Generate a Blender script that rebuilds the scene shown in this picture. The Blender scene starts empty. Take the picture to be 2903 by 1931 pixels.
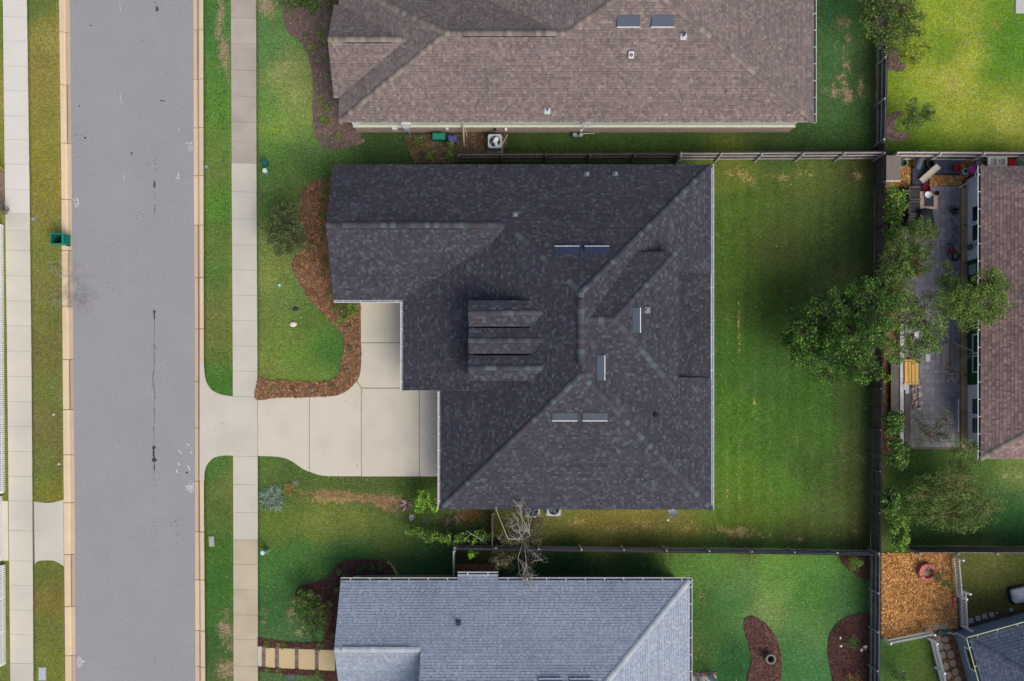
import bpy, math, random
from math import radians, sin, cos, pi, sqrt, atan2
from mathutils import Vector, Matrix, noise

# ---------------------------------------------------------------- scene, camera, light
sc = bpy.context.scene
NX, NY, H, F, IW, IH = 1462.0, 1145.0, 56.5, 2684.0, 2903.0, 1931.0
cd = bpy.data.cameras.new("camera"); cam = bpy.data.objects.new("camera", cd)
sc.collection.objects.link(cam); sc.camera = cam
cam.location = (0, 0, H); cam.rotation_euler = (0, 0, 0)
cd.sensor_width = 36; cd.lens = 36 * F / IW
cd.shift_x = (IW / 2 - NX) / IW; cd.shift_y = -(IH / 2 - NY) / IW
cd.clip_end = 2000; cd.clip_start = 0.5
SUN_EL, SUN_AZ = 48.0, 140.0      # azimuth clockwise from north (+Y)
w = bpy.data.worlds.new("World"); sc.world = w; w.use_nodes = True
nt = w.node_tree; bg = nt.nodes["Background"]
sky = nt.nodes.new("ShaderNodeTexSky"); sky.sky_type = 'NISHITA'; sky.sun_disc = False
sky.sun_elevation = radians(SUN_EL); sky.sun_rotation = radians(SUN_AZ)
sky.air_density = 0.9; sky.dust_density = 4.0; sky.ozone_density = 1.0
nt.links.new(sky.outputs[0], bg.inputs[0]); bg.inputs[1].default_value = 0.12
sd = bpy.data.lights.new("sun", 'SUN'); sun = bpy.data.objects.new("sun", sd)
sc.collection.objects.link(sun); sd.energy = 1.5; sd.angle = radians(42); sd.color = (1.0, 0.95, 0.87)
sun.rotation_euler = (radians(90 - SUN_EL), 0, radians(180 - SUN_AZ)); sun.location = (20, -20, 60)
vs = sc.view_settings; vs.view_transform = 'Standard'; vs.look = 'None'; vs.gamma = 1; vs.use_curve_mapping = False
vs.exposure = 0.12

# ---------------------------------------------------------------- helpers
COL = sc.collection
def P(px, py, z=0.0):
    """where the photograph's pixel lies on the level z"""
    s = F / (H - z)
    return Vector(((px - NX) / s, (NY - py) / s, z))
def lin(c):
    c = c / 255.0
    return c / 12.92 if c <= 0.04045 else ((c + 0.055) / 1.055) ** 2.4
LUM = 1.0
def S(r, g, b):
    return (min(.9, lin(r) / LUM), min(.9, lin(g) / LUM), min(.9, lin(b) / LUM), 1.0)
def mixc(a, b, t): return tuple(a[i] * (1 - t) + b[i] * t for i in range(3)) + (1.0,)
def interp(tab, y):
    if y <= tab[0][0]: a, b = tab[0], tab[1]
    elif y >= tab[-1][0]: a, b = tab[-2], tab[-1]
    else:
        for a, b in zip(tab, tab[1:]):
            if a[0] <= y <= b[0]: break
    return a[1] + (b[1] - a[1]) * (y - a[0]) / (b[0] - a[0])

def link(o, parent=None):
    COL.objects.link(o)
    if parent is not None: o.parent = parent
    return o
def tag(o, label=None, cat=None, group=None, kind=None):
    if label: o['label'] = label
    if cat: o['category'] = cat
    if group: o['group'] = group
    if kind: o['kind'] = kind
    return o
def empty(name, loc, label, cat, group=None, rz=0):
    o = bpy.data.objects.new(name, None); o.location = loc; o.rotation_euler = (0, 0, rz)
    o.empty_display_size = .2
    link(o); return tag(o, label, cat, group)

def W(o, M):
    """place a child of an unrotated root by its place in the world"""
    o.matrix_basis = Matrix.Translation(-o.parent.location) @ M

class MB:
    def __init__(s): s.v = []; s.f = []; s.c = []
    def face(s, pts, col=None):
        n = len(s.v); s.v.extend(tuple(p) for p in pts); s.f.append(tuple(range(n, n + len(pts)))); s.c.append(col)
    def mesh(s, vs, fs, col=None):
        n = len(s.v); s.v.extend(tuple(p) for p in vs)
        for f in fs: s.f.append(tuple(i + n for i in f)); s.c.append(col)
    def box(s, x0, x1, y0, y1, z0, z1, col=None, M=None):
        vs = [Vector(p) for p in ((x0, y0, z0), (x1, y0, z0), (x1, y1, z0), (x0, y1, z0), (x0, y0, z1), (x1, y0, z1), (x1, y1, z1), (x0, y1, z1))]
        if M: vs = [M @ p for p in vs]
        s.mesh(vs, [(0, 3, 2, 1), (4, 5, 6, 7), (0, 1, 5, 4), (1, 2, 6, 5), (2, 3, 7, 6), (3, 0, 4, 7)], col)
    def prism(s, poly, z0, z1, col=None, bev=0.0):
        poly = [Vector((p[0], p[1])) for p in poly]
        A = sum(poly[i].x * poly[(i + 1) % len(poly)].y - poly[(i + 1) % len(poly)].x * poly[i].y for i in range(len(poly)))
        if A < 0: poly.reverse()
        n = len(poly)
        rings = [[(p.x, p.y, z0) for p in poly]]
        if bev:
            rings.append([(p.x, p.y, z1 - bev) for p in poly])
            c = sum(poly, Vector((0, 0))) / n
            rings.append([((p + (c - p).normalized() * bev * 1.2).x, (p + (c - p).normalized() * bev * 1.2).y, z1) for p in poly])
        else: rings.append([(p.x, p.y, z1) for p in poly])
        vs = [q for r in rings for q in r]; fs = []
        for k in range(len(rings) - 1):
            for i in range(n):
                j = (i + 1) % n; fs.append((k * n + i, k * n + j, (k + 1) * n + j, (k + 1) * n + i))
        fs.append(tuple((len(rings) - 1) * n + i for i in range(n))); fs.append(tuple(range(n - 1, -1, -1)))
        s.mesh(vs, fs, col)
    def tube(s, pts, rad, n=6, col=None, cap=True):
        pts = [Vector(p) for p in pts]; m = len(pts)
        if not hasattr(rad, '__len__'): rad = [rad] * m
        base = len(s.v); up = Vector((0, 0, 1))
        for i, p in enumerate(pts):
            d = (pts[min(i + 1, m - 1)] - pts[max(i - 1, 0)])
            d = d.normalized() if d.length > 1e-9 else up
            a = d.cross(up if abs(d.z) < .95 else Vector((1, 0, 0))).normalized(); b = d.cross(a)
            for k in range(n):
                t = 2 * pi * k / n; q = p + (a * cos(t) + b * sin(t)) * rad[i]; s.v.append(tuple(q))
        for i in range(m - 1):
            for k in range(n):
                k2 = (k + 1) % n
                s.f.append((base + i * n + k, base + i * n + k2, base + (i + 1) * n + k2, base + (i + 1) * n + k)); s.c.append(col)
        if cap:
            s.f.append(tuple(base + k for k in range(n - 1, -1, -1))); s.c.append(col)
            s.f.append(tuple(base + (m - 1) * n + k for k in range(n))); s.c.append(col)
    def lathe(s, c, prof, n=16, col=None, M=None, caps=(1, 1)):
        """prof: list of (radius, z)"""
        c = Vector(c); vs = []; fs = []
        for r, z in prof:
            for k in range(n):
                t = 2 * pi * k / n; q = Vector((r * cos(t), r * sin(t), z))
                if M: q = M @ q
                vs.append(c + q)
        for i in range(len(prof) - 1):
            for k in range(n):
                k2 = (k + 1) % n; fs.append((i * n + k, i * n + k2, (i + 1) * n + k2, (i + 1) * n + k))
        if caps[0]: fs.append(tuple(range(n - 1, -1, -1)))
        if caps[1]: fs.append(tuple((len(prof) - 1) * n + k for k in range(n)))
        s.mesh(vs, fs, col)
    def build(s, name, mat, parent=None, smooth=False):
        me = bpy.data.meshes.new(name); me.from_pydata(s.v, [], s.f)
        if any(c is not None for c in s.c):
            at = me.attributes.new("Col", 'FLOAT_COLOR', 'FACE')
            buf = []
            for c in s.c: buf.extend(c if c is not None else (1, 1, 1, 1))
            at.data.foreach_set("color", buf)
        if smooth: me.polygons.foreach_set("use_smooth", [True] * len(me.polygons))
        for m in (mat if isinstance(mat, (list, tuple)) else [mat]): me.materials.append(m)
        me.update()
        return link(bpy.data.objects.new(name, me), parent)

# ---------------------------------------------------------------- materials
def M_(name, base=None, attr=False, rough=.85, n1=(3.0, .12), n2=(30.0, .12), obj=0.0, bump=(60.0, .3, .01), spec=.3, metal=0.0, trans=0.0, tint=None, alpha=None):
    """procedural: base colour (or the Col attribute) x two noises (scale, strength) x per-object variation, plus bump"""
    m = bpy.data.materials.new(name); m.use_nodes = True; t = m.node_tree; N = t.nodes; L = t.links
    bs = N["Principled BSDF"]; bs.inputs["Roughness"].default_value = rough
    bs.inputs["Specular IOR Level"].default_value = spec; bs.inputs["Metallic"].default_value = metal
    geo = N.new("ShaderNodeNewGeometry")
    if attr:
        a = N.new("ShaderNodeAttribute"); a.attribute_name = "Col"; cur = a.outputs["Color"]
    else:
        r = N.new("ShaderNodeRGB"); r.outputs[0].default_value = base; cur = r.outputs[0]
    def mul(sock):
        nonlocal cur
        x = N.new("ShaderNodeVectorMath"); x.operation = 'SCALE'
        L.new(cur, x.inputs[0]); L.new(sock, x.inputs["Scale"]); cur = x.outputs[0]
    def mr(src, lo, hi, a=.25, b=.75):
        q = N.new("ShaderNodeMapRange"); q.inputs["From Min"].default_value = a; q.inputs["From Max"].default_value = b
        q.inputs["To Min"].default_value = lo; q.inputs["To Max"].default_value = hi; L.new(src, q.inputs["Value"]); return q.outputs["Result"]
    for sc_, st in (n1, n2):
        if st <= 0: continue
        nz = N.new("ShaderNodeTexNoise"); nz.inputs["Scale"].default_value = sc_; nz.inputs["Detail"].default_value = 5
        nz.inputs["Roughness"].default_value = .65
        L.new(geo.outputs["Position"], nz.inputs["Vector"]); mul(mr(nz.outputs["Fac"], 1 - st, 1 + st))
    if tint:      # patches of a second colour: (colour, scale, amount)
        nz = N.new("ShaderNodeTexNoise"); nz.inputs["Scale"].default_value = tint[1]; nz.inputs["Detail"].default_value = 6
        L.new(geo.outputs["Position"], nz.inputs["Vector"])
        mx = N.new("ShaderNodeMix"); mx.data_type = 'RGBA'
        L.new(mr(nz.outputs["Fac"], 0, tint[2], .45, .7), mx.inputs[0]); L.new(cur, mx.inputs[6]); mx.inputs[7].default_value = tint[0]
        cur = mx.outputs[2]
    if obj > 0:
        oi = N.new("ShaderNodeObjectInfo"); mul(mr(oi.outputs["Random"], 1 - obj, 1 + obj, 0, 1))
    L.new(cur, bs.inputs["Base Color"])
    if bump:
        nz = N.new("ShaderNodeTexNoise"); nz.inputs["Scale"].default_value = bump[0]; nz.inputs["Detail"].default_value = 4
        L.new(geo.outputs["Position"], nz.inputs["Vector"])
        b = N.new("ShaderNodeBump"); b.inputs["Strength"].default_value = bump[1]; b.inputs["Distance"].default_value = bump[2]
        L.new(nz.outputs["Fac"], b.inputs["Height"]); L.new(b.outputs[0], bs.inputs["Normal"])
    if trans > 0:
        tr = N.new("ShaderNodeBsdfTranslucent"); L.new(cur, tr.inputs[0]); mx = N.new("ShaderNodeMixShader")
        mx.inputs[0].default_value = trans; out = N["Material Output"]
        L.new(bs.outputs[0], mx.inputs[1]); L.new(tr.outputs[0], mx.inputs[2]); L.new(mx.outputs[0], out.inputs[0])
    return m

m_leaf = M_("leaf", attr=True, rough=.5, n1=(2, .1), n2=(20, .1), bump=None, trans=.3, spec=.4)
m_bark = M_("bark", S(120, 105, 90), n1=(4, .2), n2=(40, .25), bump=(30, .6, .01))
m_deadbark = M_("pale_bark", S(172, 166, 158), n1=(4, .2), n2=(40, .2), bump=None)
m_greenbark = M_("olive_bark", S(140, 135, 85), n1=(4, .2), n2=(40, .2), bump=None)
m_white = M_("white_paint", S(236, 238, 238), rough=.5, n1=(1.5, .04), n2=(20, .04), bump=None)
m_vinyl = M_("white_vinyl", S(248, 250, 250), rough=.45, n1=(1.5, .05), n2=(14, .05), bump=None, obj=.04)
m_gutin = M_("gutter_inside", S(95, 95, 98), n1=(6, .3), n2=(30, .3))
m_black = M_("black_plastic", S(32, 34, 38), rough=.5, n1=(3, .2), n2=(30, .2))
m_metal = M_("galvanised_metal", S(165, 170, 176), rough=.45, metal=.3, n1=(3, .1), n2=(30, .12))
m_attr = M_("painted_parts", attr=True, rough=.6, n1=(3, .08), n2=(40, .08))
m_attrs = M_("grainy_parts", attr=True, rough=.95, n1=(5, .12), n2=(50, .2), bump=(80, .4, .01))
m_fwood = M_("weathered_fence_wood", S(92, 84, 80), n1=(2, .25), n2=(25, .3), obj=.35)
m_frail = M_("fence_rail_wood", S(165, 160, 160), n1=(2, .2), n2=(25, .25), obj=.15)
m_dark = M_("soot_dark", S(28, 27, 27))
# ---------------------------------------------------------------- the ground
DIRT = S(104, 86, 70)
gm = M_("soil_and_far_grass", S(96, 116, 56), n1=(.05, .25), n2=(3, .25), bump=(10, .5, .03))
mb = MB(); mb.face([(-300, -300, -.16), (300, -300, -.16), (300, 300, -.16), (-300, 300, -.16)])
tag(mb.build("ground", gm), kind='structure')

# lawn colours: what each patch of turf looks like (photograph coordinates, colour), blended between
def grass_mat():
    m = bpy.data.materials.new("turf"); m.use_nodes = True; t = m.node_tree; N = t.nodes; L = t.links
    bs = N["Principled BSDF"]; bs.inputs["Roughness"].default_value = .9; bs.inputs["Specular IOR Level"].default_value = .03
    geo = N.new("ShaderNodeNewGeometry")
    a = N.new("ShaderNodeAttribute"); a.attribute_name = "Col"
    d = N.new("ShaderNodeAttribute"); d.attribute_name = "Dry"
    k = N.new("ShaderNodeAttribute"); k.attribute_name = "DryCol"
    def nz(s, det=5, rough=.6, vec=None, dist=0):
        n = N.new("ShaderNodeTexNoise"); n.inputs["Scale"].default_value = s; n.inputs["Detail"].default_value = det
        n.inputs["Roughness"].default_value = rough; n.inputs["Distortion"].default_value = dist
        L.new(vec or geo.outputs["Position"], n.inputs["Vector"]); return n.outputs["Fac"]
    def mr(s, a0, a1, b0, b1):
        q = N.new("ShaderNodeMapRange"); q.inputs["From Min"].default_value = a0; q.inputs["From Max"].default_value = a1
        q.inputs["To Min"].default_value = b0; q.inputs["To Max"].default_value = b1; L.new(s, q.inputs["Value"]); return q.outputs["Result"]
    def ma(op, x, y):
        q = N.new("ShaderNodeMath"); q.operation = op
        for i, v in enumerate((x, y)):
            if isinstance(v, (int, float)): q.inputs[i].default_value = v
            else: L.new(v, q.inputs[i])
        return q.outputs[0]
    # dry patches with ragged, blade-sized edges
    thr = mr(ma('ADD', ma('MULTIPLY', nz(2.6, 8, .8, dist=.8), .55), ma('MULTIPLY', nz(8, 5, .85, dist=.5), .45)), .36, .64, 0, 1)
    dry = mr(ma('SUBTRACT', ma('ADD', ma('MULTIPLY', d.outputs["Fac"], 1.05), thr), 1.0), -.06, .22, 0, .9)
    mx = N.new("ShaderNodeMix"); mx.data_type = 'RGBA'
    L.new(dry, mx.inputs[0]); L.new(a.outputs["Color"], mx.inputs[6]); L.new(k.outputs["Color"], mx.inputs[7])
    # yellowish / bluish drift
    hs = N.new("ShaderNodeHueSaturation"); L.new(mr(nz(1.6, 7, .8), .3, .7, .484, .51), hs.inputs["Hue"])
    L.new(mr(nz(2.3, 6, .75), .3, .7, .82, 1.02), hs.inputs["Saturation"]); L.new(mx.outputs[2], hs.inputs["Color"])
    f = ma('MULTIPLY', ma('MULTIPLY', mr(nz(4.5, 8, .85), .36, .64, .66, 1.34), mr(nz(11, 3, .8), .34, .66, .55, 1.45)), mr(nz(.9, 4), .3, .7, .88, 1.12))
    x = N.new("ShaderNodeVectorMath"); x.operation = 'SCALE'; L.new(hs.outputs[0], x.inputs[0]); L.new(f, x.inputs["Scale"])
    L.new(x.outputs[0], bs.inputs["Base Color"])
    b = N.new("ShaderNodeBump"); b.inputs["Strength"].default_value = .7; b.inputs["Distance"].default_value = .04
    L.new(nz(22, 5, .8), b.inputs["Height"]); L.new(b.outputs[0], bs.inputs["Normal"])
    return m
m_turf = grass_mat()

GC = [  # px, py, sRGB seen
 (5, 40, 95,125,45), (0, 480, 120,128,50), (12, 1100, 105,120,50), (40,1900, 110,125,55),
 (90, 20, 92,122,52), (125, 90, 148,146,66), (100,250,146,142,64), (150,330,138,142,56), (110,420,142,146,52), (150,540,140,140,52), (110,620,138,140,62), (150,700,118,132,58), (110,800,126,130,62), (160,900,116,126,58), (120,1000,118,120,60), (150,1110,112,130,56), (100,1180,124,124,70), (150,1250,118,120,60), (110,1330,108,128,60), (140,1410,128,132,46), (130,1610,104,122,48), (150,1700,126,122,56), (110,1800,108,124,54), (150,1880,118,132,50),
 (600,100,70,128,56), (590,200,82,136,50), (620,300,84,140,44), (600,420,98,138,54), (610,500,104,132,62), (630,560,84,140,40), (620,700,96,130,52), (600,800,72,132,48), (630,830,118,126,64), (610,900,110,124,60), (630,1000,106,126,56), (610,1060,72,130,44), (640,1100,66,124,40), (600,1340,74,126,50), (640,1380,110,124,62), (620,1470,88,120,48), (630,1560,70,118,40), (600,1650,60,116,40), (630,1720,66,120,44), (590,1850,58,108,50), (640,1900,90,116,56),
 (745,150,88,138,74), (800,220,140,158,84), (850,300,134,154,80), (760,300,92,146,66), (760,360,120,164,54), (830,340,128,168,66), (870,400,106,150,70),
 (750,440,80,130,50), (800,470,88,130,56), (860,450,72,116,50), (740,560,86,128,58), (840,560,92,120,56), (745,700,112,140,66), (760,780,126,146,70), (820,830,104,140,62), (740,900,108,136,60), (880,900,90,128,50), (800,960,112,140,56), (840,1010,104,148,48), (930,1010,64,120,44), (760,1050,120,142,60), (900,1060,110,144,54),
 (745,1320,92,126,50), (790,1370,78,112,52), (900,1370,84,114,48), (1050,1375,80,108,50), (1180,1375,64,96,40), (780,1480,104,132,44), (900,1490,124,142,56), (1000,1500,118,138,56), (1100,1510,96,122,54), (760,1520,92,124,44), (1200,1480,70,100,44), (1150,1530,80,110,48),
 (760,1600,70,130,54), (850,1570,76,134,56), (1000,1570,62,116,52), (1200,1580,44,92,50), (760,1750,58,112,60), (790,1700,66,118,56), (840,1780,70,118,70), (1000,1620,50,100,50), (760,1820,84,124,74), (800,1925,82,118,70),
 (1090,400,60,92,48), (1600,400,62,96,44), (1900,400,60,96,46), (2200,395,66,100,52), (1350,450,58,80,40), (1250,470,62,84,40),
 (2340,50,64,116,60), (2380,120,72,120,66), (2340,220,68,116,62), (2440,200,58,92,52), (2340,330,68,112,58), (2440,330,60,98,50), (2400,400,58,96,46), (2280,380,60,98,48),
 (2080,480,104,124,42), (2300,500,96,120,48), (2430,480,80,92,44), (2100,600,76,116,30), (2150,650,84,112,40), (2300,620,84,110,46), (2400,600,74,104,48), (2200,700,82,102,46), (2350,740,74,98,48), (2060,760,74,114,30), (2120,850,70,108,34), (2200,880,62,94,36), (2100,1000,66,112,34), (2180,1050,68,110,42), (2300,1130,62,110,34), (2420,1150,66,94,42), (2080,1200,76,124,34), (2200,1250,72,118,36), (2330,1230,70,114,38), (2430,1280,80,98,52), (2100,1350,84,132,30), (2220,1380,82,130,38), (2300,1340,66,104,36), (2420,1370,78,98,46), (2200,1450,84,128,34), (2350,1460,84,112,50), (2100,1480,92,124,34), (2250,1510,90,104,46), (2420,1500,80,92,48),
 (1550,1480,120,128,58), (1700,1500,128,128,52), (1800,1470,136,134,58), (1950,1490,128,130,54), (1800,1530,96,100,46), (2040,1460,88,132,36), (2100,1540,90,100,50),
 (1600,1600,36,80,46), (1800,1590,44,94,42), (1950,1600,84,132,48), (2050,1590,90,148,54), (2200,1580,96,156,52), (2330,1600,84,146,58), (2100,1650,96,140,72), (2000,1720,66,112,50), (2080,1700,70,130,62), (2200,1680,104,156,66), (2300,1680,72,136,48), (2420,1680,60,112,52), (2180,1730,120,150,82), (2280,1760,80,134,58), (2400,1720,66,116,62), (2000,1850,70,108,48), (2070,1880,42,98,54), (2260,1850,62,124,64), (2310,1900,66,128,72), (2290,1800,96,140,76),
 (2560,100,112,148,44), (2650,60,150,168,64), (2700,30,126,160,44), (2680,120,104,146,34), (2740,60,172,176,96), (2620,220,156,170,80), (2720,230,176,176,104), (2760,160,170,176,86), (2800,60,110,150,50), (2840,110,80,134,44), (2880,160,92,142,48), (2800,280,150,166,78), (2700,330,158,168,84), (2600,320,130,156,52), (2850,330,184,180,106), (2880,250,112,150,56), (2650,400,110,140,50), (2760,380,140,160,66), (2860,400,150,160,80), (2540,250,130,160,50), (2560,420,74,110,40), (2800,425,80,116,42), (2870,300,160,168,86), (2820,200,84,136,40),
 (2620,1360,60,100,40), (2700,1400,84,110,56), (2800,1340,72,112,44), (2870,1350,132,150,82), (2850,1400,52,100,50), (2780,1480,52,92,50), (2880,1500,40,92,46), (2650,1500,60,100,44), (2560,1450,62,100,40), (2890,1310,96,128,54),
 (2730,1600,96,112,50), (2800,1590,112,120,58), (2800,1670,104,112,50), (2880,1620,92,104,48), (2760,1720,84,98,44), (2550,1860,68,112,46), (2600,1830,88,126,40), (2640,1900,74,102,50), (2530,1820,52,90,44), (2620,1920,80,110,44),
]
# px, py, rx, ry, amount, tint
BROWN = S(168, 140, 112); STRAWY = S(186, 178, 116); ORNG = S(150, 118, 80); TAN = S(200, 168, 104); SOIL = S(104, 82, 62)
DP = [(627,30,12,45,.75,BROWN),(620,80,14,30,.7,BROWN),(635,150,16,45,.8,BROWN),(640,210,9,30,.6,BROWN),(640,560,10,10,.3,TAN),(585,880,9,70,.32,BROWN),
 (635,1780,18,45,.75,BROWN),(655,1820,9,55,.65,BROWN),(640,1900,26,30,.7,BROWN),(600,1590,6,10,.4,TAN),(608,1545,5,7,.5,TAN),
 (755,20,26,22,.8,BROWN),(770,45,12,10,.7,BROWN),(800,200,55,60,.36,STRAWY),(850,260,40,60,.38,STRAWY),(830,300,20,20,.4,BROWN),(915,385,16,26,.6,BROWN),
 (790,395,20,8,.3,STRAWY),(760,870,18,14,.4,BROWN),(740,590,20,10,.25,STRAWY),
 (1005,400,35,14,.6,S(176,150,116)),(2390,60,30,22,.55,BROWN),(2400,70,14,10,.6,BROWN),(2402,110,12,14,.7,BROWN),(2395,150,12,36,.5,BROWN),(2370,140,8,50,.42,BROWN),(2400,185,16,30,.55,BROWN),(2392,230,12,40,.62,BROWN),(2365,260,18,22,.68,BROWN),(2405,270,20,20,.72,BROWN),(2440,250,14,30,.6,BROWN),(2340,255,16,10,.5,BROWN),(2380,215,20,8,.5,BROWN),(2360,290,10,8,.4,BROWN),(2430,300,10,12,.5,BROWN),
 (2475,230,14,60,.62,SOIL),(2480,330,12,30,.45,SOIL),
 (2090,490,34,18,.62,TAN),(2110,500,14,14,.7,TAN),(2130,515,8,26,.6,TAN),(2170,495,8,8,.5,TAN),(2215,505,22,16,.6,TAN),(2280,490,30,12,.56,TAN),(2300,480,12,22,.56,TAN),(2430,500,16,18,.6,TAN),(2370,500,10,8,.5,TAN),
 (2097,920,4,90,.7,TAN),(2098,900,5,12,.7,TAN),(2058,900,5,18,.6,TAN),(2100,1085,4,60,.7,TAN),(2138,1150,4,26,.66,TAN),(2055,1170,4,20,.6,TAN),(2060,1400,4,60,.62,TAN),(2097,1320,3,120,.56,TAN),(2098,1420,4,40,.62,TAN),(2140,1370,3,60,.5,TAN),(2025,1380,4,90,.52,TAN),(2182,1420,4,50,.55,TAN),(2222,1400,4,60,.62,TAN),(2061,1300,4,14,.6,TAN),(2245,1230,6,12,.6,TAN),(2260,1250,4,20,.6,TAN),(2120,990,40,5,.4,TAN),
 (2060,1505,40,14,.7,TAN),(2100,1510,36,16,.74,TAN),(2160,1520,40,10,.6,TAN),(2250,1525,30,10,.62,TAN),(2360,1515,40,8,.5,TAN),(2430,1510,20,10,.5,TAN),(2030,1490,20,20,.5,TAN),
 (1640,1480,30,16,.5,TAN),(1740,1500,60,14,.44,TAN),(1850,1485,50,16,.46,TAN),(1960,1495,40,18,.5,TAN),
 (2440,1300,30,18,.5,BROWN),(2440,1380,20,30,.4,BROWN),
 (850,1395,12,18,.6,ORNG),(930,1400,70,12,.78,ORNG),(1030,1412,80,14,.84,ORNG),(1100,1425,40,24,.84,ORNG),(960,1418,90,9,.8,S(172,140,84)),(780,1360,24,14,.5,SOIL),
 (2650,1180,10,10,.2,TAN),
 (1330,1460,60,20,.72,S(112,70,40)),(1290,1480,50,20,.66,S(100,62,38)),(1400,1490,30,30,.6,S(92,76,44)),(1370,1475,60,30,.45,S(96,70,44)),
 (1340,1580,70,20,.62,S(86,64,40)),(1480,1560,60,30,.3,S(90,70,44)),
 (2000,1660,26,30,.3,STRAWY),(1990,1690,18,26,.4,STRAWY),(1985,1860,24,36,.36,TAN),(2180,1735,30,14,.3,STRAWY),(2105,1630,24,14,.3,STRAWY),
 (745,1735,20,18,.5,BROWN),(750,1765,14,14,.5,BROWN),(825,1750,20,30,.56,BROWN),(850,1790,26,24,.46,STRAWY),(830,1710,12,22,.4,BROWN),(745,1815,20,16,.35,STRAWY),
 (2740,10,14,14,.6,S(190,140,80)),(2820,70,18,8,.6,S(190,130,80)),(2740,60,26,50,.36,STRAWY),(2700,230,60,50,.4,STRAWY),(2850,330,50,60,.42,STRAWY),(2770,140,18,60,.4,STRAWY),(2640,220,40,40,.34,STRAWY),(2830,400,60,20,.34,STRAWY),(2741,122,8,4,.7,S(220,216,200)),
 (2870,1350,50,16,.45,STRAWY),(2700,1400,40,30,.3,STRAWY),(2850,1750,50,20,.75,S(120,88,60)),(2780,1750,60,16,.6,S(116,88,58)),(2790,1600,50,20,.25,STRAWY),
 (2640,1880,30,20,.3,TAN),(2620,1225,20,30,.0,TAN),
]
def gcol(px, py):
    sw = 0; c = [0, 0, 0]
    for gx, gy, r, g, b in GC:
        d = (px - gx) ** 2 + (py - gy) ** 2
        if d > 90000 and sw > 0: continue
        wt = 1.0 / (d * d + 4e6)
        sw += wt; c[0] += wt * r; c[1] += wt * g; c[2] += wt * b
    r, g, b = c[0] / sw, c[1] / sw, c[2] / sw
    m = (r + g + b) / 3
    if px > 2505 and py < 432: return S(r * .97, g * .97, b * .5)
    return S(r * .94 + m * .06, g * .9 + m * .06, b * .84 + m * .06)
def lawn(name, xl, xr, y0, y1, z=0.0, step=11.0):
    """turf sheet between two edge functions of py; cells near the frame fine, beyond it coarse"""
    ys = []; y = y0
    while y < y1:
        ys.append(y); y += step if -60 < y < IH + 60 else 120
    ys.append(y1)
    wmax = max(xr(y) - xl(y) for y in ys)
    if wmax < 400: ts = [i / max(3, int(wmax / step)) for i in range(max(3, int(wmax / step)) + 1)]
    else: n = int(wmax / step); ts = [i / n for i in range(n + 1)]
    vs = []; ca = []; da = []; ka = []
    for y in ys:
        a, b = xl(y), xr(y)
        for t in ts:
            x = a + (b - a) * t; p = P(x, y, 0)
            vs.append((p.x, p.y, z + (.035 * noise.noise(Vector((p.x * .25, p.y * .25, 0))) if 0 < t < 1 else 0) - .0))
            gc = gcol(min(max(x, -30), IW + 30), min(max(y, -30), IH + 30))
            if 2022 < x < 2480 and 455 < y < 1550:      # mower stripes of the large back lawn
                f = 1 + .07 * sin(x * 2 * pi / 41 + .4 * noise.noise(Vector((x * .01, y * .004, 2)))); gc = (gc[0] * f, gc[1] * f, gc[2] * f, 1)
            ca.extend(gc)
            bd = 0; kc = BROWN
            for dx, dy, rx, ry, am, col in DP:
                ux = (x - dx) / rx
                if abs(ux) > 2.2: continue
                uy = (y - dy) / ry
                q = am * math.exp(-.5 * (ux * ux + uy * uy))
                if q > bd: bd = q; kc = col
            da.append(bd * (.86 if 2022 < x < 2480 and y > 440 else 1)); ka.extend(kc)
    m = len(ts); fs = []
    for i in range(len(ys) - 1):
        for j in range(m - 1):
            fs.append((i * m + j, (i + 1) * m + j, (i + 1) * m + j + 1, i * m + j + 1))
    # skirts down to the soil on both long edges
    def skirt(idx, flip):
        n0 = len(vs)
        for i in idx: v = vs[i]; vs.append((v[0], v[1], -.17)); ca.extend(ca[4 * i:4 * i + 4]); da.append(0); ka.extend(BROWN)
        for k in range(len(idx) - 1):
            q = (idx[k], idx[k + 1], n0 + k + 1, n0 + k); fs.append(q[::-1] if flip else q)
    skirt([i * m for i in range(len(ys))], True); skirt([i * m + m - 1 for i in range(len(ys))], False)
    me = bpy.data.meshes.new(name); me.from_pydata(vs, [], fs)
    for nm, ty, buf, key in (("Col", 'FLOAT_COLOR', ca, "color"), ("Dry", 'FLOAT', da, "value"), ("DryCol", 'FLOAT_COLOR', ka, "color")):
        at = me.attributes.new(nm, ty, 'POINT'); at.data.foreach_set(key, buf)
    me.polygons.foreach_set("use_smooth", [True] * len(me.polygons)); me.materials.append(m_turf); me.update()
    o = link(bpy.data.objects.new(name, me)); return tag(o, kind='structure')

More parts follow.
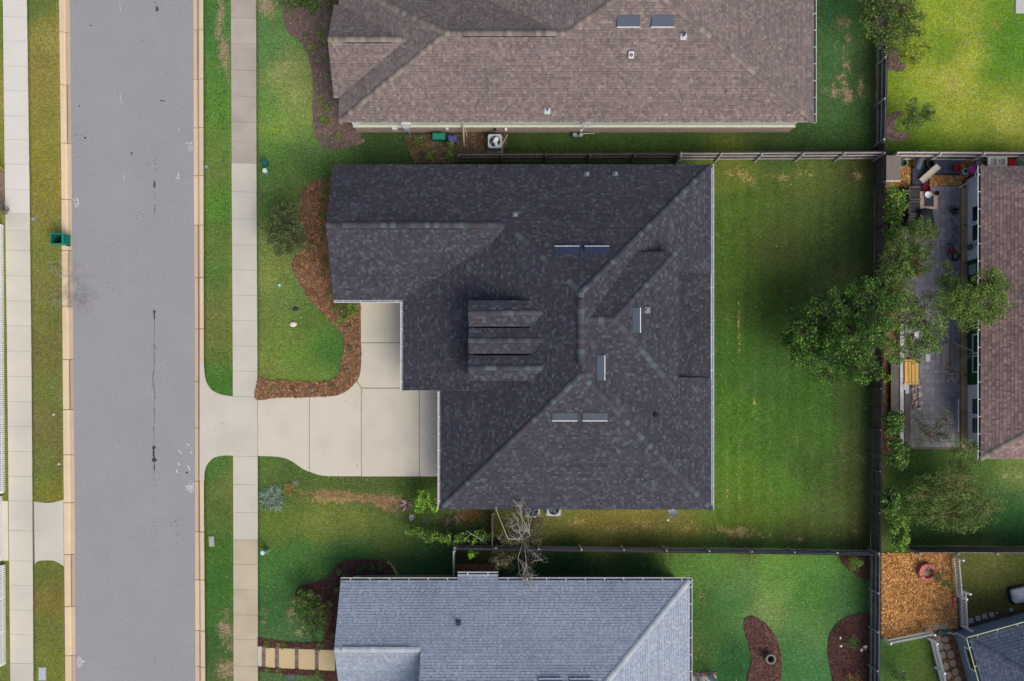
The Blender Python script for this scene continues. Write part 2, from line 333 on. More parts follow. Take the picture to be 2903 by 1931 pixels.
# edge tables: (py, px)
LSW_L = [(0, 8), (500, 13.4), (980, 19.8), (1400, 24.2), (1931, 29.3)]
LSW_R = [(0, 76.5), (500, 83.5), (980, 89), (1400, 92), (1931, 95)]
LK_O = [(0, 167.4), (480, 173.8), (980, 177.6), (1431, 181), (1931, 185.6)]
LK_R = [(0, 196), (500, 201.5), (980, 205.7), (1431, 210.5), (1931, 212.7)]
RK_R = [(0, 547), (500, 548.6), (980, 551.5), (1431, 552), (1931, 553)]
RK_O = [(0, 576.2), (500, 576.9), (980, 577.5), (1431, 578), (1931, 582)]
RSW_L = [(0, 654.3), (500, 656.6), (980, 659.4), (1400, 661), (1931, 662)]
RSW_R = [(0, 726.4), (500, 727.4), (980, 729.6), (1400, 731), (1931, 731.5)]
E = lambda tab: (lambda y: interp(tab, y))
def wob(f, amp, seed):
    return lambda y: f(y) + amp * noise.noise(Vector((y * .05, seed, 0))) + amp * .7 * noise.noise(Vector((y * .21, seed, 3)))
Y0, Y1 = -2500, 4500
lawn("lawn_across_street", lambda y: -700, wob(E(LSW_L), 1.2, 1), Y0, Y1, step=14)
lawn("verge", wob(E(LSW_R), 1.6, 2), wob(E(LK_O), 1.3, 3), Y0, Y1)
lawn("verge", wob(E(RK_O), 1.0, 4), wob(E(RSW_L), .8, 5), Y0, Y1)
lawn("lawn", wob(E(RSW_R), .8, 6), lambda y: 3900, Y0, Y1)

# ---------------------------------------------------------------- road
road_m = M_("asphalt", S(156, 156, 159), rough=.9, n1=(.35, .05), n2=(13, .24), bump=(90, .5, .01), spec=.15, tint=(S(150, 152, 156), .8, .3))
def strip(name, xl, xr, z, mat, y0=Y0, y1=Y1, n=40):
    mb = MB(); ys = [y0 + (y1 - y0) * i / n for i in range(n + 1)]
    for a, b in zip(ys, ys[1:]):
        p = [P(xl(a), a), P(xl(b), b), P(xr(b), b), P(xr(a), a)]
        mb.face([(q.x, q.y, z) for q in p])
    return tag(mb.build(name, mat), kind='structure')
ROADZ = -.07
road = strip("road", E(LK_R), E(RK_R), ROADZ, road_m)
# tar, oil and crack filler with their own ragged outline
m_tar = M_("tar_stain", S(72, 74, 80), n1=(8, .2), n2=(40, .25))
m_drip = M_("drip_spots", S(66, 76, 80), n1=(8, .2), n2=(40, .2))
def blob(mb, px, py, rx, ry, z, n=12, jag=.25, seed=0):
    random.seed(seed + int(px * 7 + py)); pts = []
    for k in range(n):
        t = -2 * pi * k / n; r = 1 + random.uniform(-jag, jag)
        q = P(px + rx * r * cos(t), py + ry * r * sin(t)); pts.append((q.x, q.y, z))
    mb.face(pts)
mb = MB()
for x, y, rx, ry in ((444, 24, 5, 7), (437, 522, 3.4, 11), (436, 884, 4, 5), (436.5, 895, 2.2, 10), (435.5, 1269, 5.5, 5), (434.5, 1285, 2.6, 12), (436, 1303, 6.8, 8), (436.5, 1322, 1.6, 12), (372, 434, 3, 3), (256, 71, 2.6, 2.4), (402, 115, 1.2, 3), (460, 285, 8, 1.6)):
    blob(mb, x, y, rx, ry, ROADZ + .004)
mb.build("oil_stain", m_tar, road)
mb = MB(); random.seed(5)
y = 905
while y < 1362:
    gap = 2.4 if y < 990 or y > 1200 else 1.5
    if random.random() < .86: blob(mb, 435.6 + 2.4 * noise.noise(Vector((y * .02, 1, 1))) * 2 + random.uniform(-.5, .5), y, random.uniform(.7, 1.4), random.uniform(1.1, 2.4), ROADZ + .004, 6)
    y += gap + random.uniform(.6, 2.2)
for (x0, y0_, x1, y1_, n) in ((436, 0, 445, 14, 7), (436, 440, 441, 500, 26), (436, 555, 439, 630, 22), (430, 1375, 440, 1700, 26), (205, 320, 228, 470, 55), (396, 602, 412, 622, 9), (384, 580, 400, 770, 7), (480, 1470, 512, 1545, 26), (434, 982, 441, 992, 12), (560, 1, 560, 2, 1), (250, 100, 500, 1900, 60), (436, 1850, 440, 1890, 8), (300, 695, 316, 702, 5), (405, 455, 445, 470, 5)):
    for _ in range(n):
        blob(mb, random.uniform(x0, x1), random.uniform(y0_, y1_), random.uniform(.6, 1.6), random.uniform(.6, 1.7), ROADZ + .0045, 6)
tag(mb.build("drip_spots", m_drip, road), kind='stuff')
# sprayed utility marks
m_chalk = M_("white_spray", S(226, 228, 232), n1=(20, .15), n2=(60, .2), bump=None)
def stroke(mb, pts, wpx, z, par=None):
    for a, b in zip(pts, pts[1:]):
        p, q = P(*a), P(*b); d = (q - p)
        if d.length < 1e-6: continue
        d.normalize(); nrm = Vector((-d.y, d.x, 0)) * (wpx / 2 / 47.5); e = d * (wpx / 4 / 47.5)
        mb.face([(v.x, v.y, z) for v in (p - e - nrm, q + e - nrm, q + e + nrm, p - e + nrm)])
def circ(cx, cy, r, n=14): return [(cx + r * cos(2 * pi * k / n), cy + r * sin(2 * pi * k / n)) for k in range(n + 1)]
def mark(strokes, wpx=1.6):
    mb = MB()
    for s_ in strokes: stroke(mb, s_, wpx, ROADZ + .005)
    mb.build("sprayed_mark", m_chalk, road)
mark([circ(538, 419, 6.5), [(534, 424), (541, 416)], [(536, 425), (537, 429)], [(528, 407), (532, 402), (533, 408)], [(537, 409), (540, 402), (544, 409)], [(541, 405), (544, 402)], [(525, 406), (526, 405)]])
mark([circ(213, 572, 5), [(209, 568), (207, 563)], [(216, 566), (218, 561)], [(217, 577), (222, 582)], [(212, 578), (214, 584), (217, 586)], [(220, 563), (221, 581)], [(215, 586), (212, 586)]])
mark([[(504, 486), (505, 494), (502, 500), (500, 505), (505, 507), (507, 501)], [(503, 494), (507, 497)]])
mark([[(534, 1372), (546, 1371), (547, 1392), (534, 1393), (534, 1372)], [(538, 1377), (538, 1388)], [(541, 1377), (542, 1388)], [(539, 1371), (537, 1364)], [(540, 1393), (540, 1398)], [(534, 1386), (526, 1388)], [(534, 1380), (524, 1377), (530, 1384)]])
mark([[(218, 1869), (230, 1870), (229, 1887), (219, 1886), (218, 1869)], [(221, 1875), (227, 1875)], [(221, 1880), (226, 1881)], [(223, 1869), (222, 1862)], [(226, 1869), (226, 1863)], [(222, 1887), (222, 1893)], [(226, 1887), (225, 1893)], [(229, 1875), (238, 1875)], [(231, 1879), (239, 1877)]])
mark([[(530, 1258), (536, 1264)], [(505, 1277), (514, 1286)], [(531, 1320), (537, 1332)], [(540, 1280), (543, 1287)], [(503, 1313), (508, 1319)], [(498, 1332), (503, 1341)], [(539, 1367), (538, 1372)]], 2)
mark([circ(240, 390, 1.8), circ(224, 299, 1)], 2.4); mark([circ(528, 1340, 2)], 2.4)
mark([[(338, 8), (340, 30)], [(339, 262), (342, 290)], [(350, 495), (351, 512)], [(505, 360), (507, 372)]], .9)

# ---------------------------------------------------------------- kerbs, pavements, drives
m_kerb = M_("kerb_concrete", attr=True, n1=(1.2, .07), n2=(30, .08), obj=.05, bump=(60, .3, .01))
m_conc = M_("pale_concrete", S(207, 200, 184), n1=(.7, .07), n2=(25, .06), obj=.035, bump=(70, .3, .008), tint=(S(186, 180, 168), .5, .35))
m_wconc = M_("whitish_concrete", S(222, 217, 207), n1=(.7, .05), n2=(25, .05), obj=.025, bump=(70, .3, .008))
m_gconc = M_("grey_concrete", S(207, 201, 186), n1=(.7, .05), n2=(25, .05), obj=.03, bump=(70, .3, .008), tint=(S(178, 176, 170), .4, .4))
m_tconc = M_("tan_concrete", S(200, 186, 160), n1=(.7, .07), n2=(25, .06), obj=.04, bump=(70, .3, .008), tint=(S(172, 156, 134), .6, .5))
m_bconc = M_("dull_concrete", S(184, 174, 162), n1=(.7, .07), n2=(25, .06), obj=.04, bump=(70, .3, .008), tint=(S(158, 148, 138), .8, .55))
m_joint = M_("joint_dirt", S(112, 104, 92))
KC = S(222, 200, 168); KD = S(116, 98, 86); KM = S(196, 174, 148)
def kerb_run(name, xo, xf, xr, joints, ostart, cut=None):
    par = strip(name, lambda y: min(xo(y), xr(y)), lambda y: max(xo(y), xr(y)), -.15, m_joint)
    for i, (a, b) in enumerate(zip(joints, joints[1:])):
        random.seed(i * 3 + int(ostart)); a2, b2 = a + .9, b - .9
        dirt = random.choice([.3, .6, .85, 1.0]); mb = MB()
        lowered = cut and cut[0] <= a and b <= cut[1] + 1
        prof = []
        for t, z, c in ((0, -.15, KC), (0, .012, KC), (.42, .0, KC), (.5, -.075, KC), (.56, -.105, mixc(KC, KM, dirt)), (.6, -.11, mixc(KC, KD, dirt)), (.66, -.11, mixc(KC, KM, dirt)), (1, ROADZ + .004, KC), (1, -.15, KC)):
            prof.append((t, z, c))
        ny = 6; ys = [a2 + (b2 - a2) * k / ny for k in range(ny + 1)]
        rows = []
        for y in ys:
            r = []
            for t, z, c in prof:
                o_, r_ = xo(y), xr(y)
                x = o_ + (r_ - o_) * t
                q = P(x, y); r.append((q.x, q.y, (z if not (lowered and t < .45 and z > -.1) else -.03)))
            rows.append(r)
        for k in range(ny):
            for j in range(len(prof) - 1):
                f = [rows[k][j], rows[k][j + 1], rows[k + 1][j + 1], rows[k + 1][j]]
                if xo(a) > xr(a): f = f[::-1]
                mb.face(f, prof[j + 1][2] if j < 5 else prof[j][2])
        mb.face(rows[0][::-1], KC); mb.face(rows[-1], KC)
        mb.build("kerb_section", m_kerb, par)
def ext(js, step, lo=-900, hi=2900):
    js = list(js)
    while js[0] > lo: js.insert(0, js[0] - step)
    while js[-1] < hi: js.append(js[-1] + step)
    return js
kerb_run("kerb", E(LK_O), None, E(LK_R), ext([90.5, 240, 405.5, 565, 709.6, 868, 1019.5, 1161.5, 1289.7, 1425.9, 1572.7, 1719.9, 1859.5], 148), 1)
kerb_run("kerb", E(RK_O), None, E(RK_R), ext([83.5, 224, 361.5, 497.5, 637.8, 787, 932, 1081, 1214, 1364.3, 1508, 1644.5, 1789, 1891.5], 146), 2, cut=(1020, 1365))

def slab_poly(par, pts, mat, top=.022, gap=.006, z0=-.06, name="slab"):
    q = [P(*p) for p in pts]; c = sum(q, Vector()) / len(q)
    q = [v + (c - v).normalized() * gap * 1.4 for v in q]
    mb = MB(); mb.prism([(v.x, v.y) for v in q], z0, top, bev=.006); return mb.build(name, mat, par)
def walk(name, xl, xr, joints, matf, seed):
    par = strip(name, lambda y: xl(y) + 1, lambda y: xr(y) - 1, .004, m_joint)
    for i, (a, b) in enumerate(zip(joints, joints[1:])):
        random.seed(seed * 100 + i); j1, j2 = 0, 0
        slab_poly(par, [(xl(a), a), (xr(a), a + 1.2), (xr(b), b + 1.2), (xl(b), b)], matf((a + b) / 2), top=.02 + random.uniform(-.003, .003))
    return par
walk("pavement", E(LSW_L), E(LSW_R), ext([47.5, 116.5, 187, 257, 327.5, 395.6, 465.6, 536.4, 604.4, 652, 709.6, 781.6, 852.7, 923.8, 995, 1066.5, 1138.5, 1209, 1279.5, 1350, 1419.8, 1504, 1589.8, 1658.7, 1729, 1799, 1880.6], 71, -900, 2900),
     lambda y: m_wconc if y < 604 else m_gconc, 1)
walk("pavement", E(RSW_L), E(RSW_R), ext([51, 124.5, 199, 272.5, 345.5, 402.5, 462.5, 543.8, 621, 694.3, 765.4, 837, 909, 980.7, 1051.8, 1123.6, 1293, 1373.6, 1452.2, 1530, 1600, 1671.8, 1743, 1813, 1888], 73, -900, 2900),
     lambda y: m_bconc if y < 462 else (m_tconc if y > 1530 else (m_conc if 1123 < y < 1293 else m_gconc)), 2)
def base_poly(name, pts, mat, z, kind='structure'):
    mb = MB(); q = [P(*p) for p in pts]
    A = sum(q[i].x * q[(i + 1) % len(q)].y - q[(i + 1) % len(q)].x * q[i].y for i in range(len(q)))
    if A < 0: q.reverse()
    mb.face([(v.x, v.y, z) for v in q]); return tag(mb.build(name, mat), kind=kind)
def arc(pts, k=5):
    """Catmull-Rom through the points"""
    out = []
    for i in range(len(pts) - 1):
        p0 = pts[max(i - 1, 0)]; p1 = pts[i]; p2 = pts[i + 1]; p3 = pts[min(i + 2, len(pts) - 1)]
        for j in range(k):
            t = j / k
            out.append(tuple(.5 * (2 * p1[a] + (p2[a] - p0[a]) * t + (2 * p0[a] - 5 * p1[a] + 4 * p2[a] - p3[a]) * t * t + (3 * p1[a] - p0[a] - 3 * p2[a] + p3[a]) * t ** 3) for a in (0, 1)))
    out.append(pts[-1]); return out
m_drive = M_("driveway_concrete", S(214, 206, 188), n1=(.5, .05), n2=(20, .05), obj=.02, bump=(70, .3, .008), tint=(S(180, 174, 158), .5, .45))
d1 = strip("driveway", lambda y: 9, lambda y: 181, .006, m_joint, 1422, 1588, 4)
slab_poly(d1, [(-60, 1420), (23, 1420), (24.5, 1590), (-60, 1590)], m_drive)
slab_poly(d1, [(96.5, 1421), (103, 1422.5)] + arc([(108, 1423), (125, 1425), (140, 1425.5), (160, 1422), (180, 1416)], 3) + [(181.5, 1606)] + arc([(178, 1604), (160, 1593), (148, 1589.5), (125, 1589), (106, 1592), (97, 1603)], 3)[:-1], m_gconc)
top_c = arc([(566, 1029), (577, 1031), (580, 1060), (586, 1085), (598, 1103), (612, 1112), (630, 1119), (661, 1123.6)], 4)
bot_c = arc([(661, 1293), (640, 1291.5), (612, 1296), (598, 1305), (586, 1320), (580, 1340), (578, 1364), (566, 1364)], 4)
d2 = strip("driveway", lambda y: 590, lambda y: 1250, .007, m_joint, 1136, 1290, 4)
slab_poly(d2, top_c + bot_c, m_conc, top=.015)
slab_poly(d2, [(731, 1134)] + arc([(731, 1134), (796, 1127), (876.5, 1126)], 2)[1:] + arc([(876.5, 1338), (856, 1328), (838, 1315), (820, 1304), (800, 1297.5), (770, 1294), (731, 1293)], 3), m_drive)
slab_poly(d2, arc([(877.5, 1126), (910, 1124.5), (942, 1122.6), (971, 1115), (992, 1101), (1011, 1082)], 3) + [(1024, 1099.5), (1024, 1350.5), (930, 1350.5), (905, 1347.5), (877.5, 1338)], m_drive)
slab_poly(d2, [(1025, 1101), (1188.5, 1101), (1188.5, 1351), (1025, 1351)], m_drive)
slab_poly(d2, [(1189.5, 1101), (1275, 1101), (1275, 1351), (1189.5, 1351)], m_conc)
slab_poly(d2, [(1023.5, 972.5), (1180, 972.5), (1180, 1099.5), (1025, 1099.5), (1012, 1081)] + arc([(1012, 1081), (1020, 1062), (1023.5, 1030), (1023.5, 972.5)], 3)[1:-1], m_drive)
slab_poly(d2, [(1022, 840), (1180, 840), (1180, 971.3), (1023, 971.3)], m_drive)

# ---------------------------------------------------------------- mulch beds
m_mul = M_("mulch", attr=True, rough=1, n1=(2.5, .25), n2=(26, .4), bump=(22, 1.0, .05))
def bed(pts, col, straw, n, name="mulch_bed", size=(.05, .14), z=.02, seed=1, hgt=.0):
    col = (col[0] * 1.2, col[1] * 1.2, col[2] * 1.2, 1)
    """planting bed: a bumpy sheet with thousands of loose pieces lying on it"""
    random.seed(seed); q = [P(*p) for p in pts]
    A = sum(q[i].x * q[(i + 1) % len(q)].y - q[(i + 1) % len(q)].x * q[i].y for i in range(len(q)))
    if A < 0: q.reverse()
    mb = MB(); k = len(q)
    mb.mesh([(v.x, v.y, z + .012) for v in q] + [(v.x, v.y, -.03) for v in q], [tuple(range(k))] + [(i, k + i, k + (i + 1) % k, (i + 1) % k) for i in range(k)], col)
    x0, x1 = min(v.x for v in q), max(v.x for v in q); y0, y1 = min(v.y for v in q), max(v.y for v in q)
    def inside(x, y):
        c = False; j = k - 1
        for i in range(k):
            if (q[i].y > y) != (q[j].y > y) and x < (q[j].x - q[i].x) * (y - q[i].y) / (q[j].y - q[i].y) + q[i].x: c = not c
            j = i
        return c
    m = 0; t = 0
    while m < n and t < n * 12:
        t += 1; x = random.uniform(x0, x1); y = random.uniform(y0, y1)
        if not inside(x, y): continue
        m += 1; a = random.uniform(0, pi); l = random.uniform(*size) / 2; w_ = l * random.uniform(.15, .4)
        zz = z + .016 + random.uniform(0, .035); dz = random.uniform(-.02, .02)
        c, s_ = cos(a), sin(a); cc = random.choice(straw); f = random.uniform(.75, 1.55)
        mb.face([(x - c * l - s_ * w_, y - s_ * l + c * w_, zz - dz), (x - c * l + s_ * w_, y - s_ * l - c * w_, zz - dz), (x + c * l + s_ * w_, y + s_ * l - c * w_, zz + dz), (x + c * l - s_ * w_, y + s_ * l + c * w_, zz + dz)], (cc[0] * f, cc[1] * f, cc[2] * f, 1))
    return tag(mb.build(name, m_mul), kind='stuff')
GB = [S(118, 100, 92), S(132, 116, 104), S(96, 80, 74), S(150, 128, 112)]
PS = [S(148, 108, 78), S(130, 94, 68), S(170, 130, 94), S(104, 78, 60)]
DM = [S(96, 66, 58), S(80, 52, 48), S(112, 80, 70), S(70, 48, 44)]
bed(arc([(796, -10), (802, 32), (810, 83), (832, 103), (853, 121), (874, 159), (885, 204), (887, 255), (886.5, 319), (891, 373), (904, 402), (920, 420), (960, 424), (1000, 414), (1019, 400), (1025, 379)], 3) + [(1014, 376), (1010, -10)], S(112, 96, 88), GB, 5200, seed=1)
bed(arc([(945, 500), (920, 505), (878, 521), (852, 552), (846, 600), (856, 660), (850, 716), (829, 741), (832, 767), (850, 802), (869, 834), (891, 863), (923, 894), (952, 926), (971, 952), (976, 980), (971, 1017), (961, 1060), (936, 1078), (878, 1083), (800, 1078), (764, 1080), (738, 1068), (730, 1084), (721, 1116), (729, 1134), (760, 1130), (796, 1127), (878, 1126), (942, 1122.6), (971, 1115), (997, 1097), (1014, 1071), (1022, 1043), (1023, 960)], 3) + [(1022, 852), (1000, 852), (985, 500)], S(128, 96, 72), PS, 9000, seed=2, size=(.06, .2))
bed(arc([(1000, 1640), (960, 1660)], 1) + [(960, 1842)] + arc([(945, 1842), (840, 1836), (732, 1831)], 1) + arc([(732, 1807), (776, 1815), (846, 1821), (904, 1820), (917, 1816), (918, 1790), (905, 1745), (866, 1722), (840, 1700), (838, 1678), (853, 1661), (888, 1651), (923, 1640), (942, 1619), (955, 1603), (974, 1590), (1006, 1587), (1044, 1587), (1082, 1590), (1105, 1594), (1118, 1610), (1126, 1630)], 3) + [(1126, 1640)], S(84, 58, 52), DM, 6000, seed=3)
bed([(732, 1888), (840, 1895), (955, 1901), (965, 1990), (930, 1990)] + arc([(920, 1929), (894, 1916), (827, 1912.5), (735, 1903)], 3), S(84, 58, 52), DM, 1400, seed=4)
bed(arc([(2117, 1990), (2117.5, 1928), (2127, 1893), (2130, 1861), (2124, 1833), (2113, 1798), (2108, 1769), (2114, 1752), (2140, 1748), (2169, 1766), (2185, 1785), (2201, 1811), (2212, 1843), (2216, 1878), (2214, 1910), (2207, 1990)], 3), S(104, 76, 70), DM + [S(126, 96, 88)], 3600, seed=5)
bed(arc([(2465, 1737), (2437, 1739), (2409, 1746), (2383, 1760), (2364, 1779), (2351, 1802), (2347, 1834), (2350, 1878), (2358, 1917), (2366, 1990)], 3) + [(2464, 1990)], S(82, 58, 54), DM, 4200, seed=6)
bed(arc([(2380, 1577), (2384, 1590), (2396, 1607), (2421, 1626), (2444, 1639), (2466, 1645)], 3) + [(2466, 1577)], S(96, 74, 64), DM, 900, seed=7)
bed(arc([(2519, 134), (2543, 137), (2549, 160), (2551, 176), (2565, 180), (2567, 192), (2549, 204), (2519, 195)], 3), S(120, 98, 82), GB, 700, seed=8)
bed(arc([(2513, 338), (2530, 322), (2556, 316), (2561, 324), (2541, 336), (2536, 352), (2540, 365), (2558, 376), (2584, 376), (2572, 393), (2549, 401), (2513, 396)], 3), S(124, 100, 82), GB, 1000, seed=9)
bed([(1146, 383), (1440, 378), (1436, 415), (1400, 440), (1300, 462), (1178, 462), (1160, 430)], S(92, 78, 60), [S(112, 94, 72), S(84, 70, 54), S(130, 112, 88)], 2600, seed=10, name="bare_soil")
bed([(2498, 1568), (2700, 1568), (2704, 1640), (2712, 1718), (2714, 1779), (2660, 1786), (2626, 1789), (2499, 1811)], S(168, 120, 70), [S(206, 152, 88), S(172, 116, 64), S(226, 178, 112), S(132, 88, 54)], 16000, seed=11, name="wood_chips", size=(.06, .16))
bed([(2536, 436), (2784, 436), (2784, 500), (2740, 526), (2500, 530), (2500, 516), (2536, 516)], S(166, 122, 66), [S(196, 150, 86), S(160, 112, 60), S(216, 176, 116), S(130, 92, 56)], 4200, seed=12, name="gravel")
bed([(2512, 536), (2562, 536), (2562, 1290), (2500, 1290), (2500, 1100)], S(112, 84, 60), [S(130, 100, 74), S(150, 116, 84), S(96, 70, 50)], 2500, seed=13)
bed([(-60, 478), (12, 478), (14, 600), (-60, 620)], S(130, 110, 92), GB, 500, seed=14)
bed([(2626, 1786), (2714, 1778), (2740, 1800), (2790, 1990), (2690, 1990), (2655, 1860), (2630, 1815)], S(112, 82, 62), [S(130, 98, 72), S(92, 68, 54), S(150, 112, 80)], 3000, seed=15)
bed([(2714, 1778), (2790, 1752), (2903, 1722), (2960, 1706), (2960, 1750), (2750, 1805)], S(92, 78, 70), [S(100, 84, 76), S(80, 66, 60)], 1200, seed=16)

# leaves, clippings and grit lying about
rnd = random.Random(77); mb = MB(); LC = [S(196, 180, 140), S(150, 120, 80), S(220, 210, 190), S(110, 84, 56), S(170, 150, 90)]
for (x0, x1, y0, y1, n, z) in ((730, 960, 0, 1100, 110, .012), (735, 1250, 1300, 1830, 120, .012), (2030, 2470, 470, 1540, 260, .014), (580, 656, 0, 1930, 90, .012), (98, 176, 0, 1930, 90, .012), (1600, 2460, 1570, 1930, 150, .014), (2030, 2470, 10, 420, 110, .014), (2530, 2900, 0, 420, 130, .014), (2600, 2900, 1320, 1540, 60, .014), (740, 1240, 1110, 1340, 60, .026), (600, 655, 1130, 1290, 10, .02), (730, 1250, 1350, 1370, 24, .02)):
    for _ in range(n):
        x, y = rnd.uniform(x0, x1), rnd.uniform(y0, y1); p = P(x, y); a = rnd.uniform(0, pi); l = rnd.uniform(.015, .05); w_ = l * rnd.uniform(.3, .7); c, s_ = cos(a), sin(a); zz = z + .02
        mb.face([(p.x - c * l, p.y - s_ * l, zz), (p.x + s_ * w_, p.y - c * w_, zz + .006), (p.x + c * l, p.y + s_ * l, zz), (p.x - s_ * w_, p.y + c * w_, zz + .01)], rnd.choice(LC))
tag(mb.build("fallen_leaves", m_attrs), kind='stuff')
# ---------------------------------------------------------------- roofs
def clip(poly, conv):
    """poly clipped by the convex ccw polygon conv (both lists of (u, v))"""
    out = poly
    for i in range(len(conv)):
        a = conv[i]; b = conv[(i + 1) % len(conv)]; inp = out; out = []
        if not inp: return []
        def sd_(p): return (b[0] - a[0]) * (p[1] - a[1]) - (b[1] - a[1]) * (p[0] - a[0])
        for j in range(len(inp)):
            p = inp[j]; q = inp[(j + 1) % len(inp)]; dp, dq = sd_(p), sd_(q)
            if dp >= 0: out.append(p)
            if (dp >= 0) != (dq >= 0):
                t = dp / (dp - dq); out.append((p[0] + (q[0] - p[0]) * t, p[1] + (q[1] - p[1]) * t))
    return out
class Plane:
    def __init__(s, x0, y0, z0, gx, gy, *polys):
        s.tone = 1.0; s.o = Vector((x0, y0, z0)); s.g = (gx, gy); n = Vector((-gx, -gy, 1)).normalized(); s.n = n
        s.u = Vector((0, 0, 1)).cross(n).normalized(); s.w = n.cross(s.u); s.polys = [[(float(a), float(b)) for a, b in p] for p in polys]
    def z(s, x, y): return s.o.z + s.g[0] * (x - s.o.x) + s.g[1] * (y - s.o.y)
    def pt(s, x, y, h=0.0): return Vector((x, y, s.z(x, y))) + s.n * h
EXPO = .143
def shingles(mb, pl, pal, seed, tooth=True, lo=.09, hi=.24, band=(.5, .72), cf=.55):
    rnd = random.Random(seed); conv = []
    av = [sum(c[i] for c in pal) / len(pal) for i in range(3)]; pal = [tuple(av[i] + (c[i] - av[i]) * cf for i in range(3)) for c in pal]
    for p in pl.polys:
        c = [((Vector((x, y, pl.z(x, y))) - pl.o).dot(pl.u), (Vector((x, y, pl.z(x, y))) - pl.o).dot(pl.w)) for x, y in p]
        A = sum(c[i][0] * c[(i + 1) % len(c)][1] - c[(i + 1) % len(c)][0] * c[i][1] for i in range(len(c)))
        if A < 0: c.reverse()
        conv.append(c)
    u0 = min(p[0] for c in conv for p in c); u1 = max(p[0] for c in conv for p in c)
    v0 = min(p[1] for c in conv for p in c); v1 = max(p[1] for c in conv for p in c)
    k = math.floor(v0 / EXPO); O, U, W, Nn = pl.o, pl.u, pl.w, pl.n
    V = mb.v; Fc = mb.f; C = mb.c
    while k * EXPO < v1:
        a, b = k * EXPO, (k + 1) * EXPO; k += 1
        row = [clip([(u0 - 1, a + .001), (u1 + 1, a + .001), (u1 + 1, b), (u0 - 1, b)], c) for c in conv]
        row = [(c, min(p[0] for p in r), max(p[0] for p in r), r) for c, r in zip(conv, row) if len(r) > 2]
        if not row: continue
        ua = min(r[1] for r in row); ub = max(r[2] for r in row)
        u = ua - rnd.random() * .3; raised = rnd.random() < .5
        bundle = rnd.uniform(.94, 1.06)
        while u < ub:
            wd = rnd.uniform(lo, hi) if raised else rnd.uniform(lo * .7, hi * .75); e = u + wd
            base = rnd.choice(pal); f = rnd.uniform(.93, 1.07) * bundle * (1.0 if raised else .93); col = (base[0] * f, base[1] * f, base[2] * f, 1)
            hl = .016 if raised else .009
            for c, ra, rb, r in row:
                if e < ra or u > rb: continue
                # inner extents of this row: full-height span
                q = [(u, a), (e, a), (e, b), (u, b)]
                if u < ra + .25 or e > rb - .25 or len(r) != 4 or min(p[1] for p in r) > a + .003 or max(p[1] for p in r) < b - .002 or a < v0 + .2 or b > v1 - .2: q = clip(q, c)
                if len(q) < 3: continue
                n0 = len(V)
                for uu, vv in q:
                    h = hl + (0.002 - hl) * (vv - a) / EXPO; p = O + U * uu + W * vv + Nn * h; V.append((p.x, p.y, p.z))
                Fc.append(tuple(range(n0, n0 + len(q)))); C.append(col)
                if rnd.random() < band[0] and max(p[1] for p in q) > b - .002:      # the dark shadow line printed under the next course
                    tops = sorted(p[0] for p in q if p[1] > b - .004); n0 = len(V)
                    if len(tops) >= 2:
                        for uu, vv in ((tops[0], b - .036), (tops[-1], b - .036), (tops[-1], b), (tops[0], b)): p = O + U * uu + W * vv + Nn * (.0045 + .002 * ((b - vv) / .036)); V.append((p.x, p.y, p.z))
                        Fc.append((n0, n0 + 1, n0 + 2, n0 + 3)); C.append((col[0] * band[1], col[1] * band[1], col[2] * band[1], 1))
                lows = [p for p in q if p[1] < a + .004]
                if len(lows) >= 2:      # the butt edge
                    l0 = min(p[0] for p in lows); l1 = max(p[0] for p in lows); n0 = len(V)
                    for uu, h, s_ in ((l0, -.004, -.004 if raised else 0), (l1, -.004, -.004 if raised else 0), (l1, hl, 0), (l0, hl, 0)):
                        p = O + U * uu + W * (a + s_) + Nn * h; V.append((p.x, p.y, p.z))
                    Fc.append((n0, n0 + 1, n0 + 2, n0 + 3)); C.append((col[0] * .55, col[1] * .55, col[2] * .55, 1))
            u = e; raised = not raised
m_shingle = M_("asphalt_shingle", attr=True, rough=.95, n1=(.3, .13), n2=(20, .1), bump=None, spec=.1)
def cap_mat(name, cols):
    m = M_(name, cols[0], rough=.9, n1=(3, .1), n2=(60, .12), bump=None); t = m.node_tree
    rgb = [n for n in t.nodes if n.type == 'RGB'][0]; ramp = t.nodes.new("ShaderNodeValToRGB"); ramp.color_ramp.interpolation = 'CONSTANT'
    oi = t.nodes.new("ShaderNodeObjectInfo"); t.links.new(oi.outputs["Random"], ramp.inputs[0])
    while len(ramp.color_ramp.elements) < len(cols): ramp.color_ramp.elements.new(.5)
    for i, c in enumerate(cols): ramp.color_ramp.elements[i].position = i / len(cols); ramp.color_ramp.elements[i].color = c
    tos = [l.to_socket for l in rgb.outputs[0].links]
    for s_ in tos: t.links.new(ramp.outputs[0], s_)
    return m
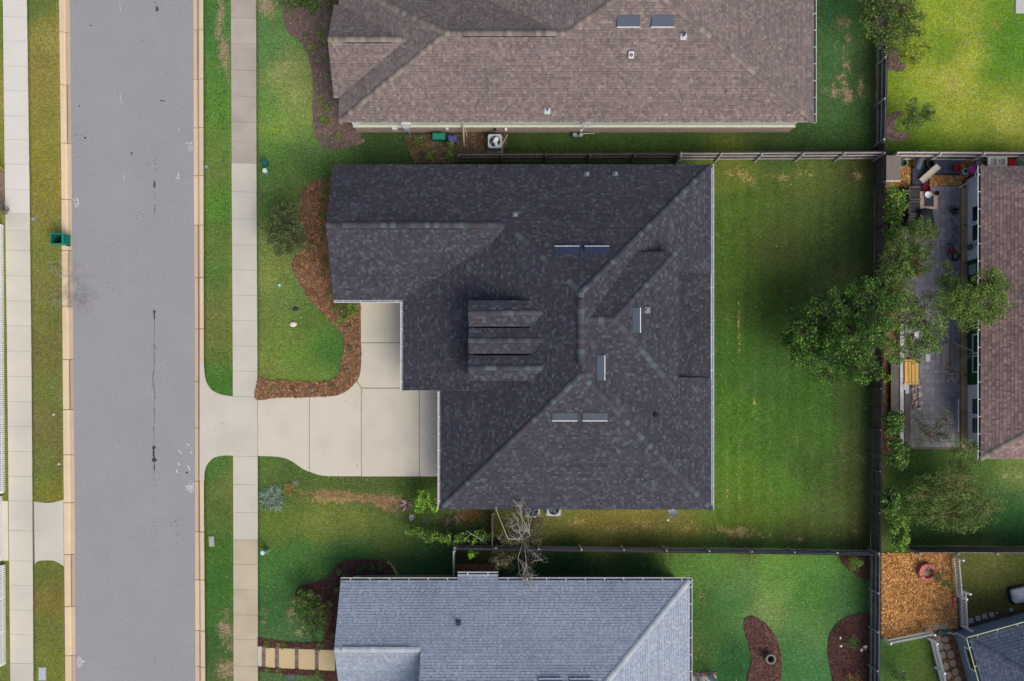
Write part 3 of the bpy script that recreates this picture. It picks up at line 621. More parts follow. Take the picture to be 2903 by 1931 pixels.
def capline(roof, p0, p1, mat, width=.15, step=.25, droop=.38, lift=.03, store={}):
    """overlapping folded ridge shingles from p0 (low) to p1 (high)"""
    p0, p1 = Vector(p0), Vector(p1); d = p1 - p0; L_ = d.length; d.normalize()
    side = d.cross(Vector((0, 0, 1))).normalized(); up = side.cross(d).normalized()
    key = (width, step, droop, mat.name)
    if key not in store:
        me = bpy.data.meshes.new("ridge_shingle"); h = width * droop; ov = step + .03
        vs = []
        for x, z in ((0, .018), (ov, .004)):
            vs += [(x, -width, z - h), (x, -width * .35, z - h * .12), (x, width * .35, z - h * .12), (x, width, z - h)]
        vs += [(0, -width, -h - .02), (0, -width * .35, -h * .12 - .02), (0, width * .35, -h * .12 - .02), (0, width, -h - .02)]
        fs = [(0, 4, 5, 1), (1, 5, 6, 2), (2, 6, 7, 3), (8, 0, 1, 9), (9, 1, 2, 10), (10, 2, 3, 11)]
        me.from_pydata(vs, [], fs); me.materials.append(mat); me.update(); store[key] = me
    n = max(1, int(L_ / step))
    R = Matrix((d, side, up)).transposed().to_4x4()
    if R.determinant() < 0: R = Matrix((d, -side, up)).transposed().to_4x4()
    for i in range(n):
        o = bpy.data.objects.new("ridge_shingle", store[key]); COL.objects.link(o); o.parent = roof
        p = p0 + d * (L_ * i / n) + up * lift; W(o, Matrix.Translation(p) @ R)
def roof_body(house, planes, pal, seed, trim, deckmat, soffit=None, fascia=(), thick=.16, band=(.5, .72), cf=.55, wd=(.09, .24)):
    """deck (closed underneath) with fascia boards; shingles and caps are its children"""
    mb = MB()
    for pl in planes:
        for p in pl.polys:
            A = sum(p[i][0] * p[(i + 1) % len(p)][1] - p[(i + 1) % len(p)][0] * p[i][1] for i in range(len(p)))
            if A < 0: p = p[::-1]
            mb.face([pl.pt(x, y, -.012) for x, y in p], (.05, .05, .05, 1))
            mb.face([Vector((x, y, pl.z(x, y) - thick)) for x, y in reversed(p)], trim)
    for a, b in fascia:
        a, b = Vector(a), Vector(b); d = (b - a).normalized(); nrm = Vector((d.y, -d.x, 0)).normalized() * .012
        top, bot = Vector((0, 0, -.008)), Vector((0, 0, -thick))
        mb.face([a + bot, b + bot, b + top, a + top], trim); mb.face([a + bot - nrm, a + top - nrm, b + top - nrm, b + bot - nrm], trim)
        mb.face([a + top, b + top, b + top - nrm, a + top - nrm], trim)
    roof = mb.build("roof", m_attr, house)
    sb = MB()
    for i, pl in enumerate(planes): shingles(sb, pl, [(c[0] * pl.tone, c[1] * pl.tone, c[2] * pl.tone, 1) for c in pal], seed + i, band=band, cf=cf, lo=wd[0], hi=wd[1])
    tag(sb.build("shingles", m_shingle, roof), kind='stuff')
    return roof
def gutter(house, a, b, out, col=S(232, 234, 236), inside=S(90, 88, 90), w_=.13, step=.93, inside_=None):
    a, b, out = Vector(a), Vector(b), Vector(out).normalized(); d = (b - a).normalized(); mb = MB()
    prof = [(0, -.02), (0, -.11), (w_ * .75, -.11), (w_, -.01), (w_ + .03, -.01), (w_ + .03, -.03), (w_ * .8, -.125), (-.01, -.125), (-.01, -.02)]
    vs = [p + out * x + Vector((0, 0, z)) for p in (a, b) for x, z in prof]; n = len(prof)
    for i in range(n):
        j = (i + 1) % n; c = inside if i < 3 else col
        f = [vs[i], vs[j], vs[n + j], vs[n + i]]; mb.face(f, c)
    for k in (0, 1):
        mb.face([vs[k * n + i] for i in ((0, 1, 2, 3) if k else (3, 2, 1, 0))], col)
    g = mb.build("gutter", m_attr, house)
    L_ = (b - a).length; m = max(1, int(L_ / step)); bm = MB(); t = Vector((0, 0, 1))
    R = Matrix((d, out, t)).transposed().to_4x4()
    bm.box(-.018, .018, -.04, w_ + .016, -.02, -.006, col); first = bm.build("gutter_bracket", m_attr, g)
    for i in range(m):
        o = first if i == 0 else link(first.copy(), g)
        W(o, Matrix.Translation(a + d * L_ * (i + .5) / m) @ R)
    return g
def walls(house, loop, z1, col, name="wall", z0=-.1, mat=None):
    mb = MB(); n = len(loop)
    A = sum(loop[i][0] * loop[(i + 1) % n][1] - loop[(i + 1) % n][0] * loop[i][1] for i in range(n))
    if A < 0: loop = loop[::-1]
    for i in range(n):
        a, b = loop[i], loop[(i + 1) % n]
        mb.face([(a[0], a[1], z0), (b[0], b[1], z0), (b[0], b[1], z1), (a[0], a[1], z1)], col)
    return mb.build(name, mat or m_attr, house)
def roof_vent(house, pl, px, py, along, wid=1.33, dep=.42, col=S(52, 64, 84), hh=.12):
    """slant-back vent lying on the plane, its open lower lip white; centre seen at px, py"""
    # find the point of the plane under that pixel
    p = P(px, py, 5)
    for _ in range(8): p = P(px, py, pl.z(p.x, p.y))
    dn = -pl.w; u = pl.u; n = pl.n; mb = MB(); c = Vector(p); hw, hd = wid / 2, dep / 2
    def q(a, b, h): return c + u * a + dn * b + n * h
    mb.face([q(-hw, -hd, .03), q(-hw, hd, hh), q(hw, hd, hh), q(hw, -hd, .03)], col)
    mb.face([q(-hw, -hd, 0), q(-hw, -hd, .03), q(hw, -hd, .03), q(hw, -hd, 0)], col)
    mb.face([q(-hw, -hd, 0), q(-hw, hd, 0), q(-hw, hd, hh), q(-hw, -hd, .03)], col)
    mb.face([q(hw, -hd, 0), q(hw, -hd, .03), q(hw, hd, hh), q(hw, hd, 0)], col)
    mb.face([q(-hw, hd - .02, 0), q(hw, hd - .02, 0), q(hw, hd - .02, hh), q(-hw, hd - .02, hh)], S(30, 30, 34))
    v = mb.build("roof_vent", m_ventmetal, house)
    lb = MB(); R = Matrix((u, dn, n)).transposed().to_4x4(); M4 = Matrix.Translation(c) @ R
    lb.box(-hw, hw, hd - .01, hd + .03, hh - .025, hh + .012, S(238, 238, 236), M4); lb.build("vent_lip", m_attr, v)
    return v
m_ventmetal = M_("vent_metal", attr=True, rough=.45, n1=(2, .08), n2=(40, .08), bump=None)
def pipe_vent(house, pl, px, py, r=.045, h=.32, col=S(80, 84, 90), flash=S(190, 200, 204)):
    p = P(px, py, 5)
    for _ in range(8): p = P(px, py, pl.z(p.x, p.y))
    mb = MB(); c = Vector(p); R = Matrix((pl.u, -pl.w, pl.n)).transposed().to_4x4(); M4 = Matrix.Translation(c) @ R
    mb.box(-.16, .16, -.14, .2, .005, .02, flash, M4)
    mb.lathe(c + Vector((0, 0, -.03)), [(r + .05, 0), (r + .03, .1), (r, .13)], 12, flash)
    mb.lathe(c, [(r, .08), (r, h), (r * .75, h), (r * .75, h - .06)], 12, col)
    return mb.build("vent_pipe", m_attr, house)
def ridge_vent(roof, a, b, mat, width=.17):
    """the raised strip along a ridge, capped with shingles"""
    a, b = Vector(a), Vector(b); d = (b - a).normalized(); side = d.cross(Vector((0, 0, 1))).normalized(); mb = MB()
    R = Matrix((d, side, Vector((0, 0, 1)))).transposed().to_4x4(); M4 = Matrix.Translation(a) @ R; L_ = (b - a).length
    for s_ in (-1, 1):
        vs = [(0, 0, .05), (L_, 0, .05), (L_, s_ * width, -.03), (0, s_ * width, -.03), (L_, s_ * width, -.1), (0, s_ * width, -.1)]
        vs = [M4 @ Vector(v) for v in vs]
        mb.mesh(vs, [(0, 1, 2, 3), (3, 2, 4, 5)] if s_ < 0 else [(3, 2, 1, 0), (5, 4, 2, 3)], S(30, 32, 36))
    mb.build("ridge_vent", m_attr, roof)
    capline(roof, a, b, mat, width=width - .012, step=.26, droop=.42, lift=.058)

# ---- the dark-roofed house in the middle
DPAL = [S(70, 72, 82), S(62, 64, 76), S(84, 80, 86), S(78, 82, 92), S(96, 102, 110), S(86, 76, 80), S(54, 58, 68), S(72, 70, 78), S(66, 66, 76), S(104, 112, 116), S(80, 74, 78)]
DPAL = [(c[0] * .86, c[1] * .87, c[2] * .9, 1) for c in DPAL]
m_capd = cap_mat("dark_ridge_shingle", [S(74, 78, 86), S(90, 100, 106), S(70, 68, 76), S(74, 70, 74), S(62, 64, 74), S(80, 84, 92)])
HD = empty("house", (2.5, 3.5, 0), "house with the dark charcoal shingle roof and three small dormers, in the middle", "house")
HD.location = (0, 0, 0)
ZE = 2.75
gN, gS_, gE, gW, gP = .5705, .5957, .5787, .5794, .3333
XE, XW, XP, YN, YS = 11.1, -4.27, -6.39, 13.58, -5.97
RN, RS = Vector((3.41, 5.8, 7.2)), Vector((3.41, 1.5, 7.2))
WR = Vector((-.48, 9.73, 4.946)); XG = -10.33
pN = Plane(0, YN, ZE, 0, -gN, [(XG, YN), (WR.x, YN), (WR.x, WR.y), (XG, WR.y)], [(WR.x, YN), (XE, YN), (RN.x, RN.y), (WR.x, WR.y)])
pE = Plane(XE, 0, ZE, -gE, 0, [(9.06, YS + 2.04 * .97), (9.06, YN - 2.04 * 1.01), (RN.x, RN.y), (RS.x, RS.y)], [(XE, YS), (XE, 1.47), (9.06, 1.47), (9.06, YS + 1.98)], [(XE, 7.35), (XE, YN), (9.06, YN - 2.07), (9.06, 7.35)])
pS = Plane(0, YS, ZE, 0, gS_, [(XW, YS), (XE, YS), (RS.x, RS.y)])
pW = Plane(XW, 0, ZE, gW, 0, [(XW, YS), (RS.x, RS.y), (RN.x, RN.y), (WR.x, WR.y), (XW, 5.9)])
pWS = Plane(0, 5.9, ZE, 0, .5735, [(XG, 5.9), (XP, 5.9), (-1.0, 8.97), (WR.x, WR.y), (XG, WR.y)])
pP = Plane(XP, 0, ZE, gP, 0, [(XP, .76), (-1.25, .76), (-1.0, .9), (-1.0, 8.97), (XP, 5.9)])
pc_z = 6.95; ce = 5.4; CY0, CY1, CX = .72, 8.2, 8.65; cr = 4.43
pCN = Plane(0, CY1, ce, 0, -(pc_z - ce) / (CY1 - cr), [(CX, CY1), (4.6, CY1), (3.7, cr), (5.17, cr)])
pCS = Plane(0, CY0, ce, 0, (pc_z - ce) / (cr - CY0), [(CX, CY0), (5.17, cr), (3.7, cr), (4.6, CY0)])
pCE = Plane(CX, 0, ce, -(pc_z - ce) / (CX - 5.17), 0, [(CX, CY0), (CX, CY1), (5.17, cr)])
gR = (pE.z(9.06, 0) - .3 - ZE + .03) / (XE - 9.06)
pR = Plane(XE, 0, ZE - .03, -gR, 0, [(XE, 1.47), (XE, 7.35), (9.06, 7.35), (9.06, 1.47)])
pR.tone = .8      # the low patch over the back porch has its shingle colours darkened
dorm = []
for (yn, ys) in ((5.53, 4.18), (4.06, 2.71), (2.58, 1.24)):
    ym = (yn + ys) / 2; g = .32 / (yn - ym)
    dorm.append((Plane(0, yn, 5.75, 0, -g, [(-2.53, yn), (-2.53, ym), (1.55, ym), (.95, yn)]), Plane(0, ys, 5.75, 0, g, [(-2.53, ys), (.95, ys), (1.55, ym), (-2.53, ym)]), yn, ys, ym))
planes = [pN, pE, pS, pW, pWS, pP, pCN, pCS, pCE, pR] + [p for d_ in dorm for p in d_[:2]]
TR = S(222, 224, 226)
fas = [((XG, YN, ZE), (XG, WR.y, WR.z)), ((XG, WR.y, WR.z), (XG, 5.9, ZE)), ((XG, 5.9, ZE), (XP, 5.9, ZE)), ((XP, 5.9, ZE), (XP, .76, ZE)), ((XP, .76, ZE), (XW, .76, ZE + .7)), ((XW, .76, ZE), (XW, YS, ZE)), ((XW, YS, ZE), (XE, YS, ZE)), ((XE, YS, ZE), (XE, YN, ZE)), ((XE, YN, ZE), (XG, YN, ZE))]
roofD = roof_body(HD, planes, DPAL, 100, TR, m_attr, fascia=fas)
wl = walls(HD, [(XG + .35, YN - .3), (XE - .35, YN - .3), (XE - .35, YS + .3), (XW + .35, YS + .3), (XW + .35, 5.2), (XW + .35, 6.2), (XG + .35, 6.2)], 2.62, S(196, 190, 182))
mb = MB()      # gable end and the porch cheek
mb.face([(XG + .35, YN - .3, 2.6), (XG + .35, 6.2, 2.6), (XG + .35, WR.y, 4.78)], S(196, 190, 182)); mb.build("gable_wall", m_attr, HD); mb = MB()
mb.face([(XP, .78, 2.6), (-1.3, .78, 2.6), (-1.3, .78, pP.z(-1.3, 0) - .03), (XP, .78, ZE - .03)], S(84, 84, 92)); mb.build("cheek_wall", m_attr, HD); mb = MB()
mb.face([(8.5, CY0 + .1, 3), (8.5, CY1 - .1, 3), (8.5, CY1 - .1, ce - .1), (8.5, CY0 + .1, ce - .1)], S(150, 150, 150))
for y_ in (CY0 + .12, CY1 - .12): mb.face([(4.6, y_, 3), (8.5, y_, 3), (8.5, y_, ce - .1), (4.6, y_, ce - .1)], S(150, 150, 150))
mb.build("cross_wing_wall", m_attr, HD); mb = MB()
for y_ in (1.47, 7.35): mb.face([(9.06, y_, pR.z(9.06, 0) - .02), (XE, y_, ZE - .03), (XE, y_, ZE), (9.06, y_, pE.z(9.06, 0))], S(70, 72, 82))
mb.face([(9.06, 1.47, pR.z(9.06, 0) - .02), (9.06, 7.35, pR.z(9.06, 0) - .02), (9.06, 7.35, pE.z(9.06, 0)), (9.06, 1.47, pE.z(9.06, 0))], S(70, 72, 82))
mb.build("recess_edge", m_attr, HD)
for pn, ps, yn, ys, ym in dorm:
    mb = MB(); x0 = -2.38; zb = pW.z(x0, 0)
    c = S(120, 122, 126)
    for y_ in (yn - .1, ys + .1):
        mb.face([(x0, y_, 3.6), (1.1, y_, 3.6), (1.1, y_, 5.72), (x0, y_, 5.72)], c)
    mb.face([(x0, yn - .1, 3.6), (x0, ys + .1, 3.6), (x0, ys + .1, 5.72), (x0, ym, 6.0), (x0, yn - .1, 5.72)], c)
    dm = mb.build("dormer", m_attr, HD); wb = MB(); wb.box(x0 - .03, x0 - .005, ym - .35, ym + .35, 4.5, 5.4, S(238, 238, 238)); wf = wb.build("window", m_attr, dm)
    capline(roofD, (-2.53, ym, 6.07), (1.4, ym, 6.07), m_capd, width=.13, step=.3)
capline(roofD, (XE, YN, ZE + .02), RN, m_capd); capline(roofD, (XE, YS, ZE + .02), RS, m_capd); capline(roofD, (XW, YS, ZE + .02), RS, m_capd)
capline(roofD, WR, RN, m_capd)
capline(roofD, (CX, CY1, ce), (5.17, cr, pc_z), m_capd); capline(roofD, (CX, CY0, ce), (5.17, cr, pc_z), m_capd); capline(roofD, (5.17, cr, pc_z), (3.75, cr, pc_z), m_capd)
capline(roofD, (XG, WR.y, WR.z), (P(968, 633, 4.95).x, WR.y, WR.z), m_capd); ridge_vent(roofD, (P(970, 633, 4.95).x, WR.y, WR.z), (P(1425, 633, 4.95).x, WR.y, WR.z), m_capd)
capline(roofD, RN, (3.41, 5.5, 7.2), m_capd); ridge_vent(roofD, (3.41, 5.45, 7.2), (3.41, 2.05, 7.2), m_capd, .19)
for x in (1607, 1692): roof_vent(HD, pN, x, 711, 0)
for x in (1601, 1687): roof_vent(HD, pS, x, 1180, 0, col=S(62, 72, 86))
roof_vent(HD, pCE, 1802, 908, 0, col=S(70, 82, 94)); roof_vent(HD, pE, 1701, 1043, 0, col=S(70, 82, 94))
for x, y, pl in ((1664, 495, pN), (1745, 494, pN), (1461, 610, pN), (1834, 880, pCE), (1855, 1098, pE), (1808, 1109, pE)):
    pipe_vent(HD, pl, x, y, r=.04 if y < 1000 else .025, h=.28, col=S(214, 214, 210) if y < 1000 else S(236, 232, 226), flash=S(120, 128, 140) if y < 1000 else S(80, 80, 88))
p_ = pE.pt(*(P(1858, 1178, 4.5).xy)); mb = MB(); mb.lathe(Vector((p_.x, p_.y, pE.z(p_.x, p_.y) - .05)), [(.13, 0), (.13, .16), (.15, .18), (.15, .24), (.05, .27)], 14, S(30, 36, 44)); mb.build("vent_pipe", m_attr, HD)
gutter(HD, (XE, YS - .05, ZE), (XE, YN + .03, ZE), (1, 0, 0), inside=S(214, 220, 226)); gutter(HD, (XG, 5.9, ZE), (XP + .1, 5.9, ZE), (0, -1, 0), inside=S(190, 196, 198)); gutter(HD, (XP, 5.75, ZE), (XP, .76, ZE), (-1, 0, 0), inside=S(190, 196, 200)); gutter(HD, (XW, .7, ZE), (XW, YS, ZE), (-1, 0, 0), S(240, 230, 230), S(200, 194, 196))

# ---- the brown-roofed house above it
BPAL = [S(128, 114, 108), S(118, 106, 104), S(140, 124, 114), S(134, 122, 118), S(110, 100, 100), S(150, 134, 122), S(124, 112, 112), S(142, 122, 112), S(120, 110, 106), S(156, 142, 132), S(104, 94, 94)]
BPAL = [(c[0] * .97, c[1] * 1.0, c[2] * 1.04, 1) for c in BPAL]
m_capb = cap_mat("brown_ridge_shingle", [S(126, 116, 108), S(120, 110, 104), S(134, 124, 114), S(146, 136, 126), S(114, 104, 100), S(130, 118, 110)])
HB = empty("house", (0, 0, 0), "house with the taupe brown shingle roof, above the dark-roofed one", "house")
X0, X1, Y0b = -10.03, 16.92, 16.03; gs, gw, ge = .667, .425, .40
ZR = 5.4; RA = Vector((X0 + (ZR - ZE) / gw, Y0b + (ZR - ZE) / gs, ZR)); RB = Vector((2.7, RA.y, ZR))
# the main block's hip goes on above the frame to its own ridge
gw2 = .38; ZM = 6.86; YM = Y0b + (ZM - ZE) / gs; XMa = RB.x + (ZM - ZR) / gw2; XMb = X1 - (ZM - ZE) / ge
if XMb < XMa: XMb = XMa + .02
bS = Plane(0, Y0b, ZE, 0, gs, [(X0, Y0b), (X1, Y0b), (X1 - .01, Y0b + .01), (RB.x, RB.y), (RA.x, RA.y)], [(RB.x, RB.y), (X1, Y0b), (XMb, YM), (XMa, YM)])
bE = Plane(X1, 0, ZE, -ge, 0, [(X1, Y0b), (X1, 2 * YM - Y0b), (XMb, YM)])
bW = Plane(X0, 0, ZE, gw, 0, [(X0, Y0b), (RA.x, RA.y), (X0, 2 * RA.y - Y0b)])
bN = Plane(0, 2 * RA.y - Y0b, ZE, 0, -gs, [(X0, 2 * RA.y - Y0b), (RA.x, RA.y), (RB.x, RB.y), (RB.x, 2 * RA.y - Y0b)])
YNb = 2 * YM - Y0b; XWb = RB.x - (ZR - ZE) / gw2
bM = Plane(RB.x, 0, ZR, gw2, 0, [(XWb, RB.y + 3.9), (RB.x, RB.y), (XMa, YM), (XWb, YNb)])
bN2 = Plane(0, YNb, ZE, 0, -gs, [(XWb, YNb), (XMa, YM), (X1, YNb)])
GZ, GY, GX = 4.46, 20.03, -10.33
bg1 = Plane(0, 17.42, ZE, 0, (GZ - ZE) / (GY - 17.42), [(GX, 17.42), (X0, 17.42), (-5.9, GY), (GX, GY)])
bg2 = Plane(0, 2 * GY - 17.42, ZE, 0, -(GZ - ZE) / (GY - 17.42), [(GX, 2 * GY - 17.42), (GX, GY), (-5.9, GY), (X0, 2 * GY - 17.42)])
fas = [((X0, 17.42, ZE), (X0, Y0b, ZE)), ((X0, Y0b, ZE), (X1, Y0b, ZE)), ((X1, Y0b, ZE), (X1, 2 * YM - Y0b, ZE)), ((GX, 2 * GY - 17.42, ZE), (GX, GY, GZ)), ((GX, GY, GZ), (GX, 17.42, ZE)), ((GX, 17.42, ZE), (X0, 17.42, ZE))]
TB = S(190, 198, 186)
EXPO_ = EXPO; EXPO = .155
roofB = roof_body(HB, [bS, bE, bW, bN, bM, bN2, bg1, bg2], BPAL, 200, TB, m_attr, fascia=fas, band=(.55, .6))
EXPO = EXPO_
YW = 16.19; XA, XB = -9.43, 16.3
m_brick = bpy.data.materials.new("brick_wall"); m_brick.use_nodes = True
def brick_nodes(m, c1, c2, mortar, bw=.2, bh=.075):
    t = m.node_tree; N = t.nodes; L = t.links; bs = N["Principled BSDF"]; bs.inputs["Roughness"].default_value = .9
    g = N.new("ShaderNodeNewGeometry"); sx = N.new("ShaderNodeSeparateXYZ"); L.new(g.outputs["Position"], sx.inputs[0])
    ad = N.new("ShaderNodeMath"); L.new(sx.outputs[0], ad.inputs[0]); L.new(sx.outputs[1], ad.inputs[1])
    cx = N.new("ShaderNodeCombineXYZ"); L.new(ad.outputs[0], cx.inputs[0]); L.new(sx.outputs[2], cx.inputs[1])
    b = N.new("ShaderNodeTexBrick"); b.inputs["Color1"].default_value = c1; b.inputs["Color2"].default_value = c2; b.inputs["Mortar"].default_value = mortar
    b.inputs["Scale"].default_value = 1; b.inputs["Brick Width"].default_value = bw; b.inputs["Row Height"].default_value = bh; b.inputs["Mortar Size"].default_value = .008
    L.new(cx.outputs[0], b.inputs[0]); L.new(b.outputs[0], bs.inputs["Base Color"])
    bp = N.new("ShaderNodeBump"); bp.inputs["Strength"].default_value = .6; bp.inputs["Distance"].default_value = .01; bp.invert = True
    L.new(b.outputs["Fac"], bp.inputs["Height"]); L.new(bp.outputs[0], bs.inputs["Normal"])
brick_nodes(m_brick, S(168, 142, 128), S(132, 108, 98), S(206, 198, 184))
loopB = [(XA, YW), (XB, YW), (XB, 28.1), (-3.9, 28.1), (-3.9, 23.6), (XA, 23.6)]
walls(HB, [(XA + .04, YW + .04), (XB - .04, YW + .04), (XB - .04, 28.06), (-3.86, 28.06), (-3.86, 23.56), (XA + .04, 23.56)], 2.62, S(186, 200, 184), "siding")
walls(HB, loopB, 1.18, None, "brick_wainscot", mat=m_brick)
mb = MB(); mb.box(XA - .05, XB + .02, YW - .05, YW + .04, 1.18, 1.3, S(208, 204, 188)); mb.build("stone_ledge", m_attrs, HB)
# row of ledge bricks showing under the siding
mb = MB(); random.seed(3); x = XA
while x < XB - .1:
    if random.random() < .7: mb.box(x, x + .07, YW - .055, YW - .02, 1.1, 1.17, random.choice([S(70, 66, 60), S(150, 140, 110), S(120, 112, 100)]))
    x += random.uniform(.13, .3)
tag(mb.build("ledge_bricks", m_attrs, HB), kind='stuff')
mb = MB(); mb.box(XA - .02, XA + .28, YW - .02, YW + .04, 1.3, 2.6, S(226, 226, 222)); mb.build("corner_board", m_attr, HB)
def wallbox(house, name, px0, px1, z0, z1, d, col, yw=YW):
    s_ = F / (H - (z0 + z1) / 2); mb = MB(); mb.box((px0 - NX) / s_, (px1 - NX) / s_, yw - d, yw, z0, z1, col); return mb.build(name, m_attr, house)
wallbox(HB, "meter_box", 1139, 1165, 1.5, 2.3, .16, S(226, 226, 222)); wallbox(HB, "electric_meter", 1146, 1160, 1.0, 1.45, .2, S(150, 170, 176))
wallbox(HB, "wall_lamp", 1112, 1126, .9, 1.2, .14, S(206, 204, 214)); wallbox(HB, "vent_hood", 1264, 1272, .8, 1.1, .1, S(220, 220, 220)); wallbox(HB, "hose_bib", 1431, 1438, .7, .9, .12, S(230, 226, 226)); wallbox(HB, "disconnect_box", 1401, 1406, .7, 1.1, .1, S(36, 34, 34))
wallbox(HB, "window_head", 1458, 1530, 2.35, 2.5, .12, S(238, 236, 232)); wallbox(HB, "window_head", 1534, 1541, 2.35, 2.5, .12, S(238, 236, 232)); wallbox(HB, "window_head", 1798, 1870, 2.35, 2.5, .12, S(238, 236, 232))
mb = MB(); mb.tube([P(1156, 352, 1.2) + Vector((0, -.1, 0)), P(1159, 372, .8), P(1162, 382, .02)], .035, 8, S(150, 168, 172)); mb.build("conduit", m_attr, HB)
capline(roofB, (X0, Y0b, ZE + .02), RA, m_capb); capline(roofB, (X0, 2 * RA.y - Y0b, ZE), RA, m_capb); capline(roofB, (X1, Y0b, ZE + .02), (XMb, YM, ZM), m_capb); capline(roofB, RB, (XMa, YM, ZM), m_capb)
q0, q1 = P(1312, 98, ZR).x, P(1576, 98, ZR).x
capline(roofB, RA, (q0, RA.y, ZR), m_capb); ridge_vent(roofB, (q0, RA.y, ZR), (q1, RA.y, ZR), m_capb); capline(roofB, (q1, RA.y, ZR), RB, m_capb)
q0, q1 = P(978, 111, GZ).x, P(1109, 111, GZ).x
capline(roofB, (GX, GY, GZ), (q0, GY, GZ), m_capb); ridge_vent(roofB, (q0, GY, GZ), (q1, GY, GZ), m_capb); capline(roofB, (q1, GY, GZ), (-6.0, GY, GZ), m_capb)
for x in (1782, 1879): roof_vent(HB, bS, x, 59, 0, wid=1.22, dep=.56, col=S(72, 82, 98), hh=.15)
pipe_vent(HB, bS, 1938, 102, .06, .4, S(60, 66, 74)); pipe_vent(HB, bS, 1552, 313, .045, .3, S(70, 74, 80))
p_ = P(1789, 154, 5)
for _ in range(6): p_ = P(1789, 154, bS.z(p_.x, p_.y))
mb = MB(); M4 = Matrix.Translation(p_) @ Matrix((bS.u, -bS.w, bS.n)).transposed().to_4x4()
mb.box(-.16, .16, -.2, .2, .0, .13, S(150, 148, 156), M4); mb.box(-.14, .14, -.18, .18, .13, .15, S(214, 206, 210), M4); mb.lathe(p_, [(.1, 0), (.1, .03)], 12, S(110, 108, 120), Matrix.Translation(Vector((0, 0, 0))) @ M4.to_3x3().to_4x4() @ Matrix.Translation((0, 0, .15))); mb.build("exhaust_vent", m_attr, HB)
gutter(HB, (X1, Y0b - .05, ZE), (X1, YNb, ZE), (1, 0, 0)); 
mb = MB()      # gable wall
mb.face([(GX + .3, 2 * GY - 17.42, 2.5), (GX + .3, 17.42, 2.5), (GX + .3, GY, GZ - .15)], S(186, 200, 184)); mb.face([(GX + .3, 22.4, 0), (GX + .3, 17.7, 0), (GX + .3, 17.7, 2.6), (GX + .3, 22.4, 2.6)], S(186, 200, 184)); mb.face([(GX + .3, 17.7, 0), (XA, 17.7, 0), (XA, 17.7, 2.6), (GX + .3, 17.7, 2.6)], S(186, 200, 184)); mb.build("gable_wall", m_attr, HB)

# ---- the pale grey-roofed house below it
GPAL = [S(142, 150, 162), S(134, 144, 156), S(150, 158, 168), S(156, 162, 172), S(128, 138, 152), S(146, 152, 164), S(138, 148, 158), S(162, 166, 176)]
GPAL = [(c[0] * 1.28, c[1] * 1.33, c[2] * 1.36, 1) for c in GPAL]
m_capg = cap_mat("grey_ridge_shingle", [S(176, 184, 190), S(168, 178, 184), S(184, 190, 194)])
HG = empty("house", (0, 0, 0), "house with the pale blue-grey shingle roof at the bottom of the photo", "house")
gg = .55; GX0, GX1, YG = -9.93, 9.87, -10.03
GR = -13.46; zG = ZE + gg * (YG - GR)
XM = -5.2; YR = -21.0; zRR = ZE + gg * (YG - YR)
b0, b1, YB = P(1297, 1628, ZE).x, P(1412, 1628, ZE).x, P(0, 1630, ZE - .1).y
gN1 = Plane(0, YG, ZE, 0, -gg, [(GX0, YG), (XM, YG), (XM, GR), (GX0 - .02, GR)], [(XM, YG), (GX1, YG), (GX1 - (zRR - ZE) / gg, YR), (XM, YR)])
YSg = 2 * YR - YG; gS2 = Plane(0, YSg, ZE, 0, gg, [(XM, YSg), (GX1, YSg), (GX1 - (zRR - ZE) / gg, YR), (XM, YR)])
gB = Plane(0, YB, ZE - gg * (YB - YG) + .01, 0, -gg, [(b0, YB), (b1, YB), (b1, YG), (b0, YG)])
gE1 = Plane(GX1, 0, ZE, -gg, 0, [(GX1, YG), (GX1 - (zRR - ZE) / gg, YR), (GX1, 2 * YR - YG)])
gS1 = Plane(0, 2 * GR - YG, ZE, 0, gg, [(GX0, 2 * GR - YG), (GX0 - .02, GR), (XM + .6, GR), (XM + .6, 2 * GR - YG)])
fas = [((GX0, YG, ZE), (b0, YG, ZE)), ((b0, YB, ZE - .1), (b1, YB, ZE - .1)), ((b1, YG, ZE), (GX1, YG, ZE)), ((GX1, YG, ZE), (GX1, YSg, ZE)), ((GX0, GR, zG), (GX0, YG, ZE)), ((GX0, 2 * GR - YG, ZE), (GX0, GR, zG)), ((XM, YR, zRR), (XM, GR, zG))]
EXPO = .165
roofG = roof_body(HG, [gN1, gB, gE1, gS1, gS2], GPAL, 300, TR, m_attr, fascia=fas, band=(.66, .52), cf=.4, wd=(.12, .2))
EXPO = EXPO_
YGW = P(0, 1630, 0).y
m_brick2 = bpy.data.materials.new("grey_brick_wall"); m_brick2.use_nodes = True; brick_nodes(m_brick2, S(140, 122, 114), S(110, 92, 86), S(186, 178, 168))
walls(HG, [(GX0 + .3, YG - .24), (GX1 - .4, YG - .24), (GX1 - .4, YSg + .3), (XM + .02, YSg + .3), (XM + .02, 2 * GR - YG + .3), (GX0 + .3, 2 * GR - YG + .3)], 2.62, S(150, 166, 176), "siding")
ww = walls(HG, [(P(1008, 0).x, YG - .19), (P(1288, 0).x, YG - .19), (P(1288, 0).x, YG - .6), (P(1008, 0).x, YG - .6)], .9, None, "brick_wainscot", mat=m_brick2)
walls(HG, [(b0 + .15, YB - .25), (b1 - .15, YB - .25), (b1 - .15, YG - .6), (b0 + .15, YG - .6)], 2.5, S(120, 104, 98), "chimney_wall")
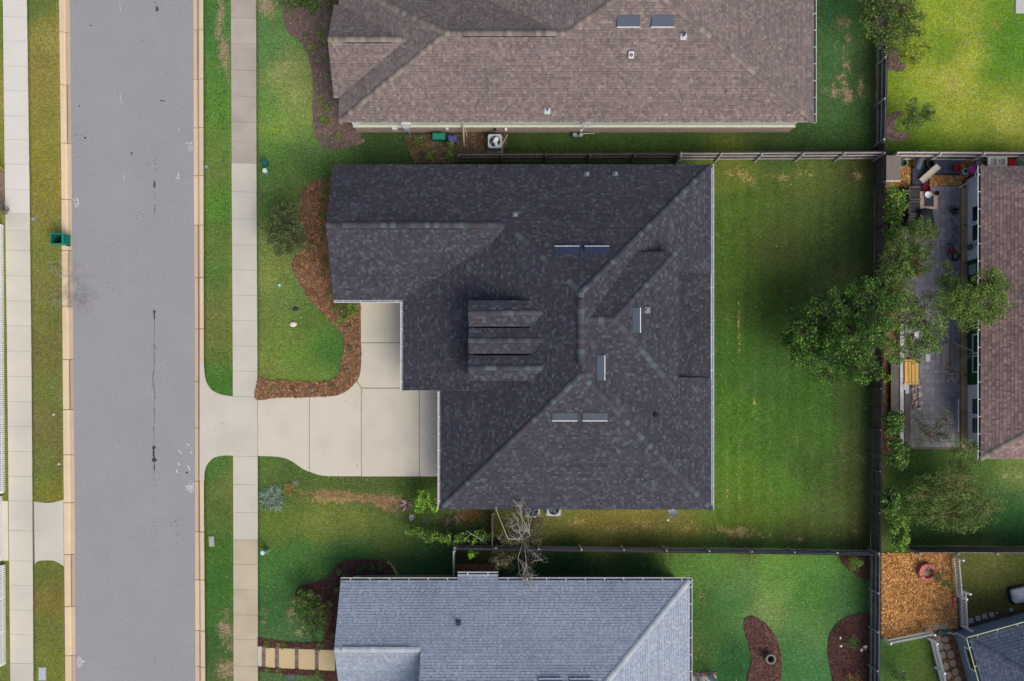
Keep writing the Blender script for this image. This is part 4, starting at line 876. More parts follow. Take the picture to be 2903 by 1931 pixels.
# row of upright bricks on the ledge
mb = MB(); mb.box(0, .075, 0, .16, 0, .07); first = None
for k in range(18):
    if first is None: first = mb.build("brick", M_("ledge_brick", S(124, 96, 88), obj=.25), ww); o = first
    else: o = link(first.copy(), ww)
    o.location = (P(1028 + k * 3.7, 0).x, YG - .28, .9)
mb = MB(); mb.box(P(1009, 0).x, P(1027, 0).x, YG - .3, YG - .12, .9, 1.0, S(190, 210, 210)); mb.build("ledge_cap", m_attr, HG)
mb = MB()      # walls of the taller block above the small gable
mb.face([(XM + .02, YG - .3, 2.55), (XM + .02, YSg + .3, 2.55), (XM + .02, YR, zRR - .12)], S(150, 166, 176)); mb.build("gable_wall", m_attr, HG); mb = MB()
mb.face([(GX0 + .3, YG - .3, 2.5), (GX0 + .3, 2 * GR - YG + .3, 2.5), (GX0 + .3, GR, zG - .15)], S(190, 198, 204)); mb.build("gable_wall", m_attr, HG)
capline(roofG, (GX1, YG, ZE), (GX1 - 9, YG - 9, ZE + 9 * gg), m_capg, width=.16, step=.28)
q0, q1 = P(970, 1855, zG).x, P(1162, 1855, zG).x
capline(roofG, (GX0, GR, zG), (q0, GR, zG), m_capg); ridge_vent(roofG, (q0, GR, zG), (q1, GR, zG), m_capg); capline(roofG, (q1, GR, zG), (XM, GR, zG), m_capg)
pipe_vent(HG, gN1, 1300, 1766, .09, .3, S(70, 78, 88), S(96, 106, 118))
for x in (1561, 1648): roof_vent(HG, gN1, x, 1938, 0, wid=1.25, dep=.42, col=S(70, 84, 104))
gutter(HG, (GX0, YG, ZE), (b0 - .02, YG, ZE), (0, 1, 0), step=1.0); gutter(HG, (b0, YB, ZE - .1), (b1, YB, ZE - .1), (0, 1, 0), step=1.0, w_=.14); gutter(HG, (b1 + .02, YG, ZE), (GX1 + .1, YG, ZE), (0, 1, 0), step=1.0); gutter(HG, (GX1, YG + .1, ZE), (GX1, YSg, ZE), (1, 0, 0), step=.93)
# back step with its brick edge
bp = base_poly("patio", [(1958, 1906), (2030, 1906), (2034, 2000), (1950, 2000)], M_("step_concrete", S(176, 176, 168)), .05)
first = None
for k in range(16):
    mb = MB(); mb.box(-.04, .04, -.1, .1, 0, .09)
    if first is None: first = mb.build("brick", M_("edging_brick", S(140, 110, 98), obj=.3), bp); o = first
    else: o = link(first.copy(), bp)
    q = P(1962 + k * 4.4, 1912); o.location = (q.x, q.y, .0)

# ---- the brown house on the right edge
HR = empty("house", (0, 0, 0), "house with the brown shingle roof and white wall at the right edge", "house")
RX, RYN, RYS = 26.4, P(0, 471, ZE).y, P(0, 1301, ZE).y; gr, grs = .53, .72
RTOP = ZE + grs * (RYN - RYS) / 2; ymid = (RYN + RYS) / 2; xr_ = RX + (RTOP - ZE) / gr
RPAL = [S(140, 120, 116), S(122, 104, 104), S(156, 132, 124), S(112, 96, 98), S(168, 142, 134), S(132, 114, 112), S(148, 126, 118), S(104, 88, 90)]
rW = Plane(RX, 0, ZE, gr, 0, [(RX, RYS), (RX, RYN), (xr_, ymid)])
rN = Plane(0, RYN, ZE, 0, -grs, [(RX, RYN), (42, RYN), (42, ymid), (xr_, ymid)])
rS = Plane(0, RYS, ZE, 0, grs, [(RX, RYS), (xr_, ymid), (42, ymid), (42, RYS)])
EXPO = .19
roofR = roof_body(HR, [rW, rN, rS], RPAL, 400, TR, m_attr, fascia=[((RX, RYN, ZE), (RX, RYS, ZE)), ((RX, RYS, ZE), (42, RYS, ZE)), ((42, RYN, ZE), (RX, RYN, ZE))])
EXPO = EXPO_
capline(roofR, (RX, RYS, ZE), (RX + 5, RYS + 5 * gr / grs, ZE + 5 * gr), m_capb); capline(roofR, (RX, RYN, ZE), (RX + 5, RYN - 5 * gr / grs, ZE + 5 * gr), m_capb)
WX = P(2739.5, 0).x; yA, yB, yC, yD = P(0, 512).y, P(0, 741).y, P(0, 1092).y, P(0, 1271).y
m_side = M_("white_siding", S(226, 234, 240), rough=.6, n1=(1, .04), n2=(10, .05), bump=None)
m_greenp = M_("green_paint", S(26, 92, 52), rough=.6, n1=(1, .15), n2=(10, .15), bump=None)
mb = MB()
mb.face([(WX, yA, 0), (WX, yB, 0), (WX, yB, 2.62), (WX, yA, 2.62)]); mb.face([(42, yA, 0), (WX, yA, 0), (WX, yA, 2.62), (42, yA, 2.62)]); mb.build("wall", m_side, HR); mb = MB()
mb.face([(WX, yC, 0), (WX, yD, 0), (WX, yD, 2.62), (WX, yC, 2.62)]); mb.face([(WX, yD, 0), (42, yD, 0), (42, yD, 2.62), (WX, yD, 2.62)])
wR = mb.build("wall", m_side, HR)
mb = MB(); mb.face([(WX + .05, yB, 0), (WX + .05, yC, 0), (WX + .05, yC, 2.62), (WX + .05, yB, 2.62)])
for y_ in (yB, yC): mb.face([(WX, y_, 0), (WX + .05, y_, 0), (WX + .05, y_, 2.62), (WX, y_, 2.62)])
gW_ = tag(mb.build("porch_wall", m_greenp, HR), "dark green recessed porch wall")
m_glass = M_("window_glass", S(30, 50, 48), rough=.08, n1=(1, .1), n2=(5, .1), bump=None, spec=.8)
def rwin(y0, y1, par):
    a, b = P(0, y0, 1.3).y, P(0, y1, 1.3).y; wx = WX if par is wR else WX + .05; mb = MB(); z0, z1 = .72, 2.3; t = .07
    for (u0, u1, v0, v1) in ((b, a, z0, z0 + t), (b, a, z1 - t, z1), (b, b + t, z0 + t, z1 - t), (a - t, a, z0 + t, z1 - t)):
        mb.box(wx - .05, wx - .003, u0, u1, v0, v1)
    f = mb.build("window", m_white, par); mb = MB(); mb.box(wx - .02, wx - .002, b + t, a - t, z0 + t, z1 - t); mb.build("pane", m_glass, f)
    mb = MB(); mb.box(wx - .035, wx - .021, b + t, a - t, 1.5, 1.56); mb.build("sash_bar", m_white, f)
rwin(580, 629, wR); rwin(633, 684, wR); rwin(1127, 1177, wR); rwin(1182, 1231, wR); rwin(946, 1002, gW_); rwin(1007, 1056, gW_)
mb = MB(); mb.box(WX - .12, WX, P(0, 708, .5).y, P(0, 694, .5).y, .35, .85, S(92, 110, 122)); mb.build("meter_box", m_attr, HR)
mb = MB(); mb.box(WX - .05, WX + .02, P(0, 776, .8).y, P(0, 750, .8).y, .4, 1.2, S(150, 176, 180)); mb.build("wall_vent", m_attr, HR)
for yy in (693, 700): mb = MB(); mb.tube([(WX - .03, P(0, yy, 1).y, .9), (WX - .03, P(0, yy - 4, 1).y, 2.6)], .02, 6, S(120, 130, 136)); mb.build("conduit", m_attr, HR)
gutter(HR, (RX, RYS - .05, ZE), (RX, RYN + .02, ZE), (-1, 0, 0), step=.95)
mb = MB(); mb.tube([(RX - .05, RYN + .0, 2.6), P(2760, 508, 1.3), P(2742, 520, .5), P(2720, 531, .08)], [.05, .05, .05, .06], 8, S(214, 220, 224)); mb.build("downspout", m_attr, HR)

# ---- the blue-grey house in the bottom right corner, set at an angle
HQ = empty("house", (0, 0, 0), "slate-roofed house with grey siding set at an angle in the bottom right corner", "house")
c0 = P(2749, 1813.5, ZE); cN = P(2903, 1771, ZE); cW = P(2785.6, 1931, ZE)
d1_ = (cN - c0).normalized(); d2_ = (cW - c0).normalized(); d2_ = Vector((d1_.y, -d1_.x, 0))
def qp(a, b): v = c0 + d1_ * a + d2_ * b; return (v.x, v.y)
QPAL = [S(92, 102, 122), S(84, 94, 114), S(100, 110, 128), S(108, 116, 132), S(76, 86, 106), S(96, 104, 124)]
gq = .6
qN = Plane(c0.x, c0.y, ZE, gq * d2_.x, gq * d2_.y, [qp(0, 0), qp(14, 0), qp(10, 5), qp(5, 5)])
qW = Plane(c0.x, c0.y, ZE, gq * d1_.x, gq * d1_.y, [qp(0, 0), qp(5, 5), qp(5, 12), qp(0, 12)])
f3 = lambda a, b, z: Vector((*qp(a, b), z))
EXPO = .19
roofQ = roof_body(HQ, [qN, qW], QPAL, 500, TR, m_attr, fascia=[(f3(14, 0, ZE), f3(0, 0, ZE)), (f3(0, 0, ZE), f3(0, 12, ZE))])
EXPO = EXPO_
m_capq = cap_mat("slate_ridge_shingle", [S(78, 88, 106), S(70, 80, 98), S(86, 96, 112)])
capline(roofQ, f3(0, 0, ZE), f3(5, 5, ZE + 5 * gq), m_capq, width=.16, step=.28)
m_lap = bpy.data.materials.new("lap_siding"); m_lap.use_nodes = True
m_siq = M_("grey_siding", S(122, 138, 150), rough=.7, n1=(1, .06), n2=(10, .08), bump=None)
wq = MB(); a0 = .32
for k in range(13):      # lapped boards as a stepped wall
    z0, z1 = k * .2, k * .2 + .2; o0, o1 = .03, .0
    for (A_, B_) in (((14, a0), (a0, a0)), ((a0, a0), (a0, 12))):
        ax, bx = Vector(qp(*A_)), Vector(qp(*B_)); dd = (bx - ax).normalized(); nn = Vector((dd.y, -dd.x)) * -1
        if (nn.x * (-d1_.x - d2_.x) + nn.y * (-d1_.y - d2_.y)) < 0: nn = -nn
        p0, p1 = ax + nn * o0, bx + nn * o0; p2, p3 = bx + nn * o1, ax + nn * o1
        wq.face([(p0.x, p0.y, z0), (p1.x, p1.y, z0), (p2.x, p2.y, z1), (p3.x, p3.y, z1)]); wq.face([(p0.x, p0.y, z0), (p3.x, p3.y, z0), (p2.x, p2.y, z0), (p1.x, p1.y, z0)])
wallQ = wq.build("siding", m_siq, HQ)
wb = MB(); Mq = Matrix.Translation(Vector((*qp(a0 - .03, 0), 0))) @ Matrix((-d1_, d2_, Vector((0, 0, 1)))).transposed().to_4x4()
for (u0, u1, v0, v1) in ((.9, 2.3, 1.0, 1.08), (.9, 2.3, 2.2, 2.28), (.9, .98, 1.08, 2.2), (2.22, 2.3, 1.08, 2.2)): wb.box(-.0, .05, u0, u1, v0, v1, None, Mq)
wf = wb.build("window", m_white, HQ); wb = MB(); wb.box(0, .02, .98, 2.22, 1.08, 2.2, None, Mq); wb.build("pane", m_glass, wf)
cream = S(206, 222, 190)
gutter(HQ, f3(14, 0, ZE), f3(-.1, 0, ZE), -d2_, cream, S(150, 160, 130), step=1.1); gutter(HQ, f3(0, -.1, ZE), f3(0, 12, ZE), -d1_, cream, S(70, 76, 70), step=1.1)
mb = MB(); cc = Vector((*qp(a0 - .06, a0 - .06), 0)); mb.tube([cc + Vector((0, 0, 2.55)), cc + Vector((0, 0, .35)), P(2706, 1799, .2), P(2699, 1795, .15), P(2684, 1793, .1)], .05, 8, S(178, 192, 200)); mb.build("downspout", m_attr, HQ)
mb = MB(); mb.box(-.28, .28, -.1, .1, .0, .15, S(48, 104, 92), Matrix.Translation(P(2670, 1792, .03)) @ Matrix.Rotation(radians(-6), 4, 'Z')); mb.build("downspout_extension", m_attr, HQ)
# ---------------------------------------------------------------- fences
def board_mesh(name, w_, d, h, mat, top='flat'):
    mb = MB(); x = w_ / 2
    if top == 'flat': mb.box(-x, x, -d / 2, d / 2, 0, h)
    else:
        c = {'dog': .03, 'point': x}[top]
        pr = [(-x, 0), (x, 0), (x, h - c), (x - c, h), (-x + c, h), (-x, h - c)]
        if top == 'point': pr = [(-x, 0), (x, 0), (x, h - .06), (0, h), (-x, h - .06)]
        n = len(pr); vs = [(a, -d / 2, b) for a, b in pr] + [(a, d / 2, b) for a, b in pr]
        mb.mesh(vs, [tuple(range(n)), tuple(range(2 * n - 1, n - 1, -1))] + [(i, n + i, n + (i + 1) % n, (i + 1) % n) for i in range(n)])
    me = bpy.data.meshes.new(name); me.from_pydata(mb.v, [], mb.f); me.materials.append(mat); me.update(); return me
def fence(a, b, label, side, h=1.83, board='fence_board', bw=.14, gap=.006, rails=(.25, .95, 1.62), postn=2.4, matb=None, matr=None, rs=(.045, .09), top='dog', post=(.09, .09), post_h=None, group=None, bt=.016, zb=.04, limit=300, railname='rail', jitter=.01):
    """a run of single boards on rails and posts; side = +1 puts the rails on the left of a->b"""
    a, b = Vector(a), Vector(b); d = (b - a); L_ = d.length; d.normalize(); s_ = Vector((-d.y, d.x, 0)) * side
    root = empty("fence", (a.x, a.y, 0), label, "fence", group)
    R = Matrix((d, Vector((-d.y, d.x, 0)), Vector((0, 0, 1)))).transposed().to_4x4()
    me = board_mesh(board, bw, bt, h - zb, matb or m_fwood, top); n = int(L_ / (bw + gap)); rnd = random.Random(int(a.x * 7 + a.y * 3))
    base = Matrix.Translation(-a)
    for i in range(min(n, limit)):
        o = bpy.data.objects.new(board, me); COL.objects.link(o); o.parent = root
        p = a + d * (bw + gap) * (i + .5) - a
        W(o, Matrix.Translation(a + p + Vector((0, 0, zb + rnd.uniform(-jitter, jitter)))) @ R @ Matrix.Rotation(rnd.uniform(-.012, .012), 4, 'Y'))
    k = 0; seg = postn; off = bt / 2 + rs[0] / 2
    pm = board_mesh("post", post[0], post[1], (post_h or h - .05) + .3, matr and matr or m_frail, 'flat')
    m = max(1, int(round(L_ / seg))); seg = L_ / m
    for i in range(m + 1):
        o = bpy.data.objects.new("post", pm); COL.objects.link(o); o.parent = root
        W(o, Matrix.Translation(a + d * min(max(seg * i, .06), L_ - .06) + s_ * (bt / 2 + rs[0] + post[1] / 2 + .002) + Vector((0, 0, -.3))) @ R)
    rm = board_mesh(railname, seg - .012, rs[0], rs[1], matr or m_frail, 'flat')
    for i in range(m):
        for z in rails:
            o = bpy.data.objects.new(railname, rm); COL.objects.link(o); o.parent = root
            W(o, Matrix.Translation(a + d * seg * (i + .5) + s_ * (off + .001) + Vector((0, 0, z))) @ R @ Matrix.Rotation(rnd.uniform(-.004, .004), 4, 'Y'))
    return root
m_fshade = M_("shaded_fence_wood", S(78, 70, 66), n1=(2, .3), n2=(25, .3), obj=.35)  # darker copy of the fence wood, shade put into its colour
m_frshade = M_("shaded_fence_rail", S(98, 88, 82), n1=(2, .25), n2=(25, .3), obj=.2)  # rail wood toned down likewise, shade put into the colour
GF = "weathered timber privacy fences around the back yards"
e0, e1, e2, e3 = P(2490.5, -40), P(2482.5, 418), P(2468.5, 1560), P(2464.8, 1990)
rr = (.3, .95, 1.55)
fence(e1, e0, "dark timber fence east of the brown-roofed house's yard, at top right", +1, group=GF, matr=m_frail, rails=(.25, .85, 1.45), h=1.62)
fence(e2, e1, "long dark timber fence along the east side of the large back lawn", +1, group=GF, rails=(.25, .85, 1.45), h=1.62, matr=m_frshade)
fence(e3, e2, "dark timber fence between the lower lawn and the wood chip yard", +1, group=GF, matr=m_frail, rails=(.25, .85, 1.45), h=1.62)
fence(P(1302, 458), P(1911, 456), "shaded timber fence in the gap behind the dark-roofed house", -1, group=GF, rails=rr, matr=m_frshade, matb=m_fshade)
fence(P(1914, 455), P(2478, 452), "sunlit timber fence along the top of the large back lawn", -1, group=GF, rails=rr)
fence(P(1912, 452), P(1912, 468), "short timber cross fence between the dark-roofed house and the fence behind", 1, group=GF, rails=rr)
fence(P(2463, 1561), P(1291, 1545.5), "timber fence between the large back lawn and the lower lawn", -1, group=GF, rails=rr, matb=m_fshade)
fence(P(1289, 1548), P(1289, 1640), "short pale-topped timber fence running up from the grey roof", 1, group=GF, rails=rr, matr=M_("pale_fence_rail", S(186, 184, 184), obj=.1))
fence(P(1396, 1445), P(1396, 1543), "thin timber cross fence between the dark roof and the fence behind", 1, group=GF, rails=rr, matb=m_fshade, matr=m_frshade)
fence(P(2510, 452), P(2990, 455), "timber fence with white-topped boards above the cluttered patio", -1, group=GF, rails=(.1, .9, 1.6), matr=M_("white_fence_rail", S(206, 202, 198), obj=.08), matb=M_("lit_fence_wood", S(126, 116, 112), obj=.3))
fence(P(2560, 1549), P(2990, 1550), "timber fence between the shrub tree lawn and the wood chip yard", -1, h=2.3, group=GF, rails=(.3, 1.1, 2.0), matr=m_frail)
# white vinyl picket fences
GP = "white picket fences"
vp = dict(board='picket', bw=.078, gap=.0365, rails=(.25, .95), h=1.25, postn=2.2, matb=m_vinyl, matr=m_vinyl, rs=(.04, .07), top='point', post=(.1, .1), post_h=1.35, bt=.02, zb=.02, group=GP, jitter=.002)
fence(P(10, 638), P(14.5, 1398), "white picket fence along the pavement on the left edge, above the drive", -1, **vp)
fence(P(7.5, 1406), P(7.5, 1590), "white picket gate run across the drive on the left edge", -1, **vp)
fence(P(15.5, 1600), P(17, 1884), "white picket fence along the pavement on the left edge, below the drive", -1, **vp)
vq = dict(vp); vq.update(gap=.075, bw=.065, h=1.1, rails=(.25, .85), postn=1.9)
fence(P(2697, 1577), P(2707, 1690), "white picket fence beside the brick fire pit", 1, **vq)
fence(P(2716, 1670), P(2722, 1778), "white picket fence at the corner of the grey-sided house", 1, **vq)
fence(P(2500, 1815), P(2627, 1790), "white picket fence along the bottom of the wood chip yard", 1, **vq)
vq['gap'] = .05
fence(P(2634, 1806), P(2676, 1975), "white picket fence beside the flagstone path", -1, **vq)

# ---------------------------------------------------------------- plants
G_OLIVE = [S(108, 122, 62), S(86, 104, 50), S(128, 140, 78), S(66, 86, 42)]
G_MID = [S(86, 122, 50), S(64, 100, 40), S(110, 146, 62), S(48, 80, 34), S(134, 164, 66)]
G_DARK = [S(50, 94, 32), S(36, 72, 26), S(72, 122, 38), S(100, 150, 44)]
G_BRIGHT = [S(140, 190, 54), S(110, 166, 42), S(172, 210, 72), S(82, 136, 36)]
G_GREY = [S(116, 124, 104), S(92, 102, 82), S(140, 146, 124), S(76, 84, 66)]
def tuft(mb, c, n, r, size, pal, rnd, flat=.7):
    V, Fc, C = mb.v, mb.f, mb.c
    for _ in range(n):
        while True:
            x, y, z = rnd.uniform(-1, 1), rnd.uniform(-1, 1), rnd.uniform(-1, 1)
            if x * x + y * y + z * z < 1: break
        px, py, pz = c[0] + x * r, c[1] + y * r, c[2] + z * r * flat
        if pz < .03: pz = .03 + rnd.random() * .05
        s_ = size * rnd.uniform(.6, 1.3); a = rnd.uniform(0, 2 * pi); t = rnd.uniform(-.9, .9); b = rnd.uniform(-.6, .6)
        ux, uy, uz = cos(a) * cos(t), sin(a) * cos(t), sin(t)
        vx, vy, vz = -sin(a) * cos(b), cos(a) * cos(b), sin(b)
        w2 = s_ * .27; n0 = len(V)
        V.append((px - ux * s_ * .5, py - uy * s_ * .5, pz - uz * s_ * .5)); V.append((px + vx * w2, py + vy * w2, pz + vz * w2))
        V.append((px + ux * s_ * .5, py + uy * s_ * .5, pz + uz * s_ * .5)); V.append((px - vx * w2, py - vy * w2, pz - vz * w2))
        Fc.append((n0, n0 + 1, n0 + 2, n0 + 3)); c0_ = rnd.choice(pal); f = rnd.uniform(.75, 1.3); C.append((c0_[0] * f, c0_[1] * f, c0_[2] * f, 1))
def plant(name, label, cat, bx, by, blobs, pal, leaf=.1, per=26, cl=.22, trunk=.06, bark=None, seed=1, group=None, twig=.012, fork=.35, stems=1, wiggle=.12, flat=.7, crown_name="crown", trunk_name="trunk", sides=5):
    """blobs: (px, py, z, rx_px, ry_px, rz, tips) - foliage clumps where they appear, each at its own height"""
    rnd = random.Random(seed); b = P(bx, by); root = empty(name, (b.x, b.y, 0), label, cat, group)
    br = MB(); lv = MB()
    zc = sum(q[2] for q in blobs) / len(blobs); fk = Vector((b.x + rnd.uniform(-.1, .1), b.y + rnd.uniform(-.1, .1), zc * fork))
    if stems == 1: br.tube([(b.x, b.y, -.1), (b.x * .5 + fk.x * .5, b.y * .5 + fk.y * .5, fk.z * .5), fk], [trunk * 1.25, trunk, trunk * .85], 8)
    for (px, py, z, rx, ry, rz, tips) in blobs:
        c = P(px, py, z); s_ = F / (H - z); rx, ry = rx / s_, ry / s_
        start = fk if stems == 1 else Vector((b.x + rnd.uniform(-.08, .08), b.y + rnd.uniform(-.08, .08), -.05))
        low = c + Vector((0, 0, -rz * .45)); d = low - start
        mid1 = start + d * .35 + Vector((rnd.uniform(-1, 1), rnd.uniform(-1, 1), rnd.uniform(0, 1))) * d.length * wiggle
        mid2 = start + d * .7 + Vector((rnd.uniform(-1, 1), rnd.uniform(-1, 1), rnd.uniform(0, 1))) * d.length * wiggle
        r0 = trunk * .6 if stems == 1 else trunk
        path = [start, mid1, mid2, low]; br.tube(path, [r0, r0 * .8, r0 * .6, r0 * .4], sides)
        for _ in range(tips):
            while True:
                x, y, w_ = rnd.uniform(-1, 1), rnd.uniform(-1, 1), rnd.uniform(-.75, 1)
                q = x * x + y * y + w_ * w_
                if .12 < q < 1: break
            tip = c + Vector((x * rx, y * ry, w_ * rz)); st = path[rnd.choice((1, 2, 2, 3, 3))]
            if tip.z < .05: tip.z = .05 + rnd.random() * .1
            d = tip - st; m1 = st + d * .4 + Vector((rnd.uniform(-1, 1), rnd.uniform(-1, 1), rnd.uniform(-.3, 1))) * d.length * wiggle * 1.3; m2 = st + d * .75 + Vector((rnd.uniform(-1, 1), rnd.uniform(-1, 1), rnd.uniform(-.3, 1))) * d.length * wiggle
            br.tube([st, m1, m2, tip], [r0 * .35, max(twig * 1.6, r0 * .22), twig * 1.2, twig * .5], 4, cap=False)
            if per: tone = rnd.choice((.62, .8, 1, 1, 1.25)); tuft(lv, tip, int(per * rnd.uniform(.5, 1.5)), cl * rnd.uniform(.7, 1.3), leaf, [(q_[0] * tone, q_[1] * tone, q_[2] * tone, 1) for q_ in pal], rnd, flat)
    br.build(trunk_name, bark or m_bark, root, smooth=True).matrix_parent_inverse = Matrix.Translation((-b.x, -b.y, 0))
    if lv.v: lv.build(crown_name, m_leaf, root).matrix_parent_inverse = Matrix.Translation((-b.x, -b.y, 0))
    return root
def shrub(label, px, py, r, z, pal, leaf=.07, n=9, per=24, seed=1, group=None, name="shrub", ry=None, cat="shrub", cl=None):
    ry = ry or r; cl = cl or max(.09, r / 47.5 * .42)
    return plant(name, label, cat, px, py, [(px, py, z, r * .78, ry * .78, z * .55, n)], pal, leaf, per, cl, .018, seed=seed, group=group, twig=.006, stems=3, crown_name="foliage", trunk_name="stems", sides=4)
def spiky(label, px, py, n, ln, pal, seed=1, name="grass_clump", cat="plant", wdt=.018, rise=.75, group=None, spread=.08):
    """arching strap leaves from one crown"""
    rnd = random.Random(seed); b = P(px, py); mb = MB()
    for _ in range(n):
        a = rnd.uniform(0, 2 * pi); L_ = ln * rnd.uniform(.55, 1.1); up = rise * rnd.uniform(.5, 1.3); c = rnd.choice(pal); f = rnd.uniform(.75, 1.3); col = (c[0] * f, c[1] * f, c[2] * f, 1)
        d = Vector((cos(a), sin(a), 0)); s_ = Vector((-sin(a), cos(a), 0)); w_ = wdt * rnd.uniform(.7, 1.3)
        o = b + Vector((rnd.uniform(-spread, spread), rnd.uniform(-spread, spread), 0)); pts = []
        for t in (0, .35, .7, 1): pts.append((o + d * L_ * t + Vector((0, 0, L_ * up * (t * 1.25 - .8 * t * t) + .01)), w_ * (1, .95, .6, .08)[(0, .35, .7, 1).index(t)]))
        for (p, w1), (q, w2) in zip(pts, pts[1:]): mb.face([p - s_ * w1, q - s_ * w2, q + s_ * w2, p + s_ * w1], col)
    return tag(mb.build(name, m_leaf), label, cat, group)

m_tbark = M_("pale_twig_bark", S(140, 134, 112), n1=(4, .2), n2=(40, .25), bump=None)
# the big tree over the back fence
plant("tree", "large dark green tree spreading over the back lawn beside the fence", "tree", 2470, 960,
      [(2290, 935, 3.6, 60, 50, 1.1, 44), (2340, 1010, 3.6, 80, 60, 1.1, 62), (2370, 880, 4.2, 80, 60, 1.2, 64), (2440, 950, 5.2, 90, 75, 1.5, 90), (2480, 840, 4.6, 76, 60, 1.3, 58), (2430, 1040, 4.0, 80, 45, 1.1, 46), (2240, 960, 2.8, 34, 22, .7, 14), (2300, 990, 3.4, 60, 50, 1.0, 36), (2400, 960, 4.6, 60, 60, 1.2, 44), (2330, 1070, 2.8, 50, 18, .6, 12), (2260, 900, 2.6, 30, 30, .7, 10)],
      G_DARK + G_DARK[:2] + G_MID[:2] + [S(130, 172, 50)], leaf=.12, per=52, cl=.31, trunk=.13, seed=11, twig=.008)
plant("tree", "looser mid green tree over the middle of the cluttered patio", "tree", 2580, 930,
      [(2540, 890, 4.6, 60, 70, 1.2, 46), (2560, 990, 4.4, 66, 44, 1.1, 40), (2640, 925, 4.6, 60, 50, 1.1, 40), (2630, 985, 4.2, 50, 26, .9, 20), (2540, 790, 4.0, 50, 46, 1.0, 30), (2600, 860, 4.2, 44, 40, .9, 22)],
      G_MID + G_OLIVE[:1] + [S(140, 180, 60), S(112, 150, 50)], leaf=.11, per=38, cl=.28, trunk=.1, seed=111, twig=.01, bark=m_tbark)
plant("tree", "bright-crowned tree reaching over the white gutter of the house on the right", "tree", 2690, 860,
      [(2770, 850, 5.2, 70, 55, 1.1, 78), (2810, 800, 5.0, 50, 36, .9, 44), (2710, 860, 4.8, 60, 50, 1.1, 52), (2830, 870, 5.0, 34, 34, .8, 28), (2760, 910, 4.6, 60, 24, .7, 23), (2690, 780, 4.0, 34, 40, .8, 20)],
      G_MID + [S(150, 174, 60), S(120, 150, 50)], leaf=.09, per=58, cl=.28, trunk=.1, seed=12)
plant("tree", "feathery light green tree with bare twigs at the left edge of the patio", "tree", 2560, 720,
      [(2600, 650, 3.4, 44, 30, .8, 44), (2560, 700, 3.8, 50, 50, 1.0, 70), (2590, 740, 3.8, 55, 50, 1.0, 65), (2530, 760, 3.8, 40, 50, 1, 44), (2650, 660, 3.2, 26, 18, .5, 10), (2545, 770, 3.4, 45, 40, .9, 31), (2630, 700, 3.0, 24, 20, .5, 6)],
      G_MID[:3] + G_OLIVE[:2], leaf=.09, per=40, cl=.24, trunk=.09, bark=m_greenbark, seed=13)
# laurels along the inside of the back fence
GL = "glossy laurel shrubs along the inside of the back fence"
for i, (x, y, r, ry, lb) in enumerate(((2540, 570, 38, 44, "glossy green laurel beside the patio armchairs"), (2532, 640, 30, 46, "glossy green laurel just below the armchairs"), (2535, 1200, 34, 36, "dark laurel at the lower end of the white planter edge"), (2545, 1290, 40, 46, "dark laurel left of the bare-twigged shrub tree"), (2525, 1420, 28, 40, "laurel above the lowest one along the back fence"), (2548, 1510, 40, 58, "bright glossy laurel at the corner where two fences meet"))):
    plant("shrub", lb, "shrub", x, y, [(x, y - ry * .4, 1.7, r * .8, ry * .5, .6, 20), (x, y + ry * .4, 1.7, r * .8, ry * .5, .6, 20), (x, y, 1.9, r * .7, ry * .8, .5, 14)], G_BRIGHT[:3] + G_MID if i in (0, 1, 5) else G_MID + G_DARK, leaf=.15, per=24, cl=.22, trunk=.04, seed=30 + i, group=GL, stems=3, crown_name="foliage", trunk_name="stems")
# top right trees
plant("tree", "green tree at the top edge over the dark fence", "tree", 2500, 30,
      [(2500, 60, 3.6, 60, 60, 1.0, 50), (2480, 0, 3.4, 50, 50, 1.0, 34), (2560, 20, 3.6, 60, 50, 1.0, 40), (2520, 120, 3.2, 40, 40, .8, 22), (2590, 70, 3.2, 44, 40, .8, 22), (2560, -50, 3.8, 80, 50, 1.0, 30)], G_MID + G_OLIVE[:2], leaf=.12, per=26, cl=.28, trunk=.12, seed=14)
plant("tree", "yellow-leaved small tree on the bright lawn beside the dark fence", "tree", 2556, 160,
      [(2590, 160, 1.8, 44, 40, .6, 32), (2570, 110, 2.0, 36, 34, .6, 20), (2620, 130, 1.6, 24, 30, .5, 10)], [S(164, 180, 42), S(140, 164, 44), S(196, 190, 60), S(110, 146, 44)], leaf=.11, per=22, cl=.24, trunk=.05, seed=15)
plant("tree", "small round green tree in the half-moon mulch bed", "tree", 2562, 352,
      [(2610, 320, 1.9, 34, 34, .6, 28), (2580, 345, 1.9, 34, 28, .6, 20), (2640, 330, 1.7, 20, 26, .5, 10), (2590, 300, 1.7, 22, 18, .5, 8)], G_MID + G_BRIGHT[3:], leaf=.1, per=24, cl=.22, trunk=.05, seed=16)
